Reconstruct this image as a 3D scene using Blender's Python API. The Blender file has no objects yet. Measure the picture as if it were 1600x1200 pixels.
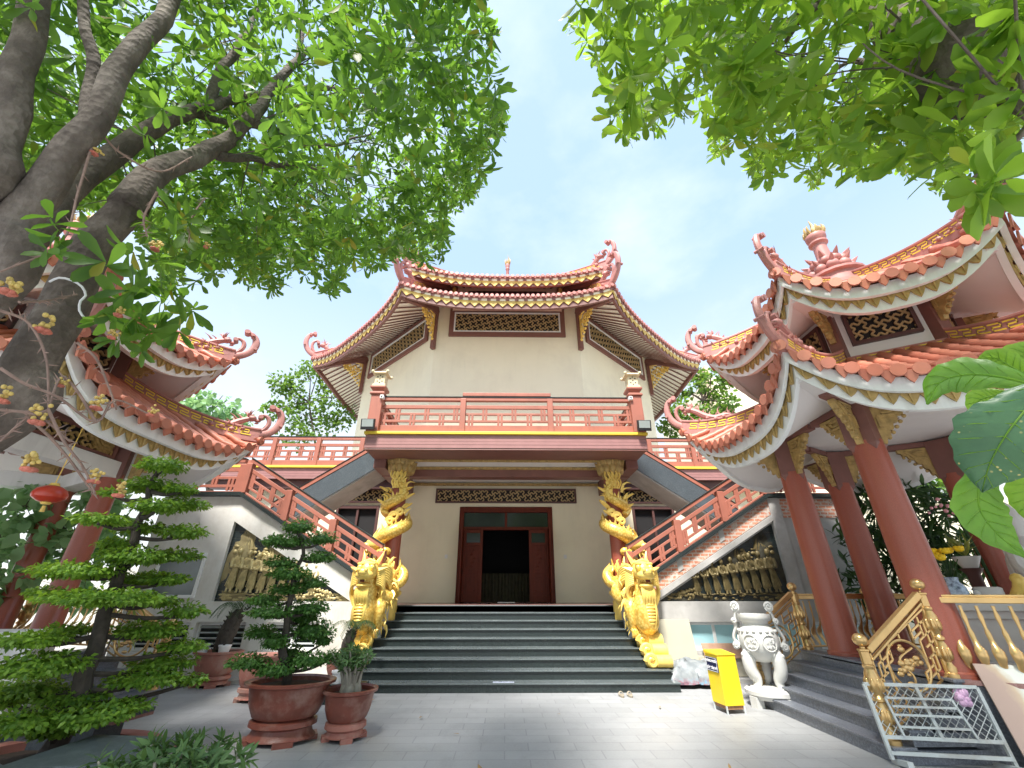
import bpy, bmesh, math, random
import numpy as np
from mathutils import Vector, Matrix, noise
random.seed(7); RNG = np.random.default_rng(7)
R = math.radians; PI = math.pi
sc = bpy.context.scene
col = sc.collection
ORG = {}

# ------------------------------------------------------------------ mesh builder
class MB:
    def __init__(s): s.v = []; s.f = []
    def add(s, vs, fs):
        o = len(s.v); s.v += [tuple(p) for p in vs]; s.f += [tuple(i + o for i in f) for f in fs]
    def obox(s, c, ax, ay, az):
        c = Vector(c); ax = Vector(ax); ay = Vector(ay); az = Vector(az)
        vs = [c + i*ax + j*ay + k*az for k in (-1, 1) for j in (-1, 1) for i in (-1, 1)]
        s.add(vs, [(0,2,3,1),(4,5,7,6),(0,1,5,4),(2,6,7,3),(0,4,6,2),(1,3,7,5)])
    def box(s, x0, x1, y0, y1, z0, z1):
        s.obox(((x0+x1)/2, (y0+y1)/2, (z0+z1)/2), ((x1-x0)/2,0,0), (0,(y1-y0)/2,0), (0,0,(z1-z0)/2))
    def bar(s, p, q, w, h, up=(0,0,1)):
        p = Vector(p); q = Vector(q); d = q - p
        if d.length < 1e-6: return
        t = d.normalized(); up = Vector(up)
        side = t.cross(up)
        if side.length < 1e-4: side = t.cross(Vector((1,0,0)))
        side.normalize(); u = side.cross(t)
        s.obox((p+q)/2, d/2, side*w/2, u*h/2)
    def vbar(s, p, q, w, h):
        """sloping bar with vertical ends: p,q on its axis, h measured vertically, w across"""
        p = Vector(p); q = Vector(q); d = Vector((q.x-p.x, q.y-p.y, 0))
        sd = Vector((-d.y, d.x, 0)).normalized()*w/2; u = Vector((0,0,h/2))
        vs = [p-sd-u, p+sd-u, p-sd+u, p+sd+u, q-sd-u, q+sd-u, q-sd+u, q+sd+u]
        s.add(vs, [(0,1,3,2),(4,6,7,5),(0,4,5,1),(2,3,7,6),(0,2,6,4),(1,5,7,3)])
    def tube(s, pts, r, n=8, cap=True, flat=None, closed=False):
        P = [Vector(p) for p in pts]; m = len(P)
        rr = r if isinstance(r, (list, tuple, np.ndarray)) else [r]*m
        t0 = (P[1]-P[0]).normalized()
        ref = Vector((0,0,1)) if abs(t0.z) < .9 else Vector((1,0,0))
        if flat: ref = Vector(flat[2])
        u = t0.cross(ref).normalized(); o = len(s.v)
        for i in range(m):
            t = (P[min(i+1, m-1)] - P[max(i-1, 0)])
            t = t.normalized() if t.length > 1e-7 else t0
            if flat:
                uu = t.cross(ref)
                if uu.length > 1e-3: u = uu.normalized()
            else:
                u = u - t*u.dot(t)
                u = u.normalized() if u.length > 1e-6 else t.cross(ref).normalized()
            w = u.cross(t)
            a, b = (flat[0], flat[1]) if flat else (1, 1)
            for k in range(n):
                th = 2*PI*k/n
                s.v.append(tuple(P[i] + (u*math.cos(th)*a + w*math.sin(th)*b)*rr[i]))
        for i in range(m-1):
            for k in range(n):
                k2 = (k+1) % n
                s.f.append((o+i*n+k, o+i*n+k2, o+(i+1)*n+k2, o+(i+1)*n+k))
        if cap:
            s.f.append(tuple(o+k for k in range(n))[::-1]); s.f.append(tuple(o+(m-1)*n+k for k in range(n)))
    def lathe(s, prof, n=24, c=(0,0,0), ph=0.0, sx=1, sy=1):
        o = len(s.v); m = len(prof)
        for r, z in prof:
            for k in range(n):
                a = ph + 2*PI*k/n
                s.v.append((c[0]+r*math.cos(a)*sx, c[1]+r*math.sin(a)*sy, c[2]+z))
        for i in range(m-1):
            for k in range(n):
                k2 = (k+1) % n
                s.f.append((o+i*n+k, o+i*n+k2, o+(i+1)*n+k2, o+(i+1)*n+k))
        if prof[0][0] > 1e-4: s.f.append(tuple(o+k for k in range(n))[::-1])
        if prof[-1][0] > 1e-4: s.f.append(tuple(o+(m-1)*n+k for k in range(n)))
    def prism(s, poly, o, ux, uy, dv):
        o = Vector(o); ux = Vector(ux); uy = Vector(uy); dv = Vector(dv); n = len(poly)
        a = [o + ux*p[0] + uy*p[1] for p in poly]
        vs = a + [p + dv for p in a]
        fs = [tuple(range(n))[::-1], tuple(range(n, 2*n))] + [(i, (i+1) % n, n+(i+1) % n, n+i) for i in range(n)]
        s.add(vs, fs)
    def sheet(s, rows, close=False):
        o = len(s.v); nr = len(rows); nc = len(rows[0])
        for r in rows: s.v += [tuple(p) for p in r]
        for i in range(nr-1):
            for j in range(nc - (0 if close else 1)):
                j2 = (j+1) % nc
                s.f.append((o+i*nc+j, o+i*nc+j2, o+(i+1)*nc+j2, o+(i+1)*nc+j))
    def ball(s, c, r, n=10, m=6, sc3=(1,1,1)):
        prof = []
        o = len(s.v); c = Vector(c)
        s.v.append((c.x, c.y, c.z - r*sc3[2]))
        for i in range(1, m):
            ph = -PI/2 + PI*i/m
            for k in range(n):
                th = 2*PI*k/n
                s.v.append((c.x + r*sc3[0]*math.cos(ph)*math.cos(th), c.y + r*sc3[1]*math.cos(ph)*math.sin(th), c.z + r*sc3[2]*math.sin(ph)))
        s.v.append((c.x, c.y, c.z + r*sc3[2])); top = len(s.v)-1
        for k in range(n):
            s.f.append((o, o+1+(k+1) % n, o+1+k))
            s.f.append((top, o+1+(m-2)*n+k, o+1+(m-2)*n+(k+1) % n))
        for i in range(m-2):
            for k in range(n):
                k2 = (k+1) % n
                s.f.append((o+1+i*n+k, o+1+i*n+k2, o+1+(i+1)*n+k2, o+1+(i+1)*n+k))
    def cone(s, p, q, r, n=6, bend=None):
        pts = [Vector(p).lerp(Vector(q), t) + (Vector(bend)*math.sin(PI*t) if bend else Vector()) for t in (0, .35, .7, 1)]
        s.tube(pts, [r, r*.75, r*.42, r*.04], n)
    def mirror(s):
        m = MB(); m.v = [(-x, y, z) for x, y, z in s.v]; m.f = [f[::-1] for f in s.f]; return m
    def build(s, name, m, parent=None, smooth=False, bevel=0, local=False, ang=40, recalc=True):
        me = bpy.data.meshes.new(name)
        v = s.v
        loc = Vector((0,0,0))
        if parent is not None and not local:
            q = ORG.get(parent.name, Vector((0,0,0)))
            v = [(x-q.x, y-q.y, z-q.z) for x, y, z in v]
        if parent is None and not local and v:
            a = np.array(v); lo = a.min(0); hi = a.max(0)
            loc = Vector(((lo[0]+hi[0])/2, (lo[1]+hi[1])/2, lo[2]))
            v = [(x-loc.x, y-loc.y, z-loc.z) for x, y, z in v]
        me.from_pydata(v, [], s.f)
        if recalc:
            b = bmesh.new(); b.from_mesh(me); bmesh.ops.recalc_face_normals(b, faces=b.faces); b.to_mesh(me); b.free()
        if smooth:
            me.polygons.foreach_set('use_smooth', [True]*len(me.polygons))
            try: me.set_sharp_from_angle(angle=R(ang))
            except Exception: pass
        me.materials.append(m); me.update()
        o = bpy.data.objects.new(name, me); col.objects.link(o); o.location = loc
        if parent is not None:
            o.parent = parent
            ORG[o.name] = ORG.get(parent.name, Vector((0,0,0)))
        else: ORG[o.name] = loc.copy()
        if bevel:
            md = o.modifiers.new('bevel', 'BEVEL'); md.width = bevel; md.segments = 2; md.limit_method = 'ANGLE'; md.angle_limit = R(35)
        return o

def tag(o, label=None, cat=None, group=None, kind=None):
    if label: o['label'] = label
    if cat: o['category'] = cat
    if group: o['group'] = group
    if kind: o['kind'] = kind
    return o
def thing(name, loc, label, cat, group=None, rz=0.0):
    o = bpy.data.objects.new(name, None); col.objects.link(o); o.location = loc; o.rotation_euler = (0,0,rz)
    o.empty_display_size = .2
    ORG[o.name] = Vector(loc)
    return tag(o, label, cat, group)
def copy_tree(o, parent=None):
    c = o.copy(); col.objects.link(c)
    if parent is not None: c.parent = parent
    for ch in list(o.children): copy_tree(ch, c)
    return c
def npbuild(name, verts, faces4, m, parent=None, smooth=False, tris=False):
    """fast builder from numpy arrays (all quads, or all tris)"""
    me = bpy.data.meshes.new(name); k = faces4.shape[1]
    if parent is not None: q = ORG[parent.name]; loc = None
    else:
        lo = verts.min(0); hi = verts.max(0); q = Vector(((lo[0]+hi[0])/2, (lo[1]+hi[1])/2, lo[2]))
    verts = verts - np.array(q)
    me.vertices.add(len(verts)); me.vertices.foreach_set('co', verts.astype(np.float32).ravel())
    me.loops.add(faces4.size); me.loops.foreach_set('vertex_index', faces4.astype(np.int32).ravel())
    me.polygons.add(len(faces4)); me.polygons.foreach_set('loop_start', np.arange(0, faces4.size, k, dtype=np.int32))
    me.polygons.foreach_set('loop_total', np.full(len(faces4), k, dtype=np.int32))
    if smooth: me.polygons.foreach_set('use_smooth', np.ones(len(faces4), dtype=bool))
    me.materials.append(m); me.update(calc_edges=True); me.validate()
    o = bpy.data.objects.new(name, me); col.objects.link(o)
    if parent is not None: o.parent = parent; ORG[o.name] = ORG[parent.name]
    else: o.location = q; ORG[o.name] = Vector(q)
    return o
def bez(pts, n=24):
    """Catmull-Rom through pts"""
    P = [Vector(p) for p in pts]; out = []
    P = [P[0]*2-P[1]] + P + [P[-1]*2-P[-2]]
    segs = len(P)-3; per = max(2, n//segs)
    for i in range(segs):
        a, b, c, d = P[i:i+4]
        for k in range(per):
            t = k/per
            out.append(.5*((2*b) + (c-a)*t + (2*a-5*b+4*c-d)*t*t + (3*b-a-3*c+d)*t**3))
    out.append(P[-2]); return out

# ------------------------------------------------------------------ camera
F = 645.; TH = R(26.7); YAW = R(.8); EYE = 1.76
cam = bpy.data.cameras.new('camera'); co = bpy.data.objects.new('camera', cam); col.objects.link(co)
cam.sensor_width = 36; cam.sensor_fit = 'HORIZONTAL'; cam.lens = F/1600*36
cam.clip_start = .05; cam.clip_end = 4000
co.location = (0,0,EYE); co.rotation_euler = (PI/2+TH, 0, -YAW)
sc.camera = co
def ray(u, v):
    x = (u-800)/F; y = (600-v)/F
    Y = math.cos(TH)-y*math.sin(TH); Z = math.sin(TH)+y*math.cos(TH)
    return Vector((x*math.cos(YAW)+Y*math.sin(YAW), -x*math.sin(YAW)+Y*math.cos(YAW), Z))
EYEV = Vector((0,0,EYE))
def at(u, v, d):
    """world point seen at u,v of the 1600x1200 photo, d metres away along the ground"""
    r = ray(u, v); return EYEV + r*(d/math.hypot(r.x, r.y))
def proj(p):
    p = np.asarray(p, float) - np.array([0,0,EYE])
    a = p[...,0]*math.cos(YAW)-p[...,1]*math.sin(YAW); b = p[...,0]*math.sin(YAW)+p[...,1]*math.cos(YAW)
    fw = b*math.cos(TH)+p[...,2]*math.sin(TH); up = p[...,2]*math.cos(TH)-b*math.sin(TH)
    fw2 = np.where(fw > .05, fw, .05)
    return 800+F*a/fw2, 600-F*up/fw2, fw

# ------------------------------------------------------------------ materials
def nt(name):
    m = bpy.data.materials.new(name); m.use_nodes = True
    t = m.node_tree; b = t.nodes['Principled BSDF']; return m, t, b
def N(t, typ, **kw):
    n = t.nodes.new(typ)
    for k, v in kw.items():
        if k in n.inputs: n.inputs[k].default_value = v
        else: setattr(n, k, v)
    return n
def L(t, a, b): t.links.new(a, b)
def rgba(c): return (c[0], c[1], c[2], 1)
def mixc(t, fac, a, b, blend='MIX'):
    n = t.nodes.new('ShaderNodeMix'); n.data_type = 'RGBA'; n.blend_type = blend
    for sock, val in ((n.inputs[0], fac), (n.inputs[6], a), (n.inputs[7], b)):
        if hasattr(val, 'is_output'): t.links.new(val, sock)
        else: sock.default_value = val if not isinstance(val, tuple) else rgba(val)
    return n.outputs[2]
def ramp(t, src, stops):
    n = t.nodes.new('ShaderNodeValToRGB'); L(t, src, n.inputs[0])
    e = n.color_ramp.elements
    while len(e) < len(stops): e.new(.5)
    for i, (p, c) in enumerate(stops): e[i].position = p; e[i].color = rgba(c) if isinstance(c, tuple) else (c, c, c, 1)
    return n.outputs[0]
def geo_pos(t):
    return t.nodes.new('ShaderNodeNewGeometry').outputs['Position']
def noisef(t, vec, scale, detail=4, rough=.55, stretch=None):
    n = N(t, 'ShaderNodeTexNoise', Scale=scale, Detail=detail, Roughness=rough)
    if stretch:
        mp = N(t, 'ShaderNodeMapping'); mp.inputs['Scale'].default_value = stretch; L(t, vec, mp.inputs[0]); vec = mp.outputs[0]
    L(t, vec, n.inputs['Vector']); return n.outputs[0]
def bump(t, b, h, strength=.3, dist=.01):
    n = N(t, 'ShaderNodeBump', Strength=strength, Distance=dist); L(t, h, n.inputs['Height']); L(t, n.outputs[0], b.inputs['Normal']); return n
def M(name, c, rough=.6, var=.18, vs=2.5, bs=40, bst=.15, metal=0., spec=.5, dirt=None, dirts=1.3, coat=0., stretch=None, streak=0.):
    m, t, b = nt(name); p = geo_pos(t)
    f = noisef(t, p, vs, 5, .6, stretch)
    lo = tuple(x*(1-var) for x in c); hi = tuple(min(1, x*(1+var)) for x in c)
    cc = ramp(t, f, [(.3, lo), (.7, hi)])
    if dirt:
        g = noisef(t, p, dirts, 6, .65); g = ramp(t, g, [(.5, 0.), (.72, 1.)])
        cc = mixc(t, g, cc, dirt)
    if streak:
        g = noisef(t, p, 5, 5, .6, (1,1,.12)); h_ = noisef(t, p, .9, 3); mu = N(t, 'ShaderNodeMath', operation='MULTIPLY'); L(t, ramp(t, g, [(.48, 0.), (.72, streak)]), mu.inputs[0]); L(t, ramp(t, h_, [(.42, 0.), (.62, 1.)]), mu.inputs[1]); cc = mixc(t, mu.outputs[0], cc, tuple(x*.55 for x in c))
    L(t, cc, b.inputs['Base Color'])
    b.inputs['Roughness'].default_value = rough; b.inputs['Metallic'].default_value = metal
    b.inputs['Specular IOR Level'].default_value = spec; b.inputs['Coat Weight'].default_value = coat
    if bst: bump(t, b, noisef(t, p, bs, 4), bst, .004)
    return m
MAT = {}
def leafmat(name, dark, light, trans, tw=.45, hue=.0, rough=.45, yellow=None, spec=.35):
    m, t, b = nt(name); g = t.nodes.new('ShaderNodeNewGeometry')
    rnd = g.outputs['Random Per Island']
    stops = [(0., dark), (1., light)]
    cc = ramp(t, rnd, stops if not yellow else [(0., dark), (.93, light), (.965, yellow), (1., light)])
    pn = noisef(t, g.outputs['Position'], 1.2, 3)
    cc = mixc(t, ramp(t, pn, [(.35, 0.), (.65, .35)]), cc, tuple(x*.6 for x in dark))
    L(t, cc, b.inputs['Base Color']); b.inputs['Roughness'].default_value = rough; b.inputs['Specular IOR Level'].default_value = spec
    tr = t.nodes.new('ShaderNodeBsdfTranslucent')
    L(t, ramp(t, rnd, [(0., tuple(x*.75 for x in trans)), (1., trans)]), tr.inputs['Color'])
    mx = t.nodes.new('ShaderNodeMixShader'); mx.inputs[0].default_value = tw
    out = t.nodes['Material Output']
    L(t, b.outputs[0], mx.inputs[1]); L(t, tr.outputs[0], mx.inputs[2]); L(t, mx.outputs[0], out.inputs[0])
    return m
def mk():
    d = MAT
    d['cream'] = M('cream_wall_paint', (.85,.795,.60), .7, .04, .6, 60, .06, dirt=(.76,.70,.53), dirts=.5, streak=.13)
    d['soffitcream'] = M('pale_cream_soffit_paint', (.90,.87,.76), .7, .03, .6, 60, .05)
    d['white'] = M('white_plaster', (.80,.81,.80), .6, .05, 1.5, 50, .08, streak=.5)
    d['pinkwhite'] = M('pinkish_white_plaster', (.74,.70,.68), .65, .05, 1.2, 50, .06)
    d['brown'] = M('maroon_brown_paint', (.20,.085,.068), .5, .12, 3, 50, .08)
    d['darkbrown'] = M('dark_brown_frame_paint', (.10,.045,.04), .5, .12, 3, 50, .08)
    d['salmon'] = M('salmon_brown_railing_paint', (.37,.13,.088), .5, .08, 2, 50, .08, dirt=(.30,.115,.08), streak=.5)
    d['pinkridge'] = M('dusty_pink_ridge_paint', (.46,.20,.175), .55, .14, 4, 60, .12, dirt=(.30,.14,.13), streak=.6)
    d['granitered'] = M('red_column_terrazzo', (.33,.085,.052), .38, .16, 90, 120, .04, coat=.15)
    d['goldtrim'] = M('gold_eave_trim', (.66,.46,.12), .45, .2, 6, 60, .15, metal=.15, dirt=(.42,.27,.07), dirts=4)
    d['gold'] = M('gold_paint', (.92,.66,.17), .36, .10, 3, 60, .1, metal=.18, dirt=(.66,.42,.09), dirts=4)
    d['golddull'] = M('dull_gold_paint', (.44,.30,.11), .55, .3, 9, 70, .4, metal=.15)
    d['brass'] = M('brushed_brass_metal', (.66,.44,.19), .3, .12, 3, 60, .08, metal=.75)
    d['yellowstrip'] = M('yellow_trim_paint', (.85,.62,.06), .5, .06, 2)
    d['latt'] = M('tan_lattice_wood', (.42,.30,.14), .6, .15, 4, 60, .1)
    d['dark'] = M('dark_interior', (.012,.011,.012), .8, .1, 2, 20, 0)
    d['wood'] = M('red_varnished_wood', (.115,.022,.011), .45, .25, 3, 40, .08, spec=.15, stretch=(6,6,.8))
    d['grayconc'] = M('grey_concrete', (.46,.45,.43), .85, .16, 1.6, 50, .35, dirt=(.33,.32,.30))
    d['stonelamp'] = M('cream_stone_lantern', (.66,.56,.36), .75, .12, 8, 60, .3)
    d['black'] = M('black_plastic', (.02,.02,.022), .4, .1, 4)
    d['marble'] = M('white_carved_marble', (.60,.60,.575), .5, .07, 5, 70, .15, dirt=(.55,.55,.53), dirts=2.5)
    d['yellowbox'] = M('yellow_sheet_metal_paint', (.86,.60,.02), .4, .04, 2, 40, .04, dirt=(.74,.52,.05))
    d['navy'] = M('navy_sign_face', (.012,.016,.06), .35, .05)
    d['signwhite'] = M('white_lettering', (.8,.8,.82), .5, .03)
    d['steel'] = M('grey_painted_steel', (.52,.56,.56), .5, .12, 5, 60, .1, dirt=(.34,.30,.26))
    d['clay'] = M('red_brown_glazed_clay', (.21,.062,.042), .42, .22, 4, 30, .15, dirt=(.36,.21,.17), dirts=3)
    d['claylight'] = M('dusty_terracotta', (.38,.15,.115), .7, .18, 4, 40, .2, dirt=(.46,.29,.24), dirts=3)
    d['soil'] = M('dark_potting_soil', (.05,.035,.025), .95, .4, 20, 60, .8)
    d['bark2'] = M('dark_bonsai_bark', (.06,.05,.042), .9, .35, 12, 40, .8)
    d['greybark'] = M('pale_grey_stem', (.32,.30,.25), .8, .2, 10, 50, .4)
    d['bronze'] = M('dark_bronze_relief', (.05,.047,.032), .55, .35, 3, 30, .5, metal=.3)
    d['reliefgold'] = M('rubbed_gold_relief', (.52,.43,.21), .5, .25, 9, 50, .3, metal=.35)
    d['bronzel'] = M('olive_gold_relief_ground', (.29,.24,.12), .55, .35, 2.2, 25, .6, metal=.25)
    d['glass'] = M('window_glass', (.015,.022,.02), .12, .3, 3, 20, 0, spec=.35)
    d['glassblue'] = M('pale_blue_frosted_glass', (.42,.70,.76), .2, .06, 1, 20, 0)
    d['beigeboard'] = M('beige_board', (.42,.40,.31), .6, .05, 1.5, 50, .05)
    d['blue'] = M('blue_plastic', (.03,.22,.55), .4, .08)
    d['redlamp'] = M('red_lantern_shell', (.52,.045,.02), .3, .1, 4, coat=.3)
    d['pinkplastic'] = M('pink_plastic_bag', (.72,.45,.66), .35, .2, 12, 30, .6)
    d['tan'] = M('tan_sandal', (.30,.26,.20), .7, .1)
    d['orange'] = M('orange_plastic_pot', (.70,.22,.04), .5, .1)
    d['twig'] = M('brown_twig', (.24,.16,.13), .85, .3, 12, 80, .5)
    d['bud'] = M('yellow_flower_bud', (.50,.36,.10), .5, .3, 25)
    d['petal'] = M('red_pink_petal', (.42,.12,.08), .5, .35, 20)
    d['marigold'] = M('yellow_marigold', (.85,.55,.01), .6, .2, 30)
    d['pinkflower'] = M('pink_petals', (.75,.36,.40), .6, .25, 30)
    d['leaf_left'] = leafmat('canopy_leaf_deep', (.026,.075,.016), (.085,.18,.03), (.33,.62,.06), .42, yellow=(.42,.22,.03))
    d['leaf_right'] = leafmat('canopy_leaf_fresh', (.05,.125,.018), (.14,.26,.03), (.46,.74,.06), .46, yellow=(.42,.25,.05))
    d['leaf_top'] = leafmat('topiary_leaf', (.06,.15,.02), (.24,.40,.05), (.46,.72,.06), .32)
    d['leaf_bonsai'] = leafmat('bonsai_leaf', (.04,.115,.028), (.11,.24,.05), (.26,.5,.07), .28)
    d['leaf_grey'] = leafmat('oleander_leaf', (.045,.11,.035), (.13,.23,.075), (.25,.42,.1), .25)
    d['leaf_back'] = leafmat('far_tree_leaf', (.05,.12,.02), (.12,.24,.04), (.30,.50,.06), .35)
    d['leaf_pale'] = leafmat('pale_broad_leaf', (.14,.31,.13), (.30,.50,.25), (.45,.7,.28), .35)
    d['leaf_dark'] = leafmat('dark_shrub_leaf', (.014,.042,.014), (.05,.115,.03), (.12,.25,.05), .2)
    d['leaf_yel'] = leafmat('yellow_striped_leaf', (.16,.24,.06), (.5,.48,.14), (.5,.5,.1), .3)
mk()
d = MAT
# paving: brick-laid grey stone tiles
def paving():
    m, t, b = nt('grey_stone_paving'); p = geo_pos(t)
    br = N(t, 'ShaderNodeTexBrick', Scale=1.0); br.offset = .5
    br.inputs['Mortar Size'].default_value = .009; br.inputs['Mortar Smooth'].default_value = .3
    br.inputs['Brick Width'].default_value = .6; br.inputs['Row Height'].default_value = .3
    br.inputs['Color1'].default_value = (.28,.288,.292,1); br.inputs['Color2'].default_value = (.335,.343,.348,1); br.inputs['Mortar'].default_value = (.20,.205,.21,1)
    L(t, p, br.inputs['Vector'])
    big = noisef(t, p, .7, 5, .6); c = mixc(t, ramp(t, big, [(.35, 0.), (.7, .55)]), br.outputs[0], (.25,.255,.26))
    st = noisef(t, p, 2.2, 7, .72, (1,.6,1)); c = mixc(t, ramp(t, st, [(.52, 0.), (.68, .5)]), c, (.20,.205,.205))
    fine = noisef(t, p, 35, 4, .7); c = mixc(t, ramp(t, fine, [(.3, .0), (.8, .35)]), c, (.42,.43,.44))
    L(t, c, b.inputs['Base Color']); L(t, ramp(t, big, [(.3, .42), (.7, .62)]), b.inputs['Roughness'])
    h = mixc(t, .25, br.outputs['Fac'], fine)
    bump(t, b, fine, .25, .004)
    return m
d['paving'] = paving()
def granite(name, base, speck, rough=.2, scale=160, sp=.5, streak=True):
    m, t, b = nt(name); p = geo_pos(t)
    v = N(t, 'ShaderNodeTexVoronoi', Scale=scale); L(t, p, v.inputs['Vector'])
    f = ramp(t, v.outputs['Distance'], [(.0, 1.), (.45, 0.)])
    n = noisef(t, p, scale*.4, 3)
    c = mixc(t, f, base, speck); c = mixc(t, ramp(t, n, [(.45,0.), (.7,sp)]), c, speck)
    if streak: c = mixc(t, ramp(t, noisef(t, p, 3, 6, .7), [(.5,0.), (.75,.4)]), c, tuple(x*2.2 for x in base))
    L(t, c, b.inputs['Base Color']); L(t, ramp(t, noisef(t, p, 2, 5), [(.3, rough), (.75, rough+.2)]), b.inputs['Roughness'])
    return m
d['graniteblack'] = granite('black_green_granite', (.012,.018,.018), (.06,.08,.078), .25, 140, .5)
d['granitegrey'] = granite('blue_grey_granite', (.115,.125,.15), (.26,.28,.315), .28, 110, .7)
d['granitestring'] = granite('dark_grey_stringer_granite', (.06,.075,.085), (.12,.14,.155), .3, 80, .6)
d['floorred'] = granite('polished_pink_floor', (.30,.15,.13), (.42,.25,.22), .15, 90, .4, False)
def plaster():
    m, t, b = nt('stained_pale_render'); p = geo_pos(t)
    n1 = noisef(t, p, .8, 6, .7); n2 = noisef(t, p, 2.2, 6, .7, (1,1,.35)); n3 = noisef(t, p, 12, 5, .7)
    c = ramp(t, n1, [(.3, (.58,.555,.50)), (.5, (.68,.665,.62)), (.7, (.75,.74,.71))])
    c = mixc(t, ramp(t, n2, [(.52, 0.), (.75, .55)]), c, (.47,.41,.34)); c = mixc(t, ramp(t, n3, [(.55, 0.), (.8, .25)]), c, (.5,.48,.45))
    L(t, c, b.inputs['Base Color']); b.inputs['Roughness'].default_value = .85; bump(t, b, n3, .3, .006); return m
d['plaster'] = plaster()
def brick():
    m, t, b = nt('rough_red_brick_with_mortar'); p = geo_pos(t)
    sx = N(t, 'ShaderNodeSeparateXYZ'); L(t, p, sx.inputs[0]); cx = N(t, 'ShaderNodeCombineXYZ')
    ad = N(t, 'ShaderNodeMath', operation='ADD'); L(t, sx.outputs[0], ad.inputs[0]); L(t, sx.outputs[1], ad.inputs[1])
    L(t, ad.outputs[0], cx.inputs[0]); L(t, sx.outputs[2], cx.inputs[1])
    wob = noisef(t, p, 9, 3); wv = mixc(t, .012, cx.outputs[0], wob, 'ADD')
    br = N(t, 'ShaderNodeTexBrick', Scale=1.0); br.inputs['Brick Width'].default_value = .2; br.inputs['Row Height'].default_value = .085
    br.inputs['Mortar Size'].default_value = .014; br.inputs['Mortar Smooth'].default_value = .2
    br.inputs['Color1'].default_value = (.50,.17,.095,1); br.inputs['Color2'].default_value = (.60,.27,.17,1); br.inputs['Mortar'].default_value = (.56,.50,.43,1)
    L(t, wv, br.inputs['Vector'])
    n2 = noisef(t, p, 5, 6, .75); c = mixc(t, ramp(t, n2, [(.53, 0.), (.60, .9)]), br.outputs[0], (.58,.53,.47))
    n3 = noisef(t, p, 16, 4, .7); c = mixc(t, ramp(t, n3, [(.56, 0.), (.66, .6)]), c, (.26,.12,.08))
    L(t, c, b.inputs['Base Color']); b.inputs['Roughness'].default_value = .9; bump(t, b, mixc(t, .5, br.outputs['Fac'], n3), -.5, .012); return m
d['brick'] = brick()
def tilemat(name, a, bb, grime):
    m, t, b = nt(name); g = t.nodes.new('ShaderNodeNewGeometry'); p = g.outputs['Position']
    c = ramp(t, g.outputs['Random Per Island'], [(0., a), (1., bb)])
    c = mixc(t, ramp(t, noisef(t, p, 1.6, 6, .7), [(.45, 0.), (.75, .55)]), c, grime)
    L(t, c, b.inputs['Base Color']); b.inputs['Roughness'].default_value = .5; bump(t, b, noisef(t, p, 30, 4), .15, .004); return m
d['tile'] = tilemat('orange_clay_roof_tile', (.40,.115,.07), (.60,.225,.145), (.27,.115,.09))
d['tilepink'] = tilemat('pink_clay_roof_tile', (.45,.165,.14), (.62,.28,.235), (.34,.15,.13))
def bark():
    m, t, b = nt('grey_brown_tree_bark'); p = geo_pos(t)
    n1 = noisef(t, p, 3, 6, .7); n2 = noisef(t, p, 14, 6, .75, (1,1,.3)); vo = N(t, 'ShaderNodeTexVoronoi', Scale=22); L(t, p, vo.inputs['Vector'])
    c = ramp(t, n1, [(.3, (.055,.042,.034)), (.5, (.115,.092,.075)), (.72, (.23,.195,.165))])
    c = mixc(t, ramp(t, n2, [(.5, 0.), (.7, .6)]), c, (.055,.045,.038))
    L(t, c, b.inputs['Base Color']); b.inputs['Roughness'].default_value = .92; bump(t, b, mixc(t, .5, n2, vo.outputs['Distance']), .9, .03); return m
d['bark'] = bark()
def goldscale():
    m, t, b = nt('gold_scaled_paint'); p = geo_pos(t)
    v = N(t, 'ShaderNodeTexVoronoi', Scale=20); v.feature = 'F1'; L(t, p, v.inputs['Vector'])
    c = ramp(t, v.outputs['Distance'], [(.1, (.94,.70,.20)), (.8, (.62,.36,.05))]); c = mixc(t, ramp(t, noisef(t, p, 5, 6, .7), [(.52, 0.), (.72, .55)]), c, (.52,.32,.07))
    L(t, c, b.inputs['Base Color']); b.inputs['Metallic'].default_value = .25; b.inputs['Roughness'].default_value = .35
    bump(t, b, v.outputs['Distance'], -.55, .02); return m
d['goldscale'] = goldscale()
def spotleaf(name, cols, spots, tw):
    m, t, b = nt(name); g = t.nodes.new('ShaderNodeNewGeometry'); p = g.outputs['Position']
    c = ramp(t, noisef(t, p, 9, 4), [(.35, cols[0]), (.7, cols[1])])
    if spots:
        v = N(t, 'ShaderNodeTexVoronoi', Scale=55); L(t, p, v.inputs['Vector'])
        s = ramp(t, v.outputs['Distance'], [(.12, 1.), (.2, 0.)]); k = ramp(t, noisef(t, p, 7, 2), [(.5, 0.), (.58, 1.)])
        mm = N(t, 'ShaderNodeMath', operation='MULTIPLY'); L(t, s, mm.inputs[0]); L(t, k, mm.inputs[1])
        c = mixc(t, mm.outputs[0], c, (.55,.45,.16))
    L(t, c, b.inputs['Base Color']); b.inputs['Roughness'].default_value = .4
    bump(t, b, noisef(t, p, 30, 3), .3, .006)
    tr = t.nodes.new('ShaderNodeBsdfTranslucent'); tr.inputs['Color'].default_value = (*[min(1, x*2.6) for x in cols[1]],1)
    mx = t.nodes.new('ShaderNodeMixShader'); mx.inputs[0].default_value = tw
    L(t, b.outputs[0], mx.inputs[1]); L(t, tr.outputs[0], mx.inputs[2]); L(t, mx.outputs[0], t.nodes['Material Output'].inputs[0]); return m
d['big_dark'] = spotleaf('big_dark_leaf', ((.035,.10,.045), (.06,.15,.06)), True, .15)
d['big_light'] = spotleaf('big_light_leaf', ((.09,.20,.02), (.17,.30,.025)), False, .4)
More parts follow.
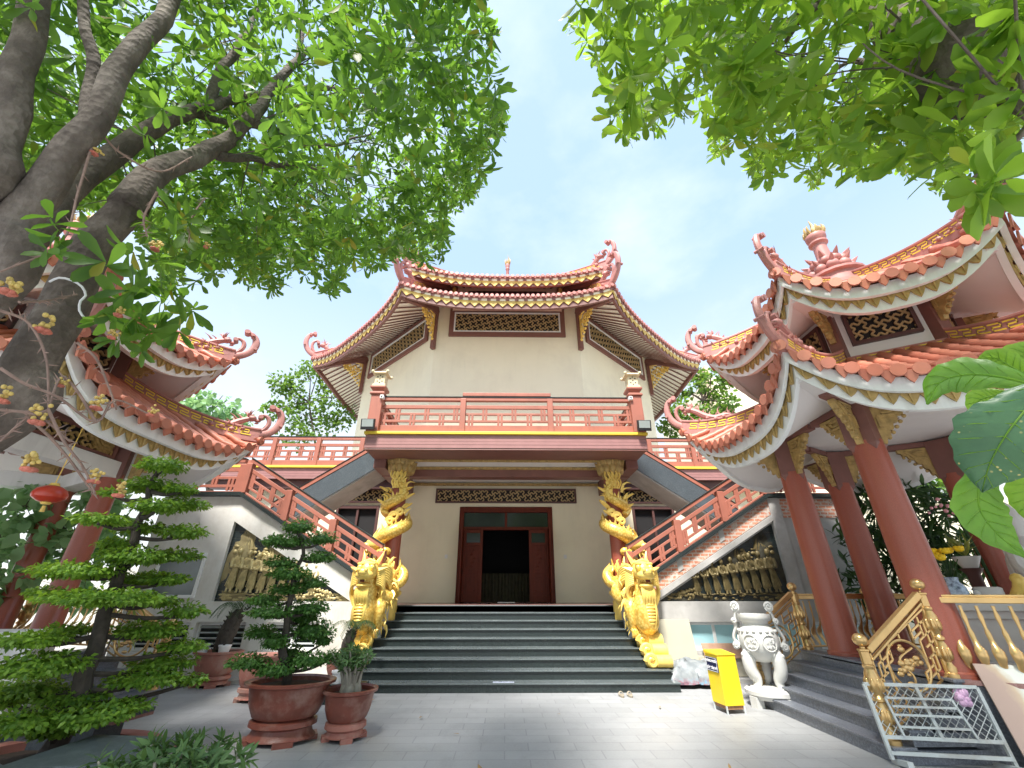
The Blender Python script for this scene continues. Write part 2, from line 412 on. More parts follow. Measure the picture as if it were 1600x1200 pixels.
d['big_mid'] = spotleaf('big_mid_leaf', ((.055,.15,.018), (.12,.25,.022)), False, .35)
def tarp():
    m, t, b = nt('grey_plastic_sheet'); p = geo_pos(t)
    sx = N(t, 'ShaderNodeSeparateXYZ'); L(t, p, sx.inputs[0])
    n = noisef(t, p, 6, 5); c = ramp(t, n, [(.35, (.17,.19,.2)), (.65, (.28,.30,.31))])
    v = N(t, 'ShaderNodeTexVoronoi', Scale=9); L(t, p, v.inputs['Vector'])
    c2 = ramp(t, noisef(t, p, 7, 2), [(.3, (.12,.35,.55)), (.45, (.25,.27,.3)), (.55, (.25,.12,.15)), (.7, (.08,.07,.1))])
    hi = ramp(t, sx.outputs[2], [(.0, 1.), (.11, 1.), (.20, 0.)])
    c = mixc(t, hi, c, c2)
    L(t, c, b.inputs['Base Color']); b.inputs['Roughness'].default_value = .35; bump(t, b, n, .5, .02); return m
d['tarp'] = tarp()

# ------------------------------------------------------------------ world and sun
SUN_EL = R(62); SUN_AZ = R(200)      # azimuth clockwise from +Y: light from behind the camera, a little to its left
def world():
    w = bpy.data.worlds.new('World'); sc.world = w; w.use_nodes = True; t = w.node_tree
    bg = t.nodes['Background']; bg.inputs[1].default_value = .15
    sky = t.nodes.new('ShaderNodeTexSky'); sky.sky_type = 'NISHITA'; sky.sun_disc = False
    sky.sun_elevation = SUN_EL; sky.sun_rotation = SUN_AZ; sky.air_density = 1.0; sky.dust_density = 2.0; sky.ozone_density = 1.0
    tc = t.nodes.new('ShaderNodeTexCoord')
    mp = N(t, 'ShaderNodeMapping'); mp.inputs['Scale'].default_value = (1,1,1.8); mp.inputs['Location'].default_value = (3.1,1.7,.4); L(t, tc.outputs['Generated'], mp.inputs[0])
    n = N(t, 'ShaderNodeTexNoise', Scale=1.7, Detail=5, Roughness=.5); L(t, mp.outputs[0], n.inputs['Vector'])
    f = ramp(t, n.outputs[0], [(.30, .72), (.72, .96)])
    sx = N(t, 'ShaderNodeSeparateXYZ'); L(t, tc.outputs['Generated'], sx.inputs[0])
    low = ramp(t, sx.outputs[2], [(.12, 1.), (.62, 0.)])
    c = mixc(t, f, sky.outputs[0], CLOUD)
    n2 = N(t, 'ShaderNodeTexNoise', Scale=2.6, Detail=6, Roughness=.55); L(t, mp.outputs[0], n2.inputs['Vector']); c = mixc(t, ramp(t, n2.outputs[0], [(.46, 0.), (.70, .75)]), c, (1.7,1.95,2.25)); c = mixc(t, low, c, HORIZON)
    L(t, c, bg.inputs[0])
CLOUD = (1.07,1.46,2.02); HORIZON = (2.0,2.1,2.15)
world()
sl = bpy.data.lights.new('sun', 'SUN'); sl.energy = 2.7; sl.angle = R(10); sl.color = (1,.96,.9)
so = bpy.data.objects.new('sun', sl); col.objects.link(so); so.location = (0,0,30)
sd = Vector((math.sin(SUN_AZ)*math.cos(SUN_EL), math.cos(SUN_AZ)*math.cos(SUN_EL), math.sin(SUN_EL)))
so.rotation_euler = sd.to_track_quat('Z', 'Y').to_euler()
sc.view_settings.view_transform = 'Standard'; sc.view_settings.look = 'None'; sc.view_settings.exposure = 1.98; sc.view_settings.gamma = 1
sc.cycles.max_bounces = 8; sc.cycles.diffuse_bounces = 5; sc.cycles.transparent_max_bounces = 4
# ================================================================== curved polygonal roofs
class Roof:
    def __init__(s, c, n, a0, ape, apt, ze, zt, lift, cpow=1.15, flare=.25, lpow=2.6):
        s.c = c; s.n = n; s.a0 = a0; s.ape = ape; s.apt = apt; s.ze = ze; s.zt = zt; s.lift = lift; s.cp = cpow; s.fl = flare; s.lp = lpow
        s.tn = math.tan(PI/n)
    def P(s, k, t, q, inset=0., dz=0.):
        a = s.a0 + 2*PI*k/s.n
        e = s.fl*abs(t)**4*(1-q)**2
        ap = s.ape + (s.apt-s.ape)*q - inset + e
        z = s.ze + (s.zt-s.ze)*q**s.cp + s.lift*abs(t)**s.lp*(1-q)**2.2 + dz
        x = t*ap*s.tn
        return Vector((s.c[0]+ap*math.cos(a)-x*math.sin(a), s.c[1]+ap*math.sin(a)+x*math.cos(a), z))
    def PX(s, k, x, q, inset=0., dz=0.):
        ap = s.ape + (s.apt-s.ape)*q
        return s.P(k, max(-1, min(1, x/(ap*s.tn))), q, inset, dz)
    def nrm(s, k):
        a = s.a0 + 2*PI*k/s.n; return Vector((math.cos(a), math.sin(a), 0)), Vector((-math.sin(a), math.cos(a), 0))
TS = [-1+2*i/28 for i in range(29)]
def band(mb, rf, k, inset, z0, z1, th):
    """curved board hanging along the eave of side k"""
    A = [rf.P(k, t, 0, inset, z1) for t in TS]; B = [rf.P(k, t, 0, inset, z0) for t in TS]
    C = [rf.P(k, t, 0, inset+th, z0) for t in TS]; D = [rf.P(k, t, 0, inset+th, z1) for t in TS]
    mb.sheet([A, B, C, D, A])
def petals(mb, rf, k, inset, ztop, h, w, th=.03, straight=.35, rib=True):
    L0 = rf.ape*rf.tn*2; m = max(3, round(L0/w)); pr = [(0,0),(1,0),(1,straight),(.75,.66),(.5,1),(.25,.66),(0,straight)]
    for i in range(m):
        poly = []
        for px, py in pr:
            t = -1 + 2*(i+px)/m
            poly.append((t, ztop-py*h))
        a = [rf.P(k, t, 0, inset, z) for t, z in poly]; b = [rf.P(k, t, 0, inset+th, z) for t, z in poly]
        n = len(a); mb.add(a+b, [tuple(range(n)), tuple(range(n, 2*n))[::-1]] + [(j, (j+1) % n, n+(j+1) % n, n+j) for j in range(n)])
        # raised rib in the middle of each petal
        if not rib: continue
        c0 = rf.P(k, -1+2*(i+.5)/m, 0, inset-.012, ztop-h*.1); c1 = rf.P(k, -1+2*(i+.5)/m, 0, inset-.012, ztop-h*.85)
        mb.tube([c0, c1], [w*.10, w*.04], 5)
def tiles(mb, rf, sides, sp, r, ns=10, drip=.2, laps=0, qmax=1.0):
    for k in sides:
        rows = []
        for i in range(ns+1):
            q = i/ns; rows.append([rf.P(k, t, q, -.02 if i == 0 else 0) for t in TS])
        mb.sheet(rows)
        half = rf.ape*rf.tn; m = int(half/sp); N_, T_ = rf.nrm(k)
        for j in range(-m, m+1):
            x = j*sp*(half*.985/(m*sp+1e-6)) if m else 0
            # where this roll meets the hip
            qe = (rf.ape - abs(x)/rf.tn)/(rf.ape-rf.apt); qe = min(qmax, qe)
            if qe < .03: qe = .03
            cnt = max(3, int((laps or 5)*qe)+1)
            pts = []; rr = []
            for i in range(cnt):
                for f_, g in ((0, 1.1), (.86, .92)) if laps else ((0, 1),):
                    q = qe*(i+f_)/(cnt-(0 if laps else 1)) if True else 0
                    pts.append(rf.PX(k, x, min(q, qe), -.05 if (i == 0 and f_ == 0) else 0, r*.45)); rr.append(r*g)
            mb.tube(pts, rr, 7)
            # round end disc and pointed drip tile
            c = rf.PX(k, x, 0, -.05, r*.45)
            mb.tube([c+N_*.035, c-N_*.01], r*1.28, 10)
            if j < m:
                x2 = (j+.5)*sp*(half*.985/(m*sp+1e-6)); c2 = rf.PX(k, x2, 0, -.035, 0)
                tl = (rf.PX(k, x2+.05, 0, -.035, 0)-rf.PX(k, x2-.05, 0, -.035, 0)).normalized()
                w = sp*.36; hp = [(-1,.25),(1,.25),(1,-.35),(.62,-.8),(0,-1.25),(-.62,-.8),(-1,-.35)]
                mb.prism([(p[0]*w, p[1]*drip*.8) for p in hp], c2-N_*.0, tl, (N_*.25+Vector((0,0,1))).normalized(), N_*.03)
def fret(mb, f, l0, l1, unit, th=.17):
    """gold key pattern: f(l, h) maps length and height 0..1 to a point"""
    n = max(1, int(round((l1-l0)/unit))); u = (l1-l0)/n
    line = [(.02,.09),(.80,.09),(.80,.5),(.2,.5),(.2,.91),(.98,.91)]
    for i in range(n):
        for (a, b), (c, e) in zip(line[:-1], line[1:]):
            x0, x1 = sorted((a, c)); y0, y1 = sorted((b, e)); hx = th*.42
            x0 -= hx*.5; x1 += hx*.5; y0 -= th*.5; y1 += th*.5
            q = [f(l0+u*(i+x), max(0, min(1, y))) for x, y in ((x0, y0), (x1, y0), (x1, y1), (x0, y1))]
            mb.add(q, [(0,1,2,3)])
def hipridge(rf, k, w, h, qs=(0., 1.), fretm=None, unit=.3, hipoff=.0):
    """box ridge along the hip between side k and k+1; returns MB ridge, MB fret"""
    mb = MB(); n = 22; pa = []
    for i in range(n+1):
        q = qs[0]+(qs[1]-qs[0])*i/n; pa.append(rf.P(k, 1, q) + Vector((0,0,.02)))
    a = rf.a0 + 2*PI*(k+.5)/rf.n; side = Vector((-math.sin(a), math.cos(a), 0))
    U = Vector((0,0,1)); rows = []
    for p in pa: rows.append([p-side*w/2-U*.08, p-side*w/2+U*h*.8, p-side*w*.62+U*h*.82, p-side*w*.62+U*h, p+side*w*.62+U*h, p+side*w*.62+U*h*.82, p+side*w/2+U*h*.8, p+side*w/2-U*.08])
    mb.sheet(rows, close=True); mb.f.append(tuple(range(8))); mb.f.append(tuple(range(n*8, n*8+8))[::-1])
    fr = MB(); cum = [0]
    for i in range(n): cum.append(cum[-1]+(pa[i+1]-pa[i]).length)
    def ptl(l):
        l = max(0, min(cum[-1], l))
        for i in range(n):
            if l <= cum[i+1]: return pa[i].lerp(pa[i+1], (l-cum[i])/(cum[i+1]-cum[i]+1e-9))
        return pa[-1]
    for sg in (-1, 1):
        fret(fr, lambda l, y: ptl(l) + side*sg*(w/2+.008) + U*h*(.2+.54*y), cum[-1]*.06, cum[-1]*.97, unit)
    return mb, fr, pa
def ornament(p, a, s, mb):
    """upturned scroll and crouching dragon at an eave corner: p corner, a outward azimuth, s size"""
    o = Vector((math.cos(a), math.sin(a), 0)); U = Vector((0,0,1)); sd = Vector((-o.y, o.x, 0))
    def W(r, z, y=0): return p + o*r*s + U*z*s + sd*y*s
    def ribbon(pts, ws, thick):
        c = bez([(x, 0, z) for x, z in pts], 26); m = len(c)
        rr = [ws[0]+(ws[1]-ws[0])*i/(m-1) for i in range(m)]
        mb.tube([W(q.x, q.z) for q in c], [x*s for x in rr], 8, flat=(thick, 1.0, sd))
    ribbon([(-.75,.12),(-.25,.10),(.12,.24),(.36,.52),(.44,.86),(.36,1.16),(.18,1.3)], (.13,.075), 1.15)
    ribbon([(-.62,.2),(-.22,.2),(.02,.36),(.14,.62),(.1,.86),(-.06,.95),(-.13,.84)], (.07,.05), 1.1)
    for x, z, r in ((.13,1.29,.085),(-.1,.84,.07),(.47,.62,.05),(.3,1.2,.06)): mb.tube([W(x, z, -.13), W(x, z, .13)], r*s, 10)
    # dragon: arched scaly body, head, mane flames
    body = bez([(-1.75,0,.22),(-1.45,0,.34),(-1.1,0,.30),(-.8,0,.42),(-.55,0,.62),(-.36,0,.74)], 24)
    mb.tube([W(q.x, q.z) for q in body], [s*(.03+.085*math.sin(PI*min(1, .12+.8*i/24))) for i in range(len(body))], 8)
    mb.ball(W(-.32,.76), .115*s, 8, 6, (1.25,1,1)); mb.ball(W(-.16,.70), .075*s, 8, 5, (1.3,1,.8)); mb.ball(W(-.17,.6), .05*s, 6, 4, (1.4,1,.6))
    rr = random.Random(int(a*100))
    for i in range(15):
        q = body[int((i+1)/16*len(body)*.98)]; b = Vector((rr.uniform(-.25,.1), rr.uniform(-.1,.1), rr.uniform(.16,.34)))
        st = W(q.x, q.z+.03, rr.uniform(-.05,.05)); mb.cone(st, st+(o*b.x+sd*b.y+U*b.z)*s, .05*s, 5, bend=o*(.07*s))
    for i in range(7):
        b = (rr.uniform(-.2,.2), rr.uniform(-.16,.16), rr.uniform(.1,.32)); st = W(-.36, .8); mb.cone(st, st+(o*b[0]+sd*b[1]+U*b[2])*s, .04*s, 5, bend=-o*.05*s)
    for i in range(9):
        x = -1.5+i*.13; st = W(x, .22+.04*(i % 3), .1*(1 if i % 2 else -1)); mb.ball(st, s*rr.uniform(.06,.1), 7, 5)
    for i in range(6):
        st = W(-.9+i*.1, .3, .09*(1 if i % 2 else -1)); mb.cone(st, st+(o*rr.uniform(-.05,.2)+U*rr.uniform(-.02,.2)+sd*(.1 if i % 2 else -.1))*s, .045*s, 5)
def latticepanel(rf_c, ux, un, w, h, name, parent, framemat, lattmat, fw=.1, cell=.085, depth=.05, backmat=None, border=0, bw=.38):
    """interlocking-key grille: rf_c centre on the wall face, ux along, un outward normal"""
    U = Vector((0,0,1)); c = Vector(rf_c); ux = Vector(ux); un = Vector(un)
    f = MB()
    for sg in (-1, 1):
        f.obox(c + U*sg*(h/2-fw/2) + un*depth*.5, ux*w/2, U*fw/2, un*(depth*.5+.02))
        f.obox(c + ux*sg*(w/2-fw/2) + un*depth*.5, ux*fw/2, U*(h/2-fw), un*(depth*.5+.018))
    fo = f.build(name, framemat, parent)
    bk = MB(); bk.obox(c - un*.012, ux*(w/2-fw*.5), U*(h/2-fw*.5), un*.01); bk.build('backing', backmat or MAT['dark'], fo)
    g = MB(); W = w/2-fw; H = h/2-fw
    if border:
        for sg in (-1, 1):
            g.obox(c+U*sg*(H-border/2)+un*.02, ux*W, U*border/2, un*.02); g.obox(c+ux*sg*(W-border/2)+un*.02, ux*border/2, U*(H-border), un*.0195)
    segs = []
    rot = PI/4; ca, sa = math.cos(rot), math.sin(rot); ext = int((W+H)/cell/3)+6
    base = [((-2,0),(2,0)),((0,-2),(0,2)),((2,0),(2,-2)),((0,2),(2,2))]
    for i in range(-ext, ext+1):
        for j in range(-ext, ext+1):
            tx, ty = 4*i+2*j, -2*i+4*j
            if abs(tx*cell) > 1.5*(W+H)+1 or abs(ty*cell) > 1.5*(W+H)+1: continue
            for (a, b), (e, f_) in base:
                p = ((a+tx)*cell, (b+ty)*cell); q = ((e+tx)*cell, (f_+ty)*cell)
                p = (p[0]*ca-p[1]*sa, p[0]*sa+p[1]*ca); q = (q[0]*ca-q[1]*sa, q[0]*sa+q[1]*ca)
                # clip to the opening
                t0, t1 = 0., 1.; ok = True; dx, dy = q[0]-p[0], q[1]-p[1]
                for pp, qq in ((-dx, p[0]+W), (dx, W-p[0]), (-dy, p[1]+H), (dy, H-p[1])):
                    if abs(pp) < 1e-9:
                        if qq < 0: ok = False
                    else:
                        r = qq/pp
                        if pp < 0: t0 = max(t0, r)
                        else: t1 = min(t1, r)
                if ok and t1-t0 > .03: segs.append(((p[0]+dx*t0, p[1]+dy*t0), (p[0]+dx*t1, p[1]+dy*t1)))
    bwid = cell*bw*2; kk = 0
    for p, q in segs:
        P = c+ux*p[0]+U*p[1]+un*(.02+.0004*(kk % 5)); Q = c+ux*q[0]+U*q[1]+un*(.02+.0004*(kk % 5)); kk += 1
        dd = (Q-P).normalized()*bwid*.5
        g.bar(P-dd*.0, Q+dd*.0, .03, bwid, up=un.cross(Q-P))
    g.build('grille', lattmat, fo)
    return fo
def bracket(mb, p, dirv, s, h, th=.09, openwork=False):
    """carved cloud bracket: p inner top corner, dirv outward horizontal, s reach, h drop"""
    U = Vector((0,0,1)); o = Vector(dirv).normalized(); sd = Vector((-o.y, o.x, 0))
    poly = [(0,0),(1,0),(1,-.10),(.90,-.13),(.86,-.22),(.74,-.22),(.70,-.34),(.56,-.36),(.53,-.5),(.40,-.52),(.38,-.66),(.27,-.70),(.25,-.84),(.14,-.88),(.10,-1),(0,-1)]
    if openwork:
        mb.bar(p+o*0, p+o*s, .06, .06, up=sd); mb.bar(p+U*0, p-U*h, .06, .06, up=sd); rr = random.Random(5)
        for i in range(16):
            a, b = rr.random(), rr.random()
            if a+b > .92: a, b = (1-a)*.9, (1-b)*.9
            c = p+o*s*a-U*h*b; pts = []; r0 = rr.uniform(.07,.14)*s; ph = rr.uniform(0,6.28)
            for q in range(14):
                an = ph+q*.62; rq = r0*(1-.05*q); pts.append(c+o*math.cos(an)*rq+U*math.sin(an)*rq+sd*rr.uniform(-.02,.02))
            mb.tube(pts, .022*s+.008, 5)
        for i in range(11):
            f = i/10; c = p+o*s*(1-f)*.97-U*h*f*.97; mb.ball(c, .055*s, 7, 5); mb.cone(c, c+(o*.5-U*.6)*.1*s, .03, 5)
        return
    mb.prism([(x*s, y*h) for x, y in poly], p-sd*th/2, o, U, sd*th)
    sp = [(.06,-.06),(.80,-.06),(.52,-.33),(.10,-.33),(.10,-.62)], [(.2,-.13),(.58,-.13),(.44,-.25),(.22,-.25)]
    for sg in (-1, 1):
        for line in sp:
            for (a, b), (e, f) in zip(line[:-1], line[1:]):
                mb.bar(p+o*a*s+U*b*h+sd*sg*(th/2+.01), p+o*e*s+U*f*h+sd*sg*(th/2+.01), .03, .05*s+.012, up=sd.cross(o*(e-a)*s+U*(f-b)*h))
    for i in range(6):
        a = .12+.15*i; mb.ball(p+o*s*(.95-a*.85)+U*h*(-.16-a*.8), .045*s+.008, 7, 5)
# ================================================================== ground
g = MB(); g.sheet([[(x, y, 0) for x in (-400,-60,-20,-10,0,10,20,60,400)] for y in (-200,-20,-6,0,6,12,20,60,600)])
tag(g.build('ground', MAT['paving'], recalc=False), kind='structure')

# ================================================================== temple hall
HC = (0, 22.48); YW = 15.0
hall = thing('temple_hall', (0, YW, 0), 'cream eight-sided temple hall with two curved pink tiled roofs, front balcony and open red doors', 'temple')
# ---- ground floor
m = MB(); m.box(-10, 10, 12.52, 15.0, 0, 1.437); m.box(-10, 10, 15.0, 30, 0, 1.437)
m.build('plinth', MAT['plaster'], hall)
m = MB(); m.box(-3.3, 3.3, 12.5, 20, 1.437, 1.443); m.box(-9.6,-3.3,12.6,15,1.437,1.442); m.box(3.3,9.6,12.6,15,1.437,1.442)
m.build('porch_floor', MAT['floorred'], hall)
m = MB(); T = 5.3; z0 = 1.443
for a, b, lo, hi in ((-9.6,-5.95,z0,T),(-5.95,-4.45,4.47,T),(-4.45,-1.62,z0,T),(-1.62,1.62,4.43,T),(1.62,4.45,z0,T),(4.45,5.95,4.47,T),(5.95,9.6,z0,T)):
    m.box(a, b, YW, YW+.25, lo, hi)
m.box(-9.6,-9.35,YW+.25,30,z0,T); m.box(9.35,9.6,YW+.25,30,z0,T); m.box(-9.6,9.6,29.8,30.05,z0,T)
m.build('lower_wall', MAT['cream'], hall)
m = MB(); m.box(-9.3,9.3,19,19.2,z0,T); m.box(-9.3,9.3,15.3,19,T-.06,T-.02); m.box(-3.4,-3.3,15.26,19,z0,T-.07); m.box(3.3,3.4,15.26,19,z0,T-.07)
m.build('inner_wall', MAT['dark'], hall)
m = MB()
for i in range(24): m.tube([(-1.4+i*.12, 16.6+.04*(i % 2), z0), (-1.4+i*.12, 16.6+.04*(i % 2), 2.35)], .07, 7)
m.build('altar_curtain', M('olive_brocade', (.05,.042,.022), .8, .3, 9), hall, smooth=True)
for s in (-1, 1):   # tall dark side openings: frame and dark glass
    m = MB(); x0, x1 = sorted((s*4.45, s*5.95))
    m.box(x0, x0+.09, YW-.03, YW+.2, z0, 4.47); m.box(x1-.09, x1, YW-.03, YW+.2, z0, 4.47); m.box(x0+.09, x1-.09, YW-.03, YW+.2, 4.36, 4.47); m.box((x0+x1)/2-.04, (x0+x1)/2+.04, YW+.0, YW+.18, z0, 4.36)
    w = m.build('window', MAT['darkbrown'], hall, bevel=.008)
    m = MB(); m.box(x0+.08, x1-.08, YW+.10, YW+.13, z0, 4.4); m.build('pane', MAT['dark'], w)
    m = MB(); m.box(s*3.42-.11, s*3.42+.11, 13.55, 13.75, z0, 5.28); m.build('pilaster', MAT['grayconc'], hall, bevel=.01)
    m = MB(); m.box(s*2.0-.05, s*2.0+.05, YW-.025, YW-.002, 2.75, 2.87); m.build('switch_plate', MAT['white'], hall, bevel=.006)
latticepanel((0, YW-.02, 4.81), (1,0,0), (0,-1,0), 5.0, .5, 'lattice_frieze', hall, MAT['darkbrown'], MAT['latt'], .055, .046)
for s in (-1, 1): latticepanel((s*4.92, YW-.02, 4.81), (1,0,0), (0,-1,0), 2.66, .5, 'lattice_frieze', hall, MAT['darkbrown'], MAT['latt'], .055, .046)
# ---- door
m = MB(); m.box(-1.62,-1.46,YW-.06,YW+.2,z0,4.43); m.box(1.46,1.62,YW-.06,YW+.2,z0,4.43); m.box(-1.46,1.46,YW-.06,YW+.2,4.24,4.43); m.box(-1.46,1.46,YW-.04,YW+.18,3.66,3.76); m.box(-.04,.04,YW-.035,YW+.15,3.76,4.24)
door = m.build('door', MAT['wood'], hall, bevel=.012)
for s in (-1, 1):
    m = MB(); a, b = sorted((s*.04, s*1.46)); m.box(a, b, YW+.04, YW+.06, 3.76, 4.24); m.build('transom_pane', MAT['glass'], door)
    # outer leaf folded against the jamb, half-turned; inner leaf facing us
    lf = MB(); a, b = sorted((s*.78, s*1.42)); y = YW-.08
    for xx0, xx1, q0, q1 in ((a, a+.09, z0+.02, 3.65), (b-.09, b, z0+.02, 3.65), (a+.09, b-.09, z0+.02, z0+.2), (a+.09, b-.09, 2.28, 2.40), (a+.09, b-.09, 3.14, 3.24), (a+.09, b-.09, 3.55, 3.65)): lf.box(xx0, xx1, y-.045, y, q0, q1)
    lf.box(a+.09, b-.09, y-.03, y-.012, z0+.2, 2.28); lf.box(a+.09, b-.09, y-.03, y-.012, 2.40, 3.14)
    lf.box(a+.15, b-.15, y-.05, y-.03, z0+.3, 2.18)
    m = MB(); m.box(a+.09, b-.09, y-.026, y-.016, 3.24, 3.55); m.build('leaf_pane', MAT['glass'], door)
    m = MB(); cx = (a+b)/2
    for i, zz in enumerate((2.5,2.62,2.75,2.86,3.0)): m.ball((cx+.05*((i % 3)-1), y-.034, zz), .04, 8, 5, (1.3,.4,1))
    for zz in (1.8, 2.05):
        for q in (-1, 1): m.ball((cx+q*.1, y-.052, zz), .03, 8, 5, (1.4,.3,.7))
    lf.add(m.v, m.f); l_ = lf.build('door_leaf', MAT['wood'], door, bevel=.01)
    m = MB(); m.box(s*1.44-.02, s*1.44+.02, YW-.75, YW-.07, z0+.02, 3.65); m.build('door_leaf', MAT['wood'], door, bevel=.008)
m = MB(); m.box(-.25,.3,YW-.35,YW-.1,z0,z0+.02); m.build('door_mat', MAT['white'], hall)
# ---- balcony over the porch
BY = 11.0; BX = 3.93
m = MB(); m.box(-BX+.05, BX-.05, BY+.05, YW, 5.30, 5.69); m.build('balcony_slab', MAT['brown'], hall)
m = MB()
for i in range(4): m.box(-BX, BX, BY+.012-.004*(i % 2), BY+.05, 5.31+.095*i, 5.31+.095*i+.088)
for s in (-1, 1):
    for i in range(4): m.box(*(sorted((s*(BX-.05), s*(BX-.004*(i % 2)))) ), BY+.05, YW-.4, 5.31+.095*i, 5.31+.095*i+.088)
m.build('balcony_fascia', M('mauve_fascia_tile', (.33,.165,.155), .5, .1, 3, 40, .1), hall)
m = MB(); m.box(-BX-.05, BX+.05, BY-.05, BY+.3, 5.695, 5.775)
for s in (-1, 1): m.box(*sorted((s*(BX-.3), s*(BX+.05))), BY+.3, YW-.4, 5.695, 5.775)
m.build('yellow_trim', MAT['yellowstrip'], hall, bevel=.012)
m = MB()   # porch ceiling with beams
m.box(-3.9, 3.9, BY+.06, YW-.01, 5.285, 5.299); m.build('porch_ceiling', MAT['white'], hall)
m = MB()
m.box(-3.9,3.9,11.02,11.95,5.05+.2,5.284); m.box(-3.9,3.9,12.9,13.3,4.98,5.284); m.box(-3.9,-3.55,11.95,15,5.0,5.283); m.box(3.55,3.9,11.95,15,5.0,5.283)
for s in (-1, 1): m.box(*sorted((s*3.3, s*3.55)), 13.3, 14.9, 4.8, 5.28)
m.build('porch_beam', MAT['brown'], hall, bevel=.01)
m = MB()
for y0, y1, zz in ((11.96,12.04,5.2),(12.82,12.9,5.2),(13.3,13.38,5.15),(14.85,14.96,5.16)):
    m.box(-3.5, 3.5, y0, y1, zz, zz+.075)
    for i in range(88): m.ball((-3.46+i*.0795, y0-.012 if y0 != 13.3 else y1+.01, zz+.03), .026, 6, 4)
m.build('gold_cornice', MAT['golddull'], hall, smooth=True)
# ---- railings
def rail_bay(mb, p, q, fr=(0,1)):
    """fretwork between posts; p,q rail base points (sloping allowed)"""
    p = Vector(p); q = Vector(q); U = Vector((0,0,1))
    def pt(t, z): return p.lerp(q, t)+U*z
    mb.vbar(pt(0,.58), pt(1,.58), .07, .11); mb.vbar(pt(0,.36), pt(1,.36), .05, .07); mb.vbar(pt(0,.14), pt(1,.14), .05, .07)
    n = max(1, round((q-p).length/.95))
    for i in range(n):
        a = i/n; w = 1/n
        for x, z0_, z1_ in ((.22,.0,.36),(.33,.0,.36),(.70,.15,.56),(.80,.15,.56)):
            c0 = pt(a+w*x, z0_+.02); c1 = pt(a+w*x, z1_-.02); mb.bar(c0, c1, .052, .065, up=(q-p).normalized())
def railing(parent, pts, name='railing', post=.16, posth=.92, solid=.22, ends=True, topmat=None):
    """one railing along straight pts list: solid kerb, fret bays, top rail; posts are its sub-parts"""
    mb = MB(); U = Vector((0,0,1)); pts = [Vector(p) for p in pts]
    for p, q in zip(pts[:-1], pts[1:]):
        mb.vbar(p+U*solid/2, q+U*solid/2, .12, solid)
        rail_bay(mb, p+U*solid, q+U*solid)
        mb.vbar(p+U*(solid+.82), q+U*(solid+.82), .13, .10)
    r = mb.build(name, MAT['salmon'], parent, bevel=.006)
    cp = MB()
    for p, q in zip(pts[:-1], pts[1:]): cp.vbar(p+U*(solid+.885), q+U*(solid+.885), .16, .025)
    cp.build('rail_capping', MAT['graniteblack'], r)
    for i, p in enumerate(pts):
        if not ends and i in (0, len(pts)-1): continue
        b = MB(); b.box(p.x-post/2, p.x+post/2, p.y-post/2-.01, p.y+post/2+.01, p.z-.02, p.z+posth+solid-.08); b.build('railing_post', MAT['salmon'], r, bevel=.012)
    return r
z = 5.776
xs = [-3.78,-1.27,1.27,3.78]
railing(hall, [(x, BY+.12, z) for x in xs], ends=False)
m = MB(); m.box(-1.3,1.3,BY+.03,BY+.21,z+1.13,z+1.24); m.build('raised_rail', MAT['salmon'], hall, bevel=.01)
for s in (-1, 1):
    railing(hall, [(s*3.78, BY+.12+d_, z) for d_ in (0,1.5,3.2)], ends=False)
    m = MB(); m.box(s*3.78-.17, s*3.78+.17, BY-.05, BY+.29, z, z+1.14); m.lathe([(.30,0),(.30,.06),(.22,.1),(.20,.2)], 4, (s*3.78, BY+.12, z+1.14), PI/4)
    m.lathe([(.20,0),(.20,.06),(.32,.14),(.32,.2),(.1,.2)], 4, (s*3.78, BY+.12, z+1.2), PI/4); m.build('corner_post', MAT['salmon'], hall, bevel=.012)
# ---- side terraces
for s in (-1, 1):
    m = MB(); a, b = sorted((s*3.94, s*10.4)); m.box(a, b, 14.6, 16, 5.31, 5.69); m.build('terrace_slab', MAT['brown'], hall)
    m = MB()
    for i in range(4): m.box(a, b, 14.562-.004*(i % 2), 14.6, 5.31+.095*i, 5.31+.095*i+.088)
    m.build('terrace_fascia', bpy.data.materials['mauve_fascia_tile'], hall)
    m = MB(); m.box(a, b, 14.5, 14.8, 5.695, 5.775); m.build('yellow_trim', MAT['yellowstrip'], hall, bevel=.012)
    railing(hall, [(s*x, 14.68, z) for x in (4.0,5.3,6.9,8.5,10.2)])
    m = MB(); m.box(a, b, 14.7, 15, 5.0, 5.3); m.build('terrace_beam', MAT['darkbrown'], hall)
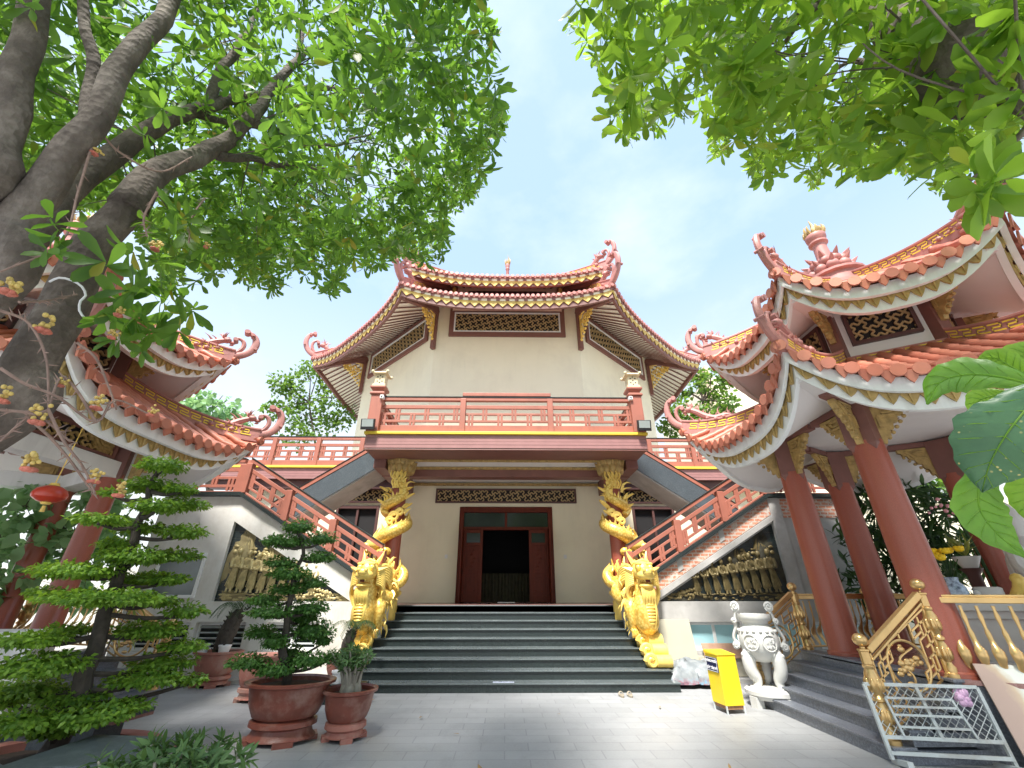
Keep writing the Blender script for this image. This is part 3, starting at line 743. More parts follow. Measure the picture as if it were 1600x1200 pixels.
# ---- upper storey: octagonal wall
n8 = 8; a0 = -PI/2; apw = 7.48; hw = apw*math.tan(PI/8)
m = MB(); ring = lambda ap, zz: [(HC[0]+ap/math.cos(PI/8)*math.cos(a0+PI/8+2*PI*k/8), HC[1]+ap/math.cos(PI/8)*math.sin(a0+PI/8+2*PI*k/8), zz) for k in range(8)]
m.sheet([ring(apw, 5.3), ring(apw, 13.35)], close=True); m.f.append(tuple(range(8))); m.build('upper_wall', MAT['cream'], hall)
m = MB(); m.box(-10.4, 10.4, 15.8, 30, 5.4, 5.695); m.build('terrace_floor', MAT['grayconc'], hall)
def sidef(k): 
    a = a0+2*PI*k/8; return Vector((math.cos(a), math.sin(a), 0)), Vector((-math.sin(a), math.cos(a), 0))
for k in (-1, 0, 1, 2, -2):
    Nn, Tt = sidef(k); c = Vector((HC[0], HC[1], 0)) + Nn*(apw+.03)
    w = 5.04 if k == 0 else 5.2
    f = latticepanel(c+Vector((0,0,12.28)), Tt, Nn, w, 1.44, 'lattice_window', hall, MAT['brown'], MAT['latt'], .2, .058, .06)
    m = MB(); U = Vector((0,0,1)); cc = c+U*12.28+Nn*.05
    for sg in (-1, 1): m.obox(cc+U*sg*(.72-.235), Tt*(w/2-.2), U*.03, Nn*.03); m.obox(cc+Tt*sg*(w/2-.235), Tt*.03, U*.455, Nn*.029)
    m.build('inner_frame', MAT['white'], f)
UC = (0, 17.2)
rl = Roof(HC, 8, a0, 9.68, .8, 11.98, 18.5, .40, 1.0, .25)
ru = Roof(UC, 4, a0, 3.95, .5, 13.36, 15.6, .42, 1.0, .2)
def hall_roof(rf, name, sof_ap, sof_z, vis, rest, hips, osz):
    Cc = Vector((rf.c[0], rf.c[1], 0))
    def sidek(k):
        a = rf.a0+2*PI*k/rf.n; return Vector((math.cos(a), math.sin(a), 0)), Vector((-math.sin(a), math.cos(a), 0))
    mb = MB(); tiles(mb, rf, vis, .20, .058, 8, .085, 0)
    for k in rest: mb.sheet([[rf.P(k, t, q) for t in TS] for q in (0,.25,.5,.75,1)])
    r = mb.build(name, MAT['tilepink'], hall, smooth=True, ang=50)
    a = MB(); [band(a, rf, k, -.0, -.07, -.01, .06) for k in vis]; a.build('eave_board', MAT['pinkridge'], r)
    a = MB(); [band(a, rf, k, .03, -.17, -.07, .05) for k in vis]; a.build('eave_strip', MAT['cream'], r)
    a = MB(); [petals(a, rf, k, .06, -.155, .27, .36, rib=False) for k in vis]; a.build('gold_petal_trim', MAT['goldtrim'], r)
    a = MB(); [band(a, rf, k, .10, -.50 if rf.n == 8 else -.40, -.17, .12) for k in vis]; a.build('eave_beam', MAT['brown'], r)
    a = MB(); b = MB()
    for k in vis:
        half = rf.ape*rf.tn; mm = int(half/.36); Nn, Tt = sidek(k)
        for j in range(-mm, mm+1): p = rf.PX(k, j*.36, 0, .02, -.12); b.obox(p, Tt*.07, Nn*.02, Vector((0,0,.05)))
    ib = .2; ape = rf.ape-ib; te = ape*rf.tn
    def S(k, x, f):
        ap = ape+(sof_ap-ape)*f; tt = max(-1, min(1, x/(ap*rf.tn))); p = rf.P(k, tt, 0, ib, -.30)
        Nn, Tt = sidek(k); e = rf.fl*abs(tt)**4*(1-f); zz = p.z*(1-f)+sof_z*f
        return Cc+Nn*(ap+e)+Tt*(tt*(ap+e)*rf.tn)+Vector((0,0,zz))
    for k in vis:
        a.sheet([[S(k, t*(ape+(sof_ap-ape)*f)*rf.tn, f) for t in TS] for f in (0,.34,.67,1)])
        mm = int(te/.30)
        for j in range(-mm, mm+1):
            x = (j+.5)*.30
            if abs(x) >= te: continue
            f1 = 1. if abs(x) < sof_ap*rf.tn else max(.04, (ape-abs(x)/rf.tn)/(ape-sof_ap))
            b.bar(S(k, x, 0)-Vector((0,0,.02)), S(k, x, f1)-Vector((0,0,.015)), .06, .035)
    a.build('soffit', MAT['soffitcream'], r); b.build('rafters', MAT['brown'], r)
    for k in hips:
        hb = MB(); p = S(k, te, .0); q = S(k, sof_ap*rf.tn, 1.); hb.bar(p-Vector((0,0,.16)), q-Vector((0,0,.2)), .2, .26); hb.build('hip_beam', MAT['brown'], r, bevel=.01)
        rd, fr, pa = hipridge(rf, k, .2, .3, (0., 1.), unit=.34)
        h = rd.build('hip_ridge', MAT['pinkridge'], r, bevel=.012); fr.build('gold_fret', MAT['yellowstrip'], r, recalc=False)
        o = MB(); ornament(pa[0]+Vector((0,0,.02)), rf.a0+2*PI*(k+.5)/rf.n, osz, o); o.build('dragon_ornament', MAT['pinkridge'], r, smooth=True)
    return r
hall_roof(rl, 'lower_roof', 7.5, 13.15, [-2,-1,0,1,2], [3,4,-3], (-2,-1,0,1), 1.08)
hall_roof(ru, 'upper_roof', 2.45, 14.05, [-1,0,1], [2], (-1,0,1,2), .95)
m = MB(); m.sheet([[(UC[0]+2.4*sx_, UC[1]+2.4*sy_, zz) for sx_, sy_ in ((-1,-1),(1,-1),(1,1),(-1,1))] for zz in (12.8, 14.22)], close=True); m.build('roof_drum', M('peach_drum_wall', (.78,.58,.46), .6, .06), hall)
m = MB(); m.box(-1.75,1.75,UC[1]-2.46,UC[1]-2.4,13.5,13.85); m.build('drum_vent', MAT['darkbrown'], hall)
for s in (-1,1):
    m = MB(); m.box(s*2.35-.12,s*2.35+.12,UC[1]-2.62,UC[1]-2.3,13.0,14.1); q_ = m.build('drum_post', MAT['salmon'], hall, bevel=.01); m = MB(); m.ball((s*2.35,UC[1]-2.66,13.7), .09, 8, 6, (1,.6,2.4)); m.build('post_carving', MAT['gold'], q_, smooth=True)
# corner brackets
for k in (-2,-1,0,1):
    a = a0+2*PI*(k+.5)/8; o = Vector((math.cos(a), math.sin(a), 0)); p = Vector((HC[0],HC[1],0))+o*(apw/math.cos(PI/8))
    m = MB(); sd_ = Vector((-o.y, o.x, 0)); m.obox(p+o*.1+Vector((0,0,11.95)), o*.09, sd_*.09, Vector((0,0,1.05)))
    m.obox(p+o*.8+Vector((0,0,12.72)), o*.8, sd_*.09, Vector((0,0,.13))); b = m.build('corner_bracket', MAT['brown'], hall, bevel=.012)
    m = MB(); bracket(m, p+o*.2+Vector((0,0,12.6)), o, 1.15, 1.3, .10, True); m.build('bracket_carving', MAT['gold'], b, smooth=True)
# finial
def finial(parent, c, s, base_r, hs=1.0):
    m = MB(); m.lathe([(base_r,0),(base_r,.12),(base_r*.9,.14),(base_r*.86,.5),(base_r*.98,.54),(base_r*.98,.62),(base_r*.7,.68),(.25*s,.72)], 20, c)
    m.lathe([(.30*s,.66),(.34*s,.8),(.30*s,1.2),(.22*s,1.3),(.20*s,1.3),(.17*s,2.15),(.25*s,2.2),(.25*s,2.26),(.2*s,2.3),(.26*s,2.42),(.27*s,2.55),(.2*s,2.68),(.0,2.8)], 18, c)
    for ring_, r0, z0_, z1_, nn in ((0,.33*s,.72,1.12,9),(1,.26*s,1.0,1.42,9)):
        for i in range(nn):
            a = 2*PI*(i+.5*ring_)/nn; o = Vector((math.cos(a), math.sin(a), 0)); pc = Vector(c)+Vector((0,0,z0_))
            m.ball(pc+o*(r0+.10*s)+Vector((0,0,.22)), .19*s, 10, 7, (.85,.85,1.2)); m.cone(pc+o*(r0+.18*s)+Vector((0,0,.34)), pc+o*(r0+.36*s)+Vector((0,0,.50)), .085*s, 6)
    m.v = [(x, y, c[2]+(z_-c[2])*hs) for x, y, z_ in m.v]
    f = m.build('roof_finial', MAT['pinkridge'], parent, smooth=True)
    g = MB(); rr = random.Random(3)
    for i in range(16):
        a = 2*PI*i/16; o = Vector((math.cos(a), math.sin(a), 0)); b = Vector(c)+Vector((0,0,2.55))+o*.19*s; g.cone(b, b+o*.02+Vector((rr.uniform(-.05,.05),0,rr.uniform(.28,.5)))*1.0, .06*s, 5, bend=o*.06)
    g.cone(Vector(c)+Vector((0,0,2.6)), Vector(c)+Vector((0,0,3.35)), .1*s, 6, bend=(.05,0,0)); g.v = [(x, y, c[2]+(z_-c[2])*hs) for x, y, z_ in g.v]; g.build('gold_flame', MAT['golddull'], f, smooth=True)
finial(hall, (0, UC[1], 15.25), .46, .36, .95)
# fluorescent tubes on the wall
for s in (-1, 1):
    m = MB(); m.tube([(s*1.35-.45, YW-.1, 8.62), (s*1.35+.45, YW-.1, 8.62)], .025, 8); m.box(s*1.35-.5, s*1.35+.5, YW-.09, YW+.0, 8.655, 8.70); m.build('wall_tube_light', MAT['white'], hall)

# ================================================================== front steps
st = MB(); Y0 = 9.85; halfw = [3.44,3.42,3.40,3.16,3.10,3.08,2.98,2.94,2.88]
for k in range(9):
    y = Y0+.33*k; w = halfw[k]
    st.box(-w, w, y, 12.49 if k == 8 else 12.48, .16*k+.002, .16*(k+1)-.028)
fs = st.build('stone_steps', MAT['graniteblack'])
nm = MB()
for k in range(9):
    y = Y0+.33*k; w = halfw[k]; nm.box(-w-.02, w+.02, y-.03, min(12.5, y+.37), .16*(k+1)-.028, .16*(k+1))
nm.build('step_nosing', granite('polished_black_granite_painted_sheen', (.085,.10,.104), (.2,.23,.23), .14, 140, .5), fs, bevel=.008)  # reflection along the step edges is put into this lighter copy of the granite
tag(fs, 'wide flight of black granite steps leading up to the temple doors', 'steps')

# ================================================================== side staircases
def relief(parent, s, mat_bg, mat_fig, YF):
    """triangular recessed panel with walking monks; built for the left (s=-1), mirrored for s=1"""
    def X(x): return s*x
    bg = MB()
    tri = [(3.72,1.56),(6.98,1.56),(6.98,3.36)]
    nx, nz = 60, 36; rows = []
    for i in range(nx+1):
        x = 3.72+(6.98-3.72)*i/nx; top = 1.56+(3.36-1.56)*i/nx; row = []
        for j in range(nz+1):
            zz = 1.56+(top-1.56)*j/nz
            hgt = .05*noise.fractal(Vector((x*2.2, zz*2.5, 3)), .9, 2.1, 5)
            if zz > 2.35: hgt += .05*max(0, 1-abs(((x*1.3) % 1.0)-.5)*3-(zz-2.6)*1.2)
            row.append((X(x), YF+.10-max(-.03, hgt), zz))
        rows.append(row)
    bg.sheet(rows); o = bg.build('relief_ground', mat_bg, parent, smooth=True, ang=180)
    rr = random.Random(5)
    n = 9
    for i in range(n):
        fr = i/(n-1); x = 6.70-(6.70-4.72)*fr; h = .96-.30*fr; zb = 1.72+.05*(1-fr) - .02*fr; y = YF+.06
        b = MB(); W = lambda dx, dz, dy=0.: (X(x+dx*h*.80), y-dy*.6, zb+dz*h)
        # robe as a lofted oval from ankle to shoulder
        prof = [(.05,.10,.06),(.10,.135,.07),(.24,.12,.075),(.42,.095,.075),(.52,.10,.08),(.62,.125,.08),(.72,.14,.08),(.79,.125,.07),(.83,.06,.05)]
        rows = []
        for dz, wx, wy in prof:
            sway = -.05*math.sin(dz*2.2); rows.append([W(sway+wx*math.cos(t), dz, .02+wy*h*math.sin(t)) for t in [2*PI*q/12 for q in range(12)]])
        b.sheet(rows, close=True)
        b.ball(W(-.08,.925,.05), .078*h, 9, 7, (.85,.9,1.15)); b.tube([W(-.08,.82,.04), W(-.08,.88,.05)], .035*h, 7)
        for sg in (-1, 1):
            b.tube([W(-.06+sg*.13,.77,.05), W(-.08+sg*.165,.66,.08), W(-.06+sg*.13,.56,.12), W(-.06+sg*.02,.55,.16)], [.05*h,.05*h,.042*h,.03*h], 7)
            b.tube([W(.0+sg*.06,.08,.05), W(-.01+sg*.06,.0,.06)], .03*h, 6); b.ball(W(-.02+sg*.07,-.01,.09), .035*h, 6, 4, (1,1.6,.6))
        b.ball(W(-.06,.575,.16), .055*h, 8, 5)
        for q in range(5):
            dx = -.08+.045*q; b.tube([W(dx*1.2,.12,.085), W(dx*.9-.02,.3,.095), W(dx*.7-.05,.46,.09)], .012*h, 5)
        for q in range(3): b.tube([W(-.14+.03*q,.78,.085), W(-.06+.05*q,.66,.105), W(.03+.03*q,.62,.10)], .011*h, 5)
        b.build('monk_figure', mat_fig, o, smooth=True, ang=60)
    b = MB()
    for i in range(46):   # rocks, waterline and shrubs
        x = rr.uniform(3.95, 6.9); zz = 1.58+rr.uniform(0,.12) ; b.ball((X(x), YF+.075, zz), rr.uniform(.02,.05), 7, 5, (1.6,.6,.7))
    for i in range(34):
        x = rr.uniform(4.15, 4.75); b.ball((X(x), YF+.07, 1.62+rr.uniform(0, (x-3.95)*.42)), rr.uniform(.02,.045), 6, 5)
    for i in range(40):
        x = rr.uniform(5.4, 6.85); zz = 2.62+rr.uniform(-.12,.1)+.2*(x-5.9)*.4; 
        if zz < 1.5+(x-3.72)*.55-.06: b.ball((X(x), YF+.075, zz), rr.uniform(.02,.05), 6, 5, (1.3,.6,.9))
    b.tube([(X(4.0), YF+.085, 1.66)]+[(X(4.0+.15*i), YF+.085, 1.70+.02*math.sin(i*1.7)) for i in range(1, 20)], .015, 5)
    for pk in ((6.55,3.0,.28),(5.95,2.75,.26)):
        for q in range(4): b.cone((X(pk[0]+.1*q-.15), YF+.10, pk[1]-pk[2]), (X(pk[0]+.04*q-.06), YF+.07, pk[1]-.05*q), .06, 5)
    b.build('relief_scenery', mat_fig, o, smooth=True)
    return o
def staircase(s, label, wallmat, bgm, figm):
    YF, YB = 11.2, 12.4
    t = thing('side_staircase', (s*6, 11.8, 0), label, 'staircase', 'staircases either side of the porch')
    sl_ = (4.06-1.95)/(7.0-3.3)
    top = lambda x: 1.95+sl_*(x-3.3)
    P = lambda pts, y0, y1, mb: mb.prism([(s*x, zz) for x, zz in pts], (0,y0,0), (1,0,0), (0,0,1), (0,y1-y0,0))
    # wall in pieces round the triangular recess
    w = MB()
    P([(2.95,0),(9.0,0),(9.0,.55),(2.95,.55)], YF, YB, w)
    for a, b in ((2.95,4.35),(5.55,6.05),(7.2,7.35),(8.6,9.0)): P([(a,.55),(b,.55),(b,1.12),(a,1.12)], YF, YB, w)
    P([(2.95,1.12),(9.0,1.12),(9.0,1.55),(2.95,1.55)], YF, YB, w)
    P([(2.95,1.55),(3.70,1.55),(7.0,3.38),(7.0,4.0),(3.3,1.9),(2.95,1.75)], YF, YB, w)
    P([(7.0,1.55),(9.0,1.55),(9.0,4.0),(7.0,4.0)], YF, YB, w)
    P([(3.70,1.55),(7.0,1.55),(7.0,3.38)], YF+.2, YB, w)
    P([(4.3,.5),(8.7,.5),(8.7,1.15),(4.3,1.15)], YF+.3, YB-.02, w)
    w.build('stair_wall', MAT['plaster'] if s < 0 else MAT['grayconc'], t)
    if s > 0:   # bare brick infill framed by rough concrete
        b = MB(); P([(3.35,1.72),(7.0,3.78),(7.0,3.96),(3.3,1.88)], YF-.012, YF, b)
        P([(3.45,1.62),(6.98,3.58),(6.98,3.93),(3.3,1.86)], YF-.02, YF-.002, b)
        P([(7.3,3.5),(9.0,3.5),(9.0,3.98),(7.3,3.98)], YF-.02, YF-.002, b); b.build('brick_infill', MAT['brick'], t)
        b = MB()
        for x in (4.35,5.55): P([(x-.07,top(x)-.36),(x+.07,top(x)-.28),(x+.07,top(x)+.0),(x-.07,top(x)-.08)], YF-.035, YF-.021, b)
        P([(6.98,1.1),(7.28,1.1),(7.28,4.0),(6.98,4.0)], YF-.05, YF, b); b.vbar((s*3.5,YF-.03,1.57), (s*7.0,YF-.03,3.5), .06, .14); b.build('concrete_strut', MAT['grayconc'], t)
    c = MB()   # black granite coping
    c.vbar((s*3.05,YF+.02,top(3.05)+.03), (s*7.0,YF+.02,4.06+.01), .3, .09); c.box(*sorted((s*7.0, s*9.05)), YF-.13, YF+.17, 4.02, 4.11)
    c.build('coping', MAT['graniteblack'], t)
    fl = MB()  # landing, hidden treads, upper flight with granite stringer
    fl.box(*sorted((s*6.9, s*9.0)), YF+.2, 14.0, 3.45, 3.66)
    for i in range(12):
        x = 3.45+i*.3; fl.box(*sorted((s*x, s*7.0)), YF+.1, YB, 1.45+i*.17, 1.45+(i+1)*.17-.004)
    fl.build('treads', MAT['graniteblack'], t)
    y0, y1 = 12.62, 13.9
    u = MB(); P([(7.2,3.30),(7.2,3.66),(6.9,3.66),(3.95,5.62),(3.95,5.18),(6.75,3.30)], y0+.03, y1-.03, u); u.build('upper_flight', MAT['grayconc'], t)
    u = MB(); P([(7.25,3.27),(7.25,3.95),(6.95,3.95),(4.0,5.90),(4.0,5.20),(6.87,3.27)], y0, y0+.05, u); P([(7.25,3.27),(7.25,3.95),(6.95,3.95),(4.0,5.90),(4.0,5.20),(6.87,3.27)], y1-.05, y1, u); u.build('stringer', MAT['granitestring'], t)
    # railings
    ps = [(s*x, YF+.03, top(x)+.06) for x in (3.1,4.45,5.75,7.0)]
    railing(t, ps, post=.17, posth=.80, solid=.05)
    railing(t, [(s*7.16, YF+.034, 4.1), (s*9.0, YF+.034, 4.1)], post=.17, posth=.80, solid=.05)
    u = MB(); u.vbar((s*6.95, y0+.03, 4.02), (s*4.0, y0+.03, 5.97), .09, .12); lr_ = u.build('low_hand_rail', MAT['salmon'], t)
    u = MB(); u.vbar((s*6.95, y0+.03, 4.10), (s*4.0, y0+.03, 6.05), .12, .025); u.build('rail_capping', MAT['graniteblack'], lr_)
    relief(t, s, bgm, figm, YF)
    # basement windows
    for a, b in ((4.35,5.55),(6.05,7.2),(7.35,8.6)):
        f = MB(); x0, x1 = sorted((s*a, s*b)); y = YF+.14
        f.box(x0, x0+.06, y-.03, y+.05, .55, 1.12); f.box(x1-.06, x1, y-.03, y+.05, .55, 1.12); f.box(x0+.06, x1-.06, y-.03, y+.05, 1.05, 1.12); f.box(x0+.06, x1-.06, y-.03, y+.05, .55, .61); f.box((x0+x1)/2-.035, (x0+x1)/2+.035, y-.028, y+.048, .61, 1.05)
        wn = f.build('window', MAT['white'], t, bevel=.006)
        g_ = MB(); g_.box(x0+.05, x1-.05, y+.0, y+.015, .6, 1.06); g_.build('pane', MAT['glassblue'] if s > 0 else MAT['glass'], wn)
        if s < 0:
            l_ = MB()
            for q in range(4): l_.bar((x0+.05, y-.012, .68+q*.11), (x1-.05, y-.012, .68+q*.11), .05, .02, up=(0,.6,1))
            l_.build('louvre_slats', MAT['steel'], wn)
    if s < 0:
        f = MB(); x0, x1 = -8.55, -7.42; y = YF
        for bx_ in ((x0,x0+.07,1.62,2.62),(x1-.07,x1,1.62,2.62),(x0+.07,x1-.07,2.55,2.62),(x0+.07,x1-.07,1.62,1.69)): f.box(bx_[0],bx_[1],y-.05,y-.001,bx_[2],bx_[3])
        wn = f.build('window', MAT['white'], t, bevel=.006); g_ = MB(); g_.box(x0+.06,x1-.06,y-.02,y-.002,1.68,2.56); g_.build('pane', M('grey_tinted_glass', (.16,.19,.19), .15, .1), wn)
    m_ = MB(); m_.box(*sorted((s*3.46, s*9.3)), YF-.45, YF, .002, .07); m_.build('footing', MAT['grayconc'], t)
    return t
staircase(-1, 'left staircase with stained pale render wall and gold relief of walking monks', MAT['plaster'], MAT['bronzel'], MAT['reliefgold'])
staircase(1, 'right staircase with bare brick wall, concrete struts and dark bronze monk relief', MAT['plaster'], MAT['bronze'], M('dark_gold_relief', (.18,.14,.06), .5, .35, 9, 50, .3, metal=.25))
# ================================================================== hexagonal pavilions
def newel(name, p, h, parent=None):
    """turned brass post with octagonal neck and ball"""
    m = MB(); k = h/1.2
    m.lathe([(.085,0),(.085,.05),(.07,.07),(.072,.13),(.055,.16),(.05,.19),(.075,.24),(.085,.32),(.06,.42),(.05,.45),(.07,.47),(.07,.50),(.05,.53),(.055,.56),(.075,.6),(.09,.68),(.075,.78),(.055,.84),(.065,.86),(.065,.885),(.05,.9)], 16, p) if k < .1 else m.lathe([(r, z*k) for r, z in [(.088,0),(.088,.05),(.07,.07),(.072,.13),(.055,.16),(.05,.19),(.075,.24),(.085,.32),(.06,.42),(.05,.45),(.07,.47),(.07,.50),(.05,.53),(.055,.56),(.075,.6),(.09,.68),(.075,.78),(.055,.84),(.065,.86),(.065,.885),(.05,.9)]], 16, p)
    m.lathe([(.058, .9*k),(.058,1.05*k),(.068,1.06*k),(.068,1.08*k),(.03,1.09*k),(.03,1.11*k)], 8, p, PI/8)
    m.ball(Vector(p)+Vector((0,0,1.11*k+.075)), .085, 14, 10, (1,1,.9))
    for i in range(8):
        a = 2*PI*i/8; o = Vector((math.cos(a), math.sin(a), 0))
        for z0_, r in ((.30,.085),(.66,.088)): m.ball(Vector(p)+o*r*.86+Vector((0,0,z0_*k)), .035, 7, 5, (.8,.8,2.1))
    return m.build(name, MAT['brass'], parent, smooth=True, ang=35)
def balusters(parent, p, q, n, h0=.06, h1=.80, slope=False):
    p = Vector(p); q = Vector(q); d = (q-p); t = Vector((d.x, d.y, 0)).normalized(); out = Vector((t.y, -t.x, 0))
    for i in range(n):
        b = p + d*((i+.5)/n); m = MB(); rows = []
        pts = []; rr = []
        for k in range(13):
            f = k/12; bulge = math.exp(-((f-.27)/.17)**2); pts.append(b+Vector((0,0,h0+(h1-h0)*f))+out*(.09*bulge)); rr.append(.018+.03*bulge+.006*math.sin(f*25))
        m.tube(pts, rr, 8, flat=(1.15,.55,out)); m.build('baluster', MAT['brass'], parent, smooth=True)
def pavilion(C, mir, label, lab_rail, beams=False, wide=1):
    sx = -1 if mir else 1
    C = Vector((C[0], C[1], 0)); n = 6; a0 = 0.
    t = thing('garden_pavilion', C, label, 'pavilion', 'six-sided pavilions flanking the courtyard')
    zp = .8; Rp = 2.3; app = Rp*math.cos(PI/6)
    hexr = lambda Rr, z: [(C.x+Rr*math.cos(PI/6+PI/3*k), C.y+Rr*math.sin(PI/6+PI/3*k), z) for k in range(6)]
    m = MB(); m.sheet([hexr(Rp-.04, 0), hexr(Rp-.04, zp-.05)], close=True); m.build('platform', MAT['granitegrey'], t)
    m = MB(); m.sheet([hexr(Rp, zp-.05), hexr(Rp, zp)], close=True); m.f += [tuple(range(6))[::-1], tuple(range(6,12))]; m.build('platform_floor', MAT['floorred'], t)
    # steps on the courtyard side
    y0, y1 = C.y-1.0, C.y+1.75; edge = C.x - sx*app
    m = MB(); k5 = 5
    for k in range(5):
        xa = edge - sx*(.25*(4-k)); xb = edge + sx*.3
        m.box(*sorted((xa, xb)), y0-.2-.001*k, y1+.001*k, .16*k+.002, .16*(k+1)-.03)
    sp = m.build('steps', MAT['granitegrey'], t)
    m = MB()
    for k in range(5):
        xa = edge - sx*(.25*(4-k)+.02); xb = edge - sx*(.25*(4-k)) + sx*.26; m.box(*sorted((xa, xb)), y0-.22, y1+.02, .16*(k+1)-.03, .16*(k+1)+(.003 if k == 4 else 0))
    m.build('step_nosing', MAT['granitegrey'], sp, bevel=.006)
    # columns
    Rc = 1.93; cr = 1.0 if wide == 1 else .66
    for k in range(6):
        a = PI/6+PI/3*k; p = C+Vector((Rc*math.cos(a), Rc*math.sin(a), 0)); o = Vector((math.cos(a), math.sin(a), 0)); s_ = Vector((-o.y, o.x, 0))
        m = MB(); m.lathe([(r_*cr, z_) for r_, z_ in ((.275,zp),(.275,zp+.05),(.25,zp+.07),(.235,2.4),(.215,3.75),(.215,3.9))], 28, (p.x,p.y,0)); cl = m.build('column', MAT['granitered'], t, smooth=True)
        m = MB(); m.obox(p+Vector((0,0,4.22)), o*.20*cr, s_*.20*cr, Vector((0,0,.38))); m.lathe([(.22*cr,3.74),(.28*cr,3.84),(.283*cr,3.845)], 4, (p.x,p.y,0), a+PI/4)
        for dv in (o, s_*.87-o*.5, -s_*.87-o*.5): m.obox(p+dv*.5+Vector((0,0,4.56)), dv*.42, Vector((-dv.y,dv.x,0))*.07, Vector((0,0,.055)))
        m.build('column_head', MAT['brown'], cl, bevel=.01)
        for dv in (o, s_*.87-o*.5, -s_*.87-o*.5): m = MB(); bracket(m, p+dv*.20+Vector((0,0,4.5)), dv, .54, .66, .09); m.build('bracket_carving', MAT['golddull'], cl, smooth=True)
    def ringbeam(R0, z0_, z1_, th, name, mat):
        m = MB()
        for k in range(6):
            a, b = PI/6+PI/3*k, PI/6+PI/3*(k+1); p = C+Vector((R0*math.cos(a), R0*math.sin(a), (z0_+z1_)/2)); q = C+Vector((R0*math.cos(b), R0*math.sin(b), (z0_+z1_)/2)); m.bar(p, q, th, z1_-z0_)
        return m.build(name, mat, t, bevel=.01)
    if beams:
        ringbeam(Rc, 3.80, 4.12, .26, 'ring_beam', MAT['white'])
        for k in range(6):
            a = PI/3*(k+1); o = Vector((math.cos(a), math.sin(a), 0)); s_ = Vector((-o.y, o.x, 0))
            if o.y < .6: latticepanel(C+o*(Rc*math.cos(PI/6)+.02)+Vector((0,0,4.34)), s_, o, 1.55, .4, 'lattice_frieze', t, MAT['brown'], MAT['golddull'], .05, .045)
    # lower roof
    sides = list(range(6))
    lr = Roof((C.x,C.y), 6, 0., 3.16, 1.28, 4.34 if wide == 1 else 4.40, 5.50 if wide == 1 else 5.85, .78 if wide == 1 else .62, 1.05, .12, 2.8 if wide == 1 else 4.2)
    ur = Roof((C.x,C.y), 6, 0., 2.47, .12, 6.32, 7.85, .62, 1.0, .10, 2.6)
    # part of the roof names
    def proof(rf, name, wall_ap, sof_z, orn):
        mb = MB(); tiles(mb, rf, sides, .205, .072, 8, .15, 7); r = mb.build(name, MAT['tile'], t, smooth=True, ang=50)
        a = MB(); [band(a, rf, k, .05, -.24, -.03, .08) for k in sides]; a.build('eave_fascia', MAT['white'], r)
        a = MB(); [petals(a, rf, k, .16, -.21, .19, .21, .03, .2) for k in sides]; a.build('gold_petal_trim', MAT['golddull'], r)
        a = MB(); [band(a, rf, k, .20, -.46, -.22, .09) for k in sides]; a.build('lower_fascia', MAT['white'], r)
        a = MB()
        for k in sides:
            rows = []
            for f in (0,.3,.6,1):
                row = []
                for tt in TS:
                    p = rf.P(k, tt, 0, .25, -.40); ap = (rf.ape-.25)*(1-f)+wall_ap*f; Nn = Vector((math.cos(PI/3*k), math.sin(PI/3*k), 0)); Tt = Vector((-Nn.y, Nn.x, 0))
                    e = rf.fl*abs(tt)**4*(1-f); row.append(Vector((C.x,C.y,0))+Nn*(ap+e)+Tt*(tt*(ap+e)*rf.tn)+Vector((0,0,p.z*(1-f)**1.0+sof_z*(1-(1-f)**1.0))))
                rows.append(row)
            a.sheet(rows)
        sf = a; a = MB()
        for k in sides:   # boxed ribs under the hips
            p = rf.P(k, 1, 0, .28, -.46); an = PI/3*(k+.5); q = C+Vector((math.cos(an), math.sin(an), 0))*(wall_ap/math.cos(PI/6)); a.bar(p, (q.x,q.y,sof_z-.06), .26, .12)
        sf.add(a.v, a.f); sf.build('soffit', MAT['pinkwhite'], r, smooth=True)
        for k in sides:
            rd, fr, pa = hipridge(rf, k, .15, .26, (0., 1.), unit=.2)
            rd.build('hip_ridge', MAT['pinkridge'], r, bevel=.01); fr.build('gold_fret', MAT['yellowstrip'], r, recalc=False)
            o = MB(); ornament(pa[0]+Vector((0,0,.0)), PI/3*(k+.5), .66, o); o.build('dragon_ornament', MAT['pinkridge'], r, smooth=True)
        return r
    low = proof(lr, 'lower_roof', 1.75, 4.62, 1); up = proof(ur, 'upper_roof', 1.24, 6.60, 1)
    m = MB(); m.sheet([hexr(1.98, 4.63), hexr(.05, 4.72)], close=True); m.build('ceiling', MAT['pinkwhite'], t)
    m = MB(); m.sheet([hexr(1.30/math.cos(PI/6)*1.06, 5.30), hexr(1.30/math.cos(PI/6)*1.06, 5.56), hexr(1.2/math.cos(PI/6), 5.6)], close=True); dk = m.build('drum_base', MAT['pinkridge'], t)
    fm = MB()
    for k in sides:
        o = Vector((math.cos(PI/3*k), math.sin(PI/3*k), 0)); s_ = Vector((-o.y, o.x, 0)); fret(fm, lambda l, y: C+o*(1.378+.01)+s_*l+Vector((0,0,5.40+.12*y)), -.76, .76, .17)
    fm.build('gold_fret', MAT['yellowstrip'], dk, recalc=False)
    # drum with white walls, lattice panels, brown corner posts
    ad = 1.22; m = MB(); m.sheet([hexr(ad/math.cos(PI/6), 5.5), hexr(ad/math.cos(PI/6), 6.66)], close=True); dr = m.build('drum_wall', MAT['white'], t)
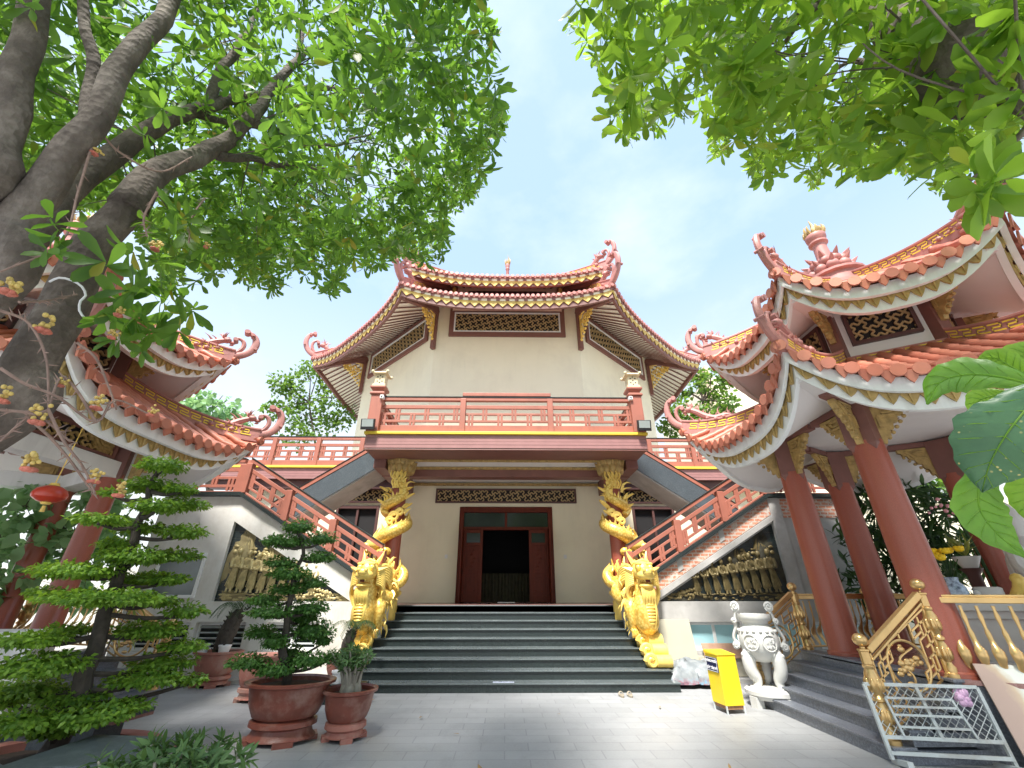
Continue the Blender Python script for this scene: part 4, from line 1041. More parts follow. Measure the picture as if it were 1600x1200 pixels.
    for k in sides:
        o = Vector((math.cos(PI/3*k), math.sin(PI/3*k), 0)); s_ = Vector((-o.y, o.x, 0))
        latticepanel(C+o*(ad+.015)+Vector((0,0,6.15)), s_, o, 1.0, .66, 'lattice_window', t, MAT['darkbrown'], MAT['latt'], .06, .044, .05)
        an = PI/3*(k+.5); o2 = Vector((math.cos(an), math.sin(an), 0)); s2 = Vector((-o2.y, o2.x, 0)); p = C+o2*(ad/math.cos(PI/6))
        m = MB(); m.obox(p+o2*.03+Vector((0,0,6.1)), o2*.10, s2*.10, Vector((0,0,.56))); m.obox(p+o2*.42+Vector((0,0,6.58)), o2*.42, s2*.06, Vector((0,0,.07))); b = m.build('corner_post', MAT['brown'], t, bevel=.008)
        m = MB(); bracket(m, p+o2*.13+Vector((0,0,6.52)), o2, .55, .62, .09); m.build('bracket_carving', MAT['golddull'], b, smooth=True)
    finial(t, (C.x, C.y, 7.66), .80, .62, .70)
    # ------------- brass railings on the platform
    posts = []
    Rr = 2.26
    hv = [C+Vector((Rr*math.cos(PI/6+PI/3*k), Rr*math.sin(PI/6+PI/3*k), zp)) for k in range(6)]   # 0:30 1:90 2:150 3:210 4:270 5:330
    near = Vector((edge+sx*.14, y0-.08, zp)); far = Vector((edge+sx*.14, y1-.06, zp))
    rl_ = thing('brass_railing', (C.x, C.y, zp), lab_rail, 'railing', 'brass railings round the pavilion platforms')
    if sx > 0: path = [near, hv[4], hv[5], hv[0], hv[1], far]
    else: path = [near, hv[4], hv[3], hv[2], hv[1], far]
    for i, p in enumerate(path): newel('newel_post', p, 1.05 if i in (0, len(path)-1) else .95, rl_)
    for i, (p, q) in enumerate(zip(path[:-1], path[1:])):
        d_ = (q-p).normalized(); m = MB()
        m.bar(p+d_*.06+Vector((0,0,.86)), q-d_*.06+Vector((0,0,.86)), .075, .07); m.bar(p+d_*.06+Vector((0,0,.05)), q-d_*.06+Vector((0,0,.05)), .05, .03)
        m.bar(p+d_*.06+Vector((0,0,.91)), q-d_*.06+Vector((0,0,.91)), .05, .03)
        m.build('hand_rail', MAT['brass'], rl_, bevel=.008)
        balusters(rl_, p+d_*.1, q-d_*.1, max(3, int((q-p).length/.165)))
    for yy, top_ in ((y0-.08, near), (y1-.06, far)):
        bt = Vector((edge-sx*.90, yy, .16)); newel('newel_post', bt, 1.05, rl_)
        m = MB(); h = Vector((0,0,.93)); m.bar(bt+h+Vector((sx*.05,0,0)), top_+h-Vector((sx*.05,0,0)), .085, .08); m.bar(bt+h*.95+Vector((sx*.06,0,-.06)), top_+h*.95-Vector((sx*.06,0,.06)), .05, .03); m.build('hand_rail', MAT['brass'], rl_, bevel=.01)
        # fret panel with a round flower medallion
        m = MB(); pt = lambda f, z_: bt.lerp(top_, .06+.88*f)+Vector((0,0,z_))
        y_ = .018
        for f in (0,1): m.bar(pt(f,.08), pt(f,.86), .03, .03, up=(0,1,0))
        for f0, f1, z0_, z1_ in ((0,1,.08,.08),(0,1,.80,.80),(.08,.3,.70,.70),(.08,.3,.18,.18),(.7,.92,.70,.70),(.7,.92,.18,.18),(0,.22,.34,.34),(0,.18,.56,.56),(.82,1,.34,.34),(.78,1,.56,.56),(0,.16,.45,.45),(.84,1,.45,.45),(.14,.3,.62,.62),(.7,.86,.62,.62),(.14,.3,.26,.26),(.7,.86,.26,.26)): m.bar(pt(f0,z0_), pt(f1,z1_), y_, .018)
        for f, z0_, z1_ in ((.08,.18,.70),(.92,.18,.70),(.14,.1,.34),(.86,.1,.34),(.14,.56,.78),(.86,.56,.78),(.3,.08,.26),(.7,.08,.26),(.3,.62,.8),(.7,.62,.8),(.5,.08,.14),(.5,.74,.8),(.22,.34,.56),(.78,.34,.56)): m.bar(pt(f,z0_), pt(f,z1_), y_, .018, up=(0,1,0))
        m.build('fret_panel', MAT['brass'], rl_)
        m = MB(); cc = pt(.5,.45); ud = (top_-bt).normalized(); pts = []
        for i in range(29): a = 2*PI*i/28; pts.append(cc+Vector((1,0,0))*math.cos(a)*.26*1.0*sx*.98+Vector((0,0,1))*(math.sin(a)*.27+math.cos(a)*.26*ud.z/abs(ud.x)*.0))
        m.tube(pts, .017, 6, cap=False)
        rr = random.Random(9)
        for i in range(26):
            a = rr.uniform(0, 2*PI); q = rr.uniform(.02,.21); m.ball(cc+Vector((math.cos(a)*q, rr.uniform(-.01,.01), math.sin(a)*q)), rr.uniform(.022,.045), 7, 5, (1.2,.45,.8))
        m.tube([cc+Vector((math.cos(i*.5)*.03*i/2, 0, -.2+i*.035)) for i in range(12)], .012, 5)
        m.build('flower_medallion', MAT['brass'], rl_, smooth=True)
    if wide != 1: t.scale = (wide, wide, 1); rl_.scale = (wide, wide, 1)
    return t
CR = (7.46, 7.25); CL = (-10.1, 7.25)
pavilion(CR, False, 'right pavilion with orange tiled double roof, red columns and pink lotus finial', 'brass railing with slim balusters around the right pavilion beside the yellow box')
pv = pavilion(CL, True, 'left pavilion with orange tiled double roof partly behind the big leaning tree', 'brass railing around the left pavilion behind the large topiary', beams=True, wide=1.25)
# ================================================================== gold dragon columns and guardian dragons
def flames(mb, base, dirs, n, L, r, rr, bend=.3):
    for i in range(n):
        d_ = Vector(dirs) + Vector((rr.uniform(-.35,.35), rr.uniform(-.3,.3), rr.uniform(-.3,.3))); d_.normalize()
        l = L*rr.uniform(.6,1.2); b = Vector(base)+Vector((rr.uniform(-.04,.04), rr.uniform(-.04,.04), rr.uniform(-.04,.04)))
        mb.cone(b, b+d_*l, r, 6, bend=Vector((rr.uniform(-1,1), rr.uniform(-1,1), rr.uniform(.2,1)))*l*bend)
def swirl(mb, c, r, nrm=(0,-1,0), th=.05, turns=1.4):
    n_ = Vector(nrm).normalized(); u = n_.cross(Vector((0,0,1))).normalized(); w = Vector((0,0,1)); pts = []
    for i in range(18):
        a = turns*2*PI*i/17; q = r*(1-.72*i/17); pts.append(Vector(c)+u*math.cos(a)*q+w*math.sin(a)*q+n_*.03*i/17)
    mb.tube(pts, [th*(1-.3*i/17) for i in range(18)], 7)
def dragon_column(s):
    """s=-1 left, +1 right; shapes mirror each other"""
    X0, Y0_ = s*3.12, 12.2
    t = thing('dragon_column', (X0, Y0_, 1.28), ('left' if s < 0 else 'right')+' red porch column with a gilded dragon coiled round it', 'column', 'dragon columns of the porch')
    zb = 1.12
    m = MB(); m.lathe([(.0,.0),(.30,0),(.30,.42),(.24,.46),(.30,.5),(.34,.56),(.34,.66),(.28,.72),(.24,.78),(.24,.9),(.29,.95),(.29,1.0),(.2,1.02)], 28, (X0,Y0_,zb))
    for i in range(20):
        a = 2*PI*i/20; m.ball((X0+.33*math.cos(a), Y0_+.33*math.sin(a), zb+.61), .05, 7, 5, (1,1,1.2))
    m.build('vase_base', MAT['gold'], t, smooth=True)
    m = MB(); m.lathe([(.215,2.0),(.215,5.1)], 24, (X0,Y0_,0)); m.build('column_shaft', MAT['granitered'], t, smooth=True)
    m = MB(); m.lathe([(.21,4.72),(.27,4.76),(.24,4.8),(.29,4.95),(.38,5.12),(.40,5.2),(.36,5.3)], 28, (X0,Y0_,0))
    for i in range(12):
        a = 2*PI*i/12; o = Vector((math.cos(a), math.sin(a), 0)); p = Vector((X0,Y0_,5.03))+o*.31; m.ball(p, .13, 9, 6, (.8,.8,1.25)); m.cone(p+o*.06+Vector((0,0,.1)), p+o*.14+Vector((0,0,.2)), .06, 6)
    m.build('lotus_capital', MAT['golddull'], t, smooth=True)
    # body: spiral down the shaft, thin tail on top, thick chest and a head looking down at the bottom
    body = MB(); fins = MB(); rr = random.Random(11)
    key = [ # (angle in turns from the front, height, radius of body, distance off axis)
        (.02,4.72,.05,.24),(-.05,4.55,.085,.27),(-.12,4.36,.105,.29),(-.10,4.19,.12,.30),(.0,4.05,.13,.31),(.14,3.93,.135,.32),(.27,3.83,.14,.33),(.42,3.71,.145,.33),(.60,3.58,.15,.33),
        (.78,3.44,.16,.34),(.93,3.28,.17,.35),(1.06,3.13,.175,.37),(1.18,2.98,.17,.40)]
    pts = []; rad = []
    for tu, zz, r_, off in key:
        a = tu*2*PI; pts.append(Vector((X0+s*math.sin(a)*off, Y0_-math.cos(a)*off, zz))); rad.append(r_)
    c = bez(pts, 12*12); m_ = len(c); rs = [np.interp(i/(m_-1)*(len(rad)-1), range(len(rad)), rad) for i in range(m_)]
    body.tube(c, rs, 14)
    body.build('dragon_body', MAT['goldscale'], t, smooth=True)
    for i in range(4, m_-6, 4):
        p = c[i]; o = Vector((p.x-X0, p.y-Y0_, 0)).normalized(); tg = (c[i+2]-c[i-2]).normalized(); up = tg.cross(o); 
        if up.z < 0: up = -up
        b = p+(o*.3+up*.8)*rs[i]*.9; l = .10+.09*(i % 3 == 0); fins.cone(b, b+(up*.9+o*.35)*l-tg*.06, .045, 5)
    # tail flames fanning up to the capital
    for i in range(9):
        a = (-.12+.03*i)*2*PI; st = Vector((X0+s*math.sin(a*.7)*.26, Y0_-math.cos(a*.7)*.26, 4.42)); en = Vector((X0+s*math.sin(a)*.30, Y0_-math.cos(a)*.30, 4.85+.22*rr.random()))
        fins.tube(bez([st, st.lerp(en,.33)+Vector((.05*(-1)**i,-.03,0)), st.lerp(en,.66)+Vector((-.05*(-1)**i,-.02,0)), en], 12), [.045*(1-.85*k/12) for k in range(13)][:len(bez([st,st,st,en],12))] if False else .028, 6)
    for sg in (-1, 1):
        for zz in (4.35,4.1,3.9,3.7): flames(fins, (X0+sg*.22, Y0_-.2, zz), (sg*1.0,-.2,.7), 2, .3, .05, rr)
    swirl(fins, (X0+s*.08, Y0_-.32, 3.5), .10)
    swirl(fins, (X0-s*.02, Y0_-.30, 3.62), .13); swirl(fins, (X0-s*.16, Y0_-.28, 3.74), .10)
    fins.build('dragon_fins', MAT['gold'], t, smooth=True)
    # head, outward of the column
    h = MB(); hp = Vector((X0+s*.44, Y0_-.26, 2.90)); o = Vector((s*.75,-.5,-.35)).normalized()
    h.ball(hp, .19, 12, 9, (1.15,1.05,.95)); h.ball(hp+o*.2+Vector((0,0,.03)), .12, 10, 7, (1.1,1,.7)); h.ball(hp+o*.17+Vector((0,0,-.10)), .1, 10, 6, (1.1,1,.5))
    for sg in (-1, 1):
        sd = Vector((-o.y, o.x, 0)).normalized()*sg; h.ball(hp+o*.08+sd*.1+Vector((0,0,.12)), .05, 8, 6); h.cone(hp+sd*.08+Vector((0,0,.14)), hp+sd*.2-o*.2+Vector((0,0,.42)), .045, 6, bend=o*.05)
        h.ball(hp+o*.28+sd*.05+Vector((0,0,.05)), .035, 7, 5); flames(h, hp+sd*.12-o*.05, sd*.8+Vector((0,0,.2))-o*.4, 5, .22, .05, rr)
    flames(h, hp-o*.1+Vector((0,0,.08)), (-s*.4,-.4,.7), 8, .3, .055, rr); flames(h, hp+o*.12+Vector((0,0,-.14)), (s*.1,-.2,-1), 6, .2, .035, rr)
    h.build('dragon_head', MAT['gold'], t, smooth=True)
    # claws, clouds and waves below
    w = MB()
    w.ball((X0+s*.10, Y0_-.34, 2.72), .14, 9, 6, (1.2,.7,.8)); flames(w, (X0+s*.12, Y0_-.40, 2.70), (0,-.7,-.2), 10, .18, .055, rr)
    for i in range(7):
        a = (-.28+.09*i)*2*PI; b = Vector((X0+math.sin(a)*.3, Y0_-math.cos(a)*.3, 2.02)); w.tube(bez([b, b+Vector((.06*(-1)**i,-.03,.16)), b+Vector((-.04*(-1)**i,-.02,.30)), b+Vector((.02,0,.44+.1*(i % 2)))], 9), [.09,.085,.08,.07,.06,.05,.04,.03,.02,.01][:len(bez([b,b,b,b],9))], 7)
    w.tube(bez([(X0-s*.28,Y0_-.05,2.35),(X0-s*.42,Y0_-.15,2.15),(X0-s*.36,Y0_-.3,1.95),(X0-s*.1,Y0_-.38,1.9)], 14), [.05+.09*math.sin(PI*min(1,.15+i/15)) for i in range(16)][:len(bez([(0,0,0),(1,0,0),(2,0,0),(3,0,0)],14))], 10)
    w.build('cloud_and_claw', MAT['goldscale'], t, smooth=True)
    return t
for s in (-1, 1): dragon_column(s)

def guardian(s):
    X0 = s*3.22; Yf = 10.75
    t = thing('guardian_dragon', (X0, 11, .32), ('left' if s < 0 else 'right')+' gilded guardian dragon crouching on the stair edge, chest bulging and jaws open', 'statue', 'guardian dragons beside the steps')
    rr = random.Random(21)
    V = lambda x, y, z: Vector((X0+s*x, y, z))
    b = MB()
    pts = [V(-.28,12.0,2.0),V(-.36,11.75,1.75),V(-.30,11.45,1.62),V(-.1,11.25,1.75),V(-.02,11.1,2.0),V(0,11.02,2.08),V(.02,10.95,1.92),V(.02,10.88,1.65),V(.02,10.82,1.38),V(.02,10.86,1.12),V(.02,11.0,.95)]
    rad = [.10,.17,.20,.19,.19,.19,.19,.21,.275,.275,.16]
    c = bez(pts, 90); m_ = len(c); rs = [np.interp(i/(m_-1)*(len(rad)-1), range(len(rad)), rad) for i in range(m_)]
    b.tube(c, rs, 18); b.build('dragon_body', MAT['goldscale'], t, smooth=True)
    # belly plates down the front of the chest
    p = MB()
    for i in range(14):
        f = i/13; zz = 1.80-.80*f; w_ = .05+.045*math.sin(PI*f)+.02; bul = np.interp(f, [0,.3,.55,.8,1], [.215,.28,.325,.30,.22]); p.ball(V(.06, 10.87-bul+.01, zz), .06, 9, 5, (w_/.06,.5,.55))
    for sg in (-1, 1):
        p.tube(bez([V(.06+sg*.10,10.70,1.82), V(.06+sg*.13,10.60,1.55), V(.06+sg*.12,10.57,1.3), V(.06+sg*.07,10.64,1.02)], 14), .022, 6)
    p.build('belly_plates', MAT['gold'], t, smooth=True)
    h = MB(); hp = V(.05,10.86,2.16)
    h.ball(hp+Vector((0,0,.05)), .20, 14, 10, (.95,1.05,.9)); h.ball(hp+Vector((0,-.2,-.03)), .15, 12, 8, (1.1,1.0,.62)); h.ball(hp+Vector((0,-.16,-.2)), .13, 12, 6, (1.05,1.0,.38))
    h.ball(hp+Vector((0,-.33,.02)), .075, 8, 6, (1.3,.7,.8))
    for sg in (-1, 1):
        h.ball(hp+Vector((sg*.105,-.16,.10)), .055, 9, 7); h.ball(hp+Vector((sg*.1,-.14,.165)), .06, 8, 5, (1.3,.9,.5)); h.cone(hp+Vector((sg*.12,.05,.16)), hp+Vector((sg*.2,.22,.42)), .05, 6, bend=(0,.05,0)); h.cone(hp+Vector((sg*.19,0,.05)), hp+Vector((sg*.36,.06,.12)), .06, 6)
        h.ball(hp+Vector((sg*.06,-.345,.05)), .04, 7, 5)
        for q in range(5): h.cone(hp+Vector((sg*(.05+.02*q),-.27+.045*q,-.095)), hp+Vector((sg*(.055+.02*q),-.28+.045*q,-.155)), .018, 5)
        for q in range(9): 
            st = hp+Vector((sg*.17,.0,-.1+.03*q-.06)); h.tube(bez([st, st+Vector((sg*.10,.05,-.05)), st+Vector((sg*.12,.12,-.2-.02*q)), st+Vector((sg*.05,.14,-.36))], 9), .032, 6)
        for q in range(7):
            st = hp+Vector((sg*.12,.12,.1-.04*q)); h.tube(bez([st, st+Vector((-s*.1,.14,.06)), st+Vector((-s*.18,.26,.0)), st+Vector((-s*.2,.38,-.12))], 9), .04, 6)
    for q in range(9): st = hp+Vector((-.10+.025*q,-.2,-.24)); h.tube(bez([st, st+Vector((0,-.03,-.12)), st+Vector((.015*(-1)**q,.02,-.24)), st+Vector((0,.03,-.33))], 8), .026, 6)
    for q in range(8): h.ball(hp+Vector((-.1+.03*q,-.05,.23-.01*abs(q-4))), .035, 7, 5)
    h.v = [tuple(hp+(Vector(q)-hp)*1.28+Vector((0,-.04,-.02))) for q in h.v]; h.build('dragon_head', MAT['gold'], t, smooth=True)
    m = MB(); m.ball(hp+Vector((0,-.06,-.03))+1.2*Vector((0,-.24,-.125)), .075, 8, 5, (1.1,1,.35)); m.build('open_mouth', M('dark_red_mouth_%d' % (s+1), (.12,.02,.015), .6, .1), t, smooth=True)
    # mane, legs and flame tufts flowing back along the stairs
    f = MB()
    for i in range(46):
        y = 11.05+rr.random()*.8; st = V(rr.uniform(-.32,.02), y, rr.uniform(1.55,2.1)); flames(f, st, (-s*.35,-.45,-.5), 1, .34, .055, rr, .35)
    for i in range(16): flames(f, V(rr.uniform(-.25,.1), 11.1+rr.random()*.7, 2.05+rr.random()*.2), (-s*.1,.2,1), 1, .42, .06, rr, .3)
    for i in range(18): flames(f, V(-.22-.05*rr.random(), 11.05+rr.random()*.5, 1.55-rr.random()*.5), (-s*.25,-.35,-.8), 1, .3, .05, rr, .3)
    f.build('mane', MAT['gold'], t, smooth=True)
    l = MB()
    l.tube(bez([V(-.15,11.2,1.6), V(-.28,10.98,1.42), V(-.27,10.95,1.18), V(-.24,11.0,.98)], 14), [.16,.165,.17,.165,.16,.15,.14,.13,.12,.115,.11,.10,.10,.10,.10,.1][:len(bez([V(0,0,0),V(1,0,0),V(2,0,0),V(3,0,0)],14))], 10)
    for q in range(4): st = V(-.32+.05*q,10.95,.98); l.tube(bez([st, st+Vector((0,-.08,.0)), st+Vector((0,-.11,-.07)), st+Vector((0,-.08,-.14))], 8), .032, 6)
    l.build('foreleg', MAT['goldscale'], t, smooth=True)
    # stepped scroll base running down the stair edge
    sb = MB()
    for i, (y, z1, z0_) in enumerate(((11.15,1.12,.78),(10.87,.92,.62),(10.62,.74,.48),(10.40,.56,.33))):
        sb.tube([V(-.02,y,(z1+z0_)/2), V(.30,y,(z1+z0_)/2)], (z1-z0_)/2*1.02, 14); sb.box(*sorted((X0+s*-.02, X0+s*.30)), y, y+.5, z0_, z1-.04)
        swirl(sb, V(-.12,y-.02,(z1+z0_)/2), .13, (0,-1,0), .05); sb.ball(V(-.1,y+.1,(z1+z0_)/2), .15, 9, 6)
    sb.box(*sorted((X0+s*-.18, X0+s*.28)), 11.1, 12.3, .34, 1.3)
    sb.build('scroll_base', MAT['gold'], t, smooth=True, ang=50)
    return t
for s in (-1, 1): guardian(s)
# ================================================================== balcony lamps and fittings
def stone_lantern(s):
    p = (s*3.78, BY+.12, z+1.40)
    m = MB(); m.box(p[0]-.19,p[0]+.19,p[1]-.19,p[1]+.19,p[2],p[2]+.08); m.box(p[0]-.15,p[0]+.15,p[1]-.15,p[1]+.15,p[2]+.08,p[2]+.40)
    o = m.build('stone_lantern', MAT['stonelamp'], bevel=.012)
    r = MB(); r.lathe([(.23,.40),(.33,.42),(.31,.47),(.12,.52),(.05,.56)], 4, p, PI/4)
    for i in range(4): a = PI/4+PI/2*i; r.ball((p[0]+.31*math.cos(a), p[1]+.31*math.sin(a), p[2]+.47), .05, 8, 6)
    r.build('lantern_roof', MAT['stonelamp'], o, bevel=.008)
    h = MB()
    for x, zz in ((0,.24),(-.07,.31),(.07,.31),(-.07,.17),(.07,.17),(0,.36),(0,.12)): h.tube([(p[0]+x, p[1]-.152, p[2]+zz), (p[0]+x, p[1]-.149, p[2]+zz)], .022, 8)
    h.build('lantern_opening', MAT['dark'], o)
    tag(o, ('left' if s < 0 else 'right')+' small cream stone lantern with round holes on the balcony corner post', 'lantern', 'stone lanterns on the balcony posts')
    m = MB(); m.obox((s*3.86, BY-.17, 5.93), (.19,0,0), (0,.05,.02), (0,-.03,.15)); f = m.build('flood_light', MAT['black'], bevel=.012)
    g_ = MB(); g_.obox((s*3.86, BY-.225, 5.945), (.155,0,0), (0,.004,.0016), (0,-.02,.10)); g_.build('lamp_glass', M('frosted_lamp_glass_%d' % (s+1), (.36,.40,.38), .25, .05), f)
    m = MB(); m.bar((s*3.86, BY-.12, 5.9), (s*3.86, BY-.0, 5.86), .2, .02); m.build('lamp_arm', MAT['black'], f)
    tag(f, 'black flood light fixed below the '+('left' if s < 0 else 'right')+' end of the balcony rail', 'light', 'flood lights on the balcony')
    m = MB(); m.box(s*3.62-.055, s*3.62+.055, BY-.12, BY+.03, z+.98, z+1.09); c = m.build('security_camera', MAT['white'], bevel=.015)
    m = MB(); m.tube([(s*3.62, BY-.125, z+1.035), (s*3.62, BY-.10, z+1.035)], .025, 10); m.build('lens', MAT['black'], c)
    tag(c, 'small white box camera beside the '+('left' if s < 0 else 'right')+' balcony corner post', 'camera', 'cameras on the balcony rail')
for s in (-1, 1): stone_lantern(s)
m = MB(); m.lathe([(.24,0),(.27,.05),(.27,.7),(.24,.78),(.24,.95)], 16, (2.75, 13.2, 5.7)); o = m.build('water_barrel', MAT['blue'], smooth=True); tag(o, 'blue plastic barrel standing behind the right half of the balcony rail', 'barrel')
m = MB(); m.lathe([(.26,.95),(.26,1.0),(.0,1.03)], 16, (2.75,13.2,5.7)); m.build('barrel_lid', MAT['blue'], o)
# ================================================================== lettering helper
def lettering(txt, size, m, parent, mw, name='lettering'):
    cu = bpy.data.curves.new(name, 'FONT'); cu.body = txt; cu.size = size; cu.extrude = .0015; cu.align_x = 'CENTER'; cu.align_y = 'CENTER'; cu.offset = .002
    o = bpy.data.objects.new(name, cu); col.objects.link(o); bpy.context.view_layer.update()
    me = bpy.data.meshes.new_from_object(o.evaluated_get(bpy.context.evaluated_depsgraph_get())); bpy.data.objects.remove(o)
    me.transform(mw); me.materials.clear(); me.materials.append(m)
    q = bpy.data.objects.new(name, me); col.objects.link(q); q.parent = parent; ORG[q.name] = Vector(); return q
# ---- yellow donation box
bx = thing('donation_box', (3.67, 8.40, 0), 'tall yellow metal donation box with a navy lettered sign, standing by the white censer', 'box', rz=R(8))
bx.location = (3.70, 8.42, 0); ORG[bx.name] = Vector((3.70,8.42,0))
def lb(name, mb, mat_, par, **k): return mb.build(name, mat_, par, local=True, **k)
wx, wy, hh = .165, .185, .80
m = MB(); prof = [(-wy,.10),(wy,.10),(wy,hh+.04),(-wy,hh)]
m.box(-wx,wx,-wy,wy,.11,hh); lb('box_body', m, MAT['yellowbox'], bx, bevel=.006)
m = MB(); m.prism([(-wy-.01,hh),(wy+.01,hh),(wy+.01,hh+.05),(-wy-.01,hh+.012)], (-wx-.01,0,0), (0,1,0), (0,0,1), (2*wx+.02,0,0)); lb('box_lid', m, MAT['yellowbox'], bx, bevel=.004)
m = MB()
for x in (-1,1):
    for y in (-1,1): m = MB(); m.box(x*wx-.022 if x > 0 else -wx, x*wx if x > 0 else -wx+.022, y*wy-.022 if y > 0 else -wy, y*wy if y > 0 else -wy+.022, 0, .11); lb('leg', m, MAT['steel'], bx)
m = MB(); m.box(-wx+.02, wx-.02, -wy+.02, wy-.02, .06, .105); lb('rusty_tray', m, M('rusty_steel', (.30,.15,.08), .8, .3, 20), bx)
# sign on the side that faces the steps (local -X)
m = MB(); m.box(-wx-.012, -wx, -wy+.02, wy-.02, .55, .76); sg_ = lb('sign_plate', m, MAT['navy'], bx, bevel=.003)
rotm = Matrix.Translation((-wx-.0135, 0, .70)) @ Matrix(((0,0,-1,0),(-1,0,0,0),(0,1,0,0),(0,0,0,1)))
lettering('THÙNG PHƯỚC', .047, MAT['signwhite'], sg_, rotm)
rotm = Matrix.Translation((-wx-.0135, 0, .60)) @ Matrix(((0,0,-1,0),(-1,0,0,0),(0,1,0,0),(0,0,0,1)))
lettering('TÙY TÂM HỶ', .052, MAT['signwhite'], sg_, rotm)
m = MB()
for y0_, y1_, a, b in ((-wy+.03,wy-.03,.558,.564),(-wy+.03,wy-.03,.746,.752)): m.box(-wx-.0145,-wx-.012,y0_,y1_,a,b)
for y_ in (-wy+.03, wy-.036): m.box(-wx-.0143,-wx-.012,y_,y_+.006,.564,.746)
lb('sign_border', m, MAT['signwhite'], sg_)
# ---- white marble censer
ce = thing('stone_censer', (4.62, 8.75, 0), 'white carved marble incense burner on three lion legs and a round footed stand', 'censer', rz=R(-28)); ce.scale = (.78,.78,.88)
m = MB(); m.lathe([(.0,.11),(.44,.11),(.48,.15),(.52,.17),(.52,.22),(.46,.25),(.36,.25),(.34,.27),(.0,.27)], 28)
for i in range(4):
    a = PI/4+PI/2*i; m.obox((.43*math.cos(a), .43*math.sin(a), .075), (.10*math.cos(a),.10*math.sin(a),0), (-.09*math.sin(a),.09*math.cos(a),0), (0,0,.075))
m.v = [(x, y, z_*1.22) for x, y, z_ in m.v]
lb('footed_stand', m, MAT['marble'], ce, smooth=True)
for i in range(3):
    a = R(90)+2*PI*i/3; o = Vector((math.cos(a), math.sin(a), 0)); m = MB()
    c = bez([o*.26+Vector((0,0,.92)), o*.34+Vector((0,0,.80)), o*.34+Vector((0,0,.6)), o*.25+Vector((0,0,.45)), o*.27+Vector((0,0,.33)), o*.32+Vector((0,0,.29))], 20)
    m.tube(c, [np.interp(k/(len(c)-1), [0,.2,.5,.75,.9,1], [.115,.145,.125,.085,.095,.07]) for k in range(len(c))], 12)
    for q in (-1,0,1): sd = Vector((-o.y,o.x,0)); m.ball(o*.36+sd*.06*q+Vector((0,0,.305)), .045, 8, 5, (1.2,1,.8))
    for q in range(6): m.ball(o*(.46-.02*q)+Vector((0,0,.86-.075*q)), .04, 7, 5)
    lb('leg', m, MAT['marble'], ce, smooth=True)
m = MB(); m.lathe([(.0,.72),(.14,.73),(.28,.80),(.38,.92),(.42,1.05),(.42,1.16),(.38,1.28),(.30,1.36),(.27,1.40),(.28,1.44),(.35,1.47),(.36,1.53),(.36,1.58),(.33,1.58),(.28,1.50),(.0,1.48)], 32); body_ = lb('bowl', m, MAT['marble'], ce, smooth=True, ang=60)
m = MB()
for i in range(18):
    a = 2*PI*i/18; m.ball((.385*math.cos(a), .385*math.sin(a), 1.28), .045, 7, 5, (1,1,.7))
for a in (R(-115), R(-60), R(20), R(160)):
    o = Vector((math.cos(a), math.sin(a), 0)); u = Vector((-o.y,o.x,0)); pts = [o*(.425)+u*.16*math.cos(k/16*2*PI)+Vector((0,0,1.08+.14*math.sin(k/16*2*PI)))-o*.03*abs(math.cos(k/16*2*PI))**2 for k in range(17)]
    m.tube(pts, .014, 5, cap=False)
    rr = random.Random(4)
    for k in range(14): m.ball(o*.415+u*rr.uniform(-.1,.1)+Vector((0,0,1.08+rr.uniform(-.09,.09))), rr.uniform(.015,.035), 6, 4)
lb('carved_medallions', m, MAT['marble'], body_, smooth=True)
for sgn in (-1, 1):
    m = MB(); c = bez([(sgn*.42,0,1.0),(sgn*.52,0,1.12),(sgn*.44,0,1.32),(sgn*.40,0,1.52),(sgn*.36,0,1.68)], 20); m.tube(c, .045, 8, flat=(.8,1.5,(0,1,0)))
    for cc, r in (((sgn*.36,0,1.72),.1),((sgn*.50,0,1.0),.075),((sgn*.44,0,1.45),.06)):
        m.tube([(cc[0],-.075,cc[2]),(cc[0],.075,cc[2])], r, 14); swirl(m, (cc[0],-.08,cc[2]), r*.8, (0,-1,0), .018)
    lb('scroll_handle', m, MAT['marble'], ce, smooth=True)
# ---- sandals, label on the lowest step, leaf litter
t = thing('sandals', (2.27, 9.52, .003), 'pair of beige slip-on sandals left on the paving before the bottom step', 'sandals')
for i, dx in enumerate((-.08,.08)):
    m = MB(); pts = [(.045*math.cos(a)*(1+.15*math.sin(a)), .12*math.sin(a)) for a in [2*PI*k/20 for k in range(20)]]
    m.prism([(p[0]+dx, p[1]) for p in pts], (0,0,.0), (1,0,0), (0,1,0), (0,0,.028)); so_ = m.build('sandal', MAT['tan'], t, local=True)
    m = MB(); m.tube(bez([(dx-.05,.03,.02),(dx-.02,.045,.065),(dx+.02,.045,.065),(dx+.05,.03,.02)], 9), .02, 6, flat=(1,.3,(0,0,1))); m.build('strap', MAT['tan'], so_, local=True)
m = MB(); m.obox((-.03, 9.93, .1635), (.21,0,0), (0,.055,0), (0,0,.002)); lab = m.build('step_label', M('pale_lavender_label', (.55,.60,.72), .5, .05)); tag(lab, 'narrow pale lettered sticker on the edge of the lowest black step', 'sticker')
lettering('XIN ĐỂ GIÀY DÉP', .052, MAT['navy'], lab, Matrix.Translation((0,0,.0045)))
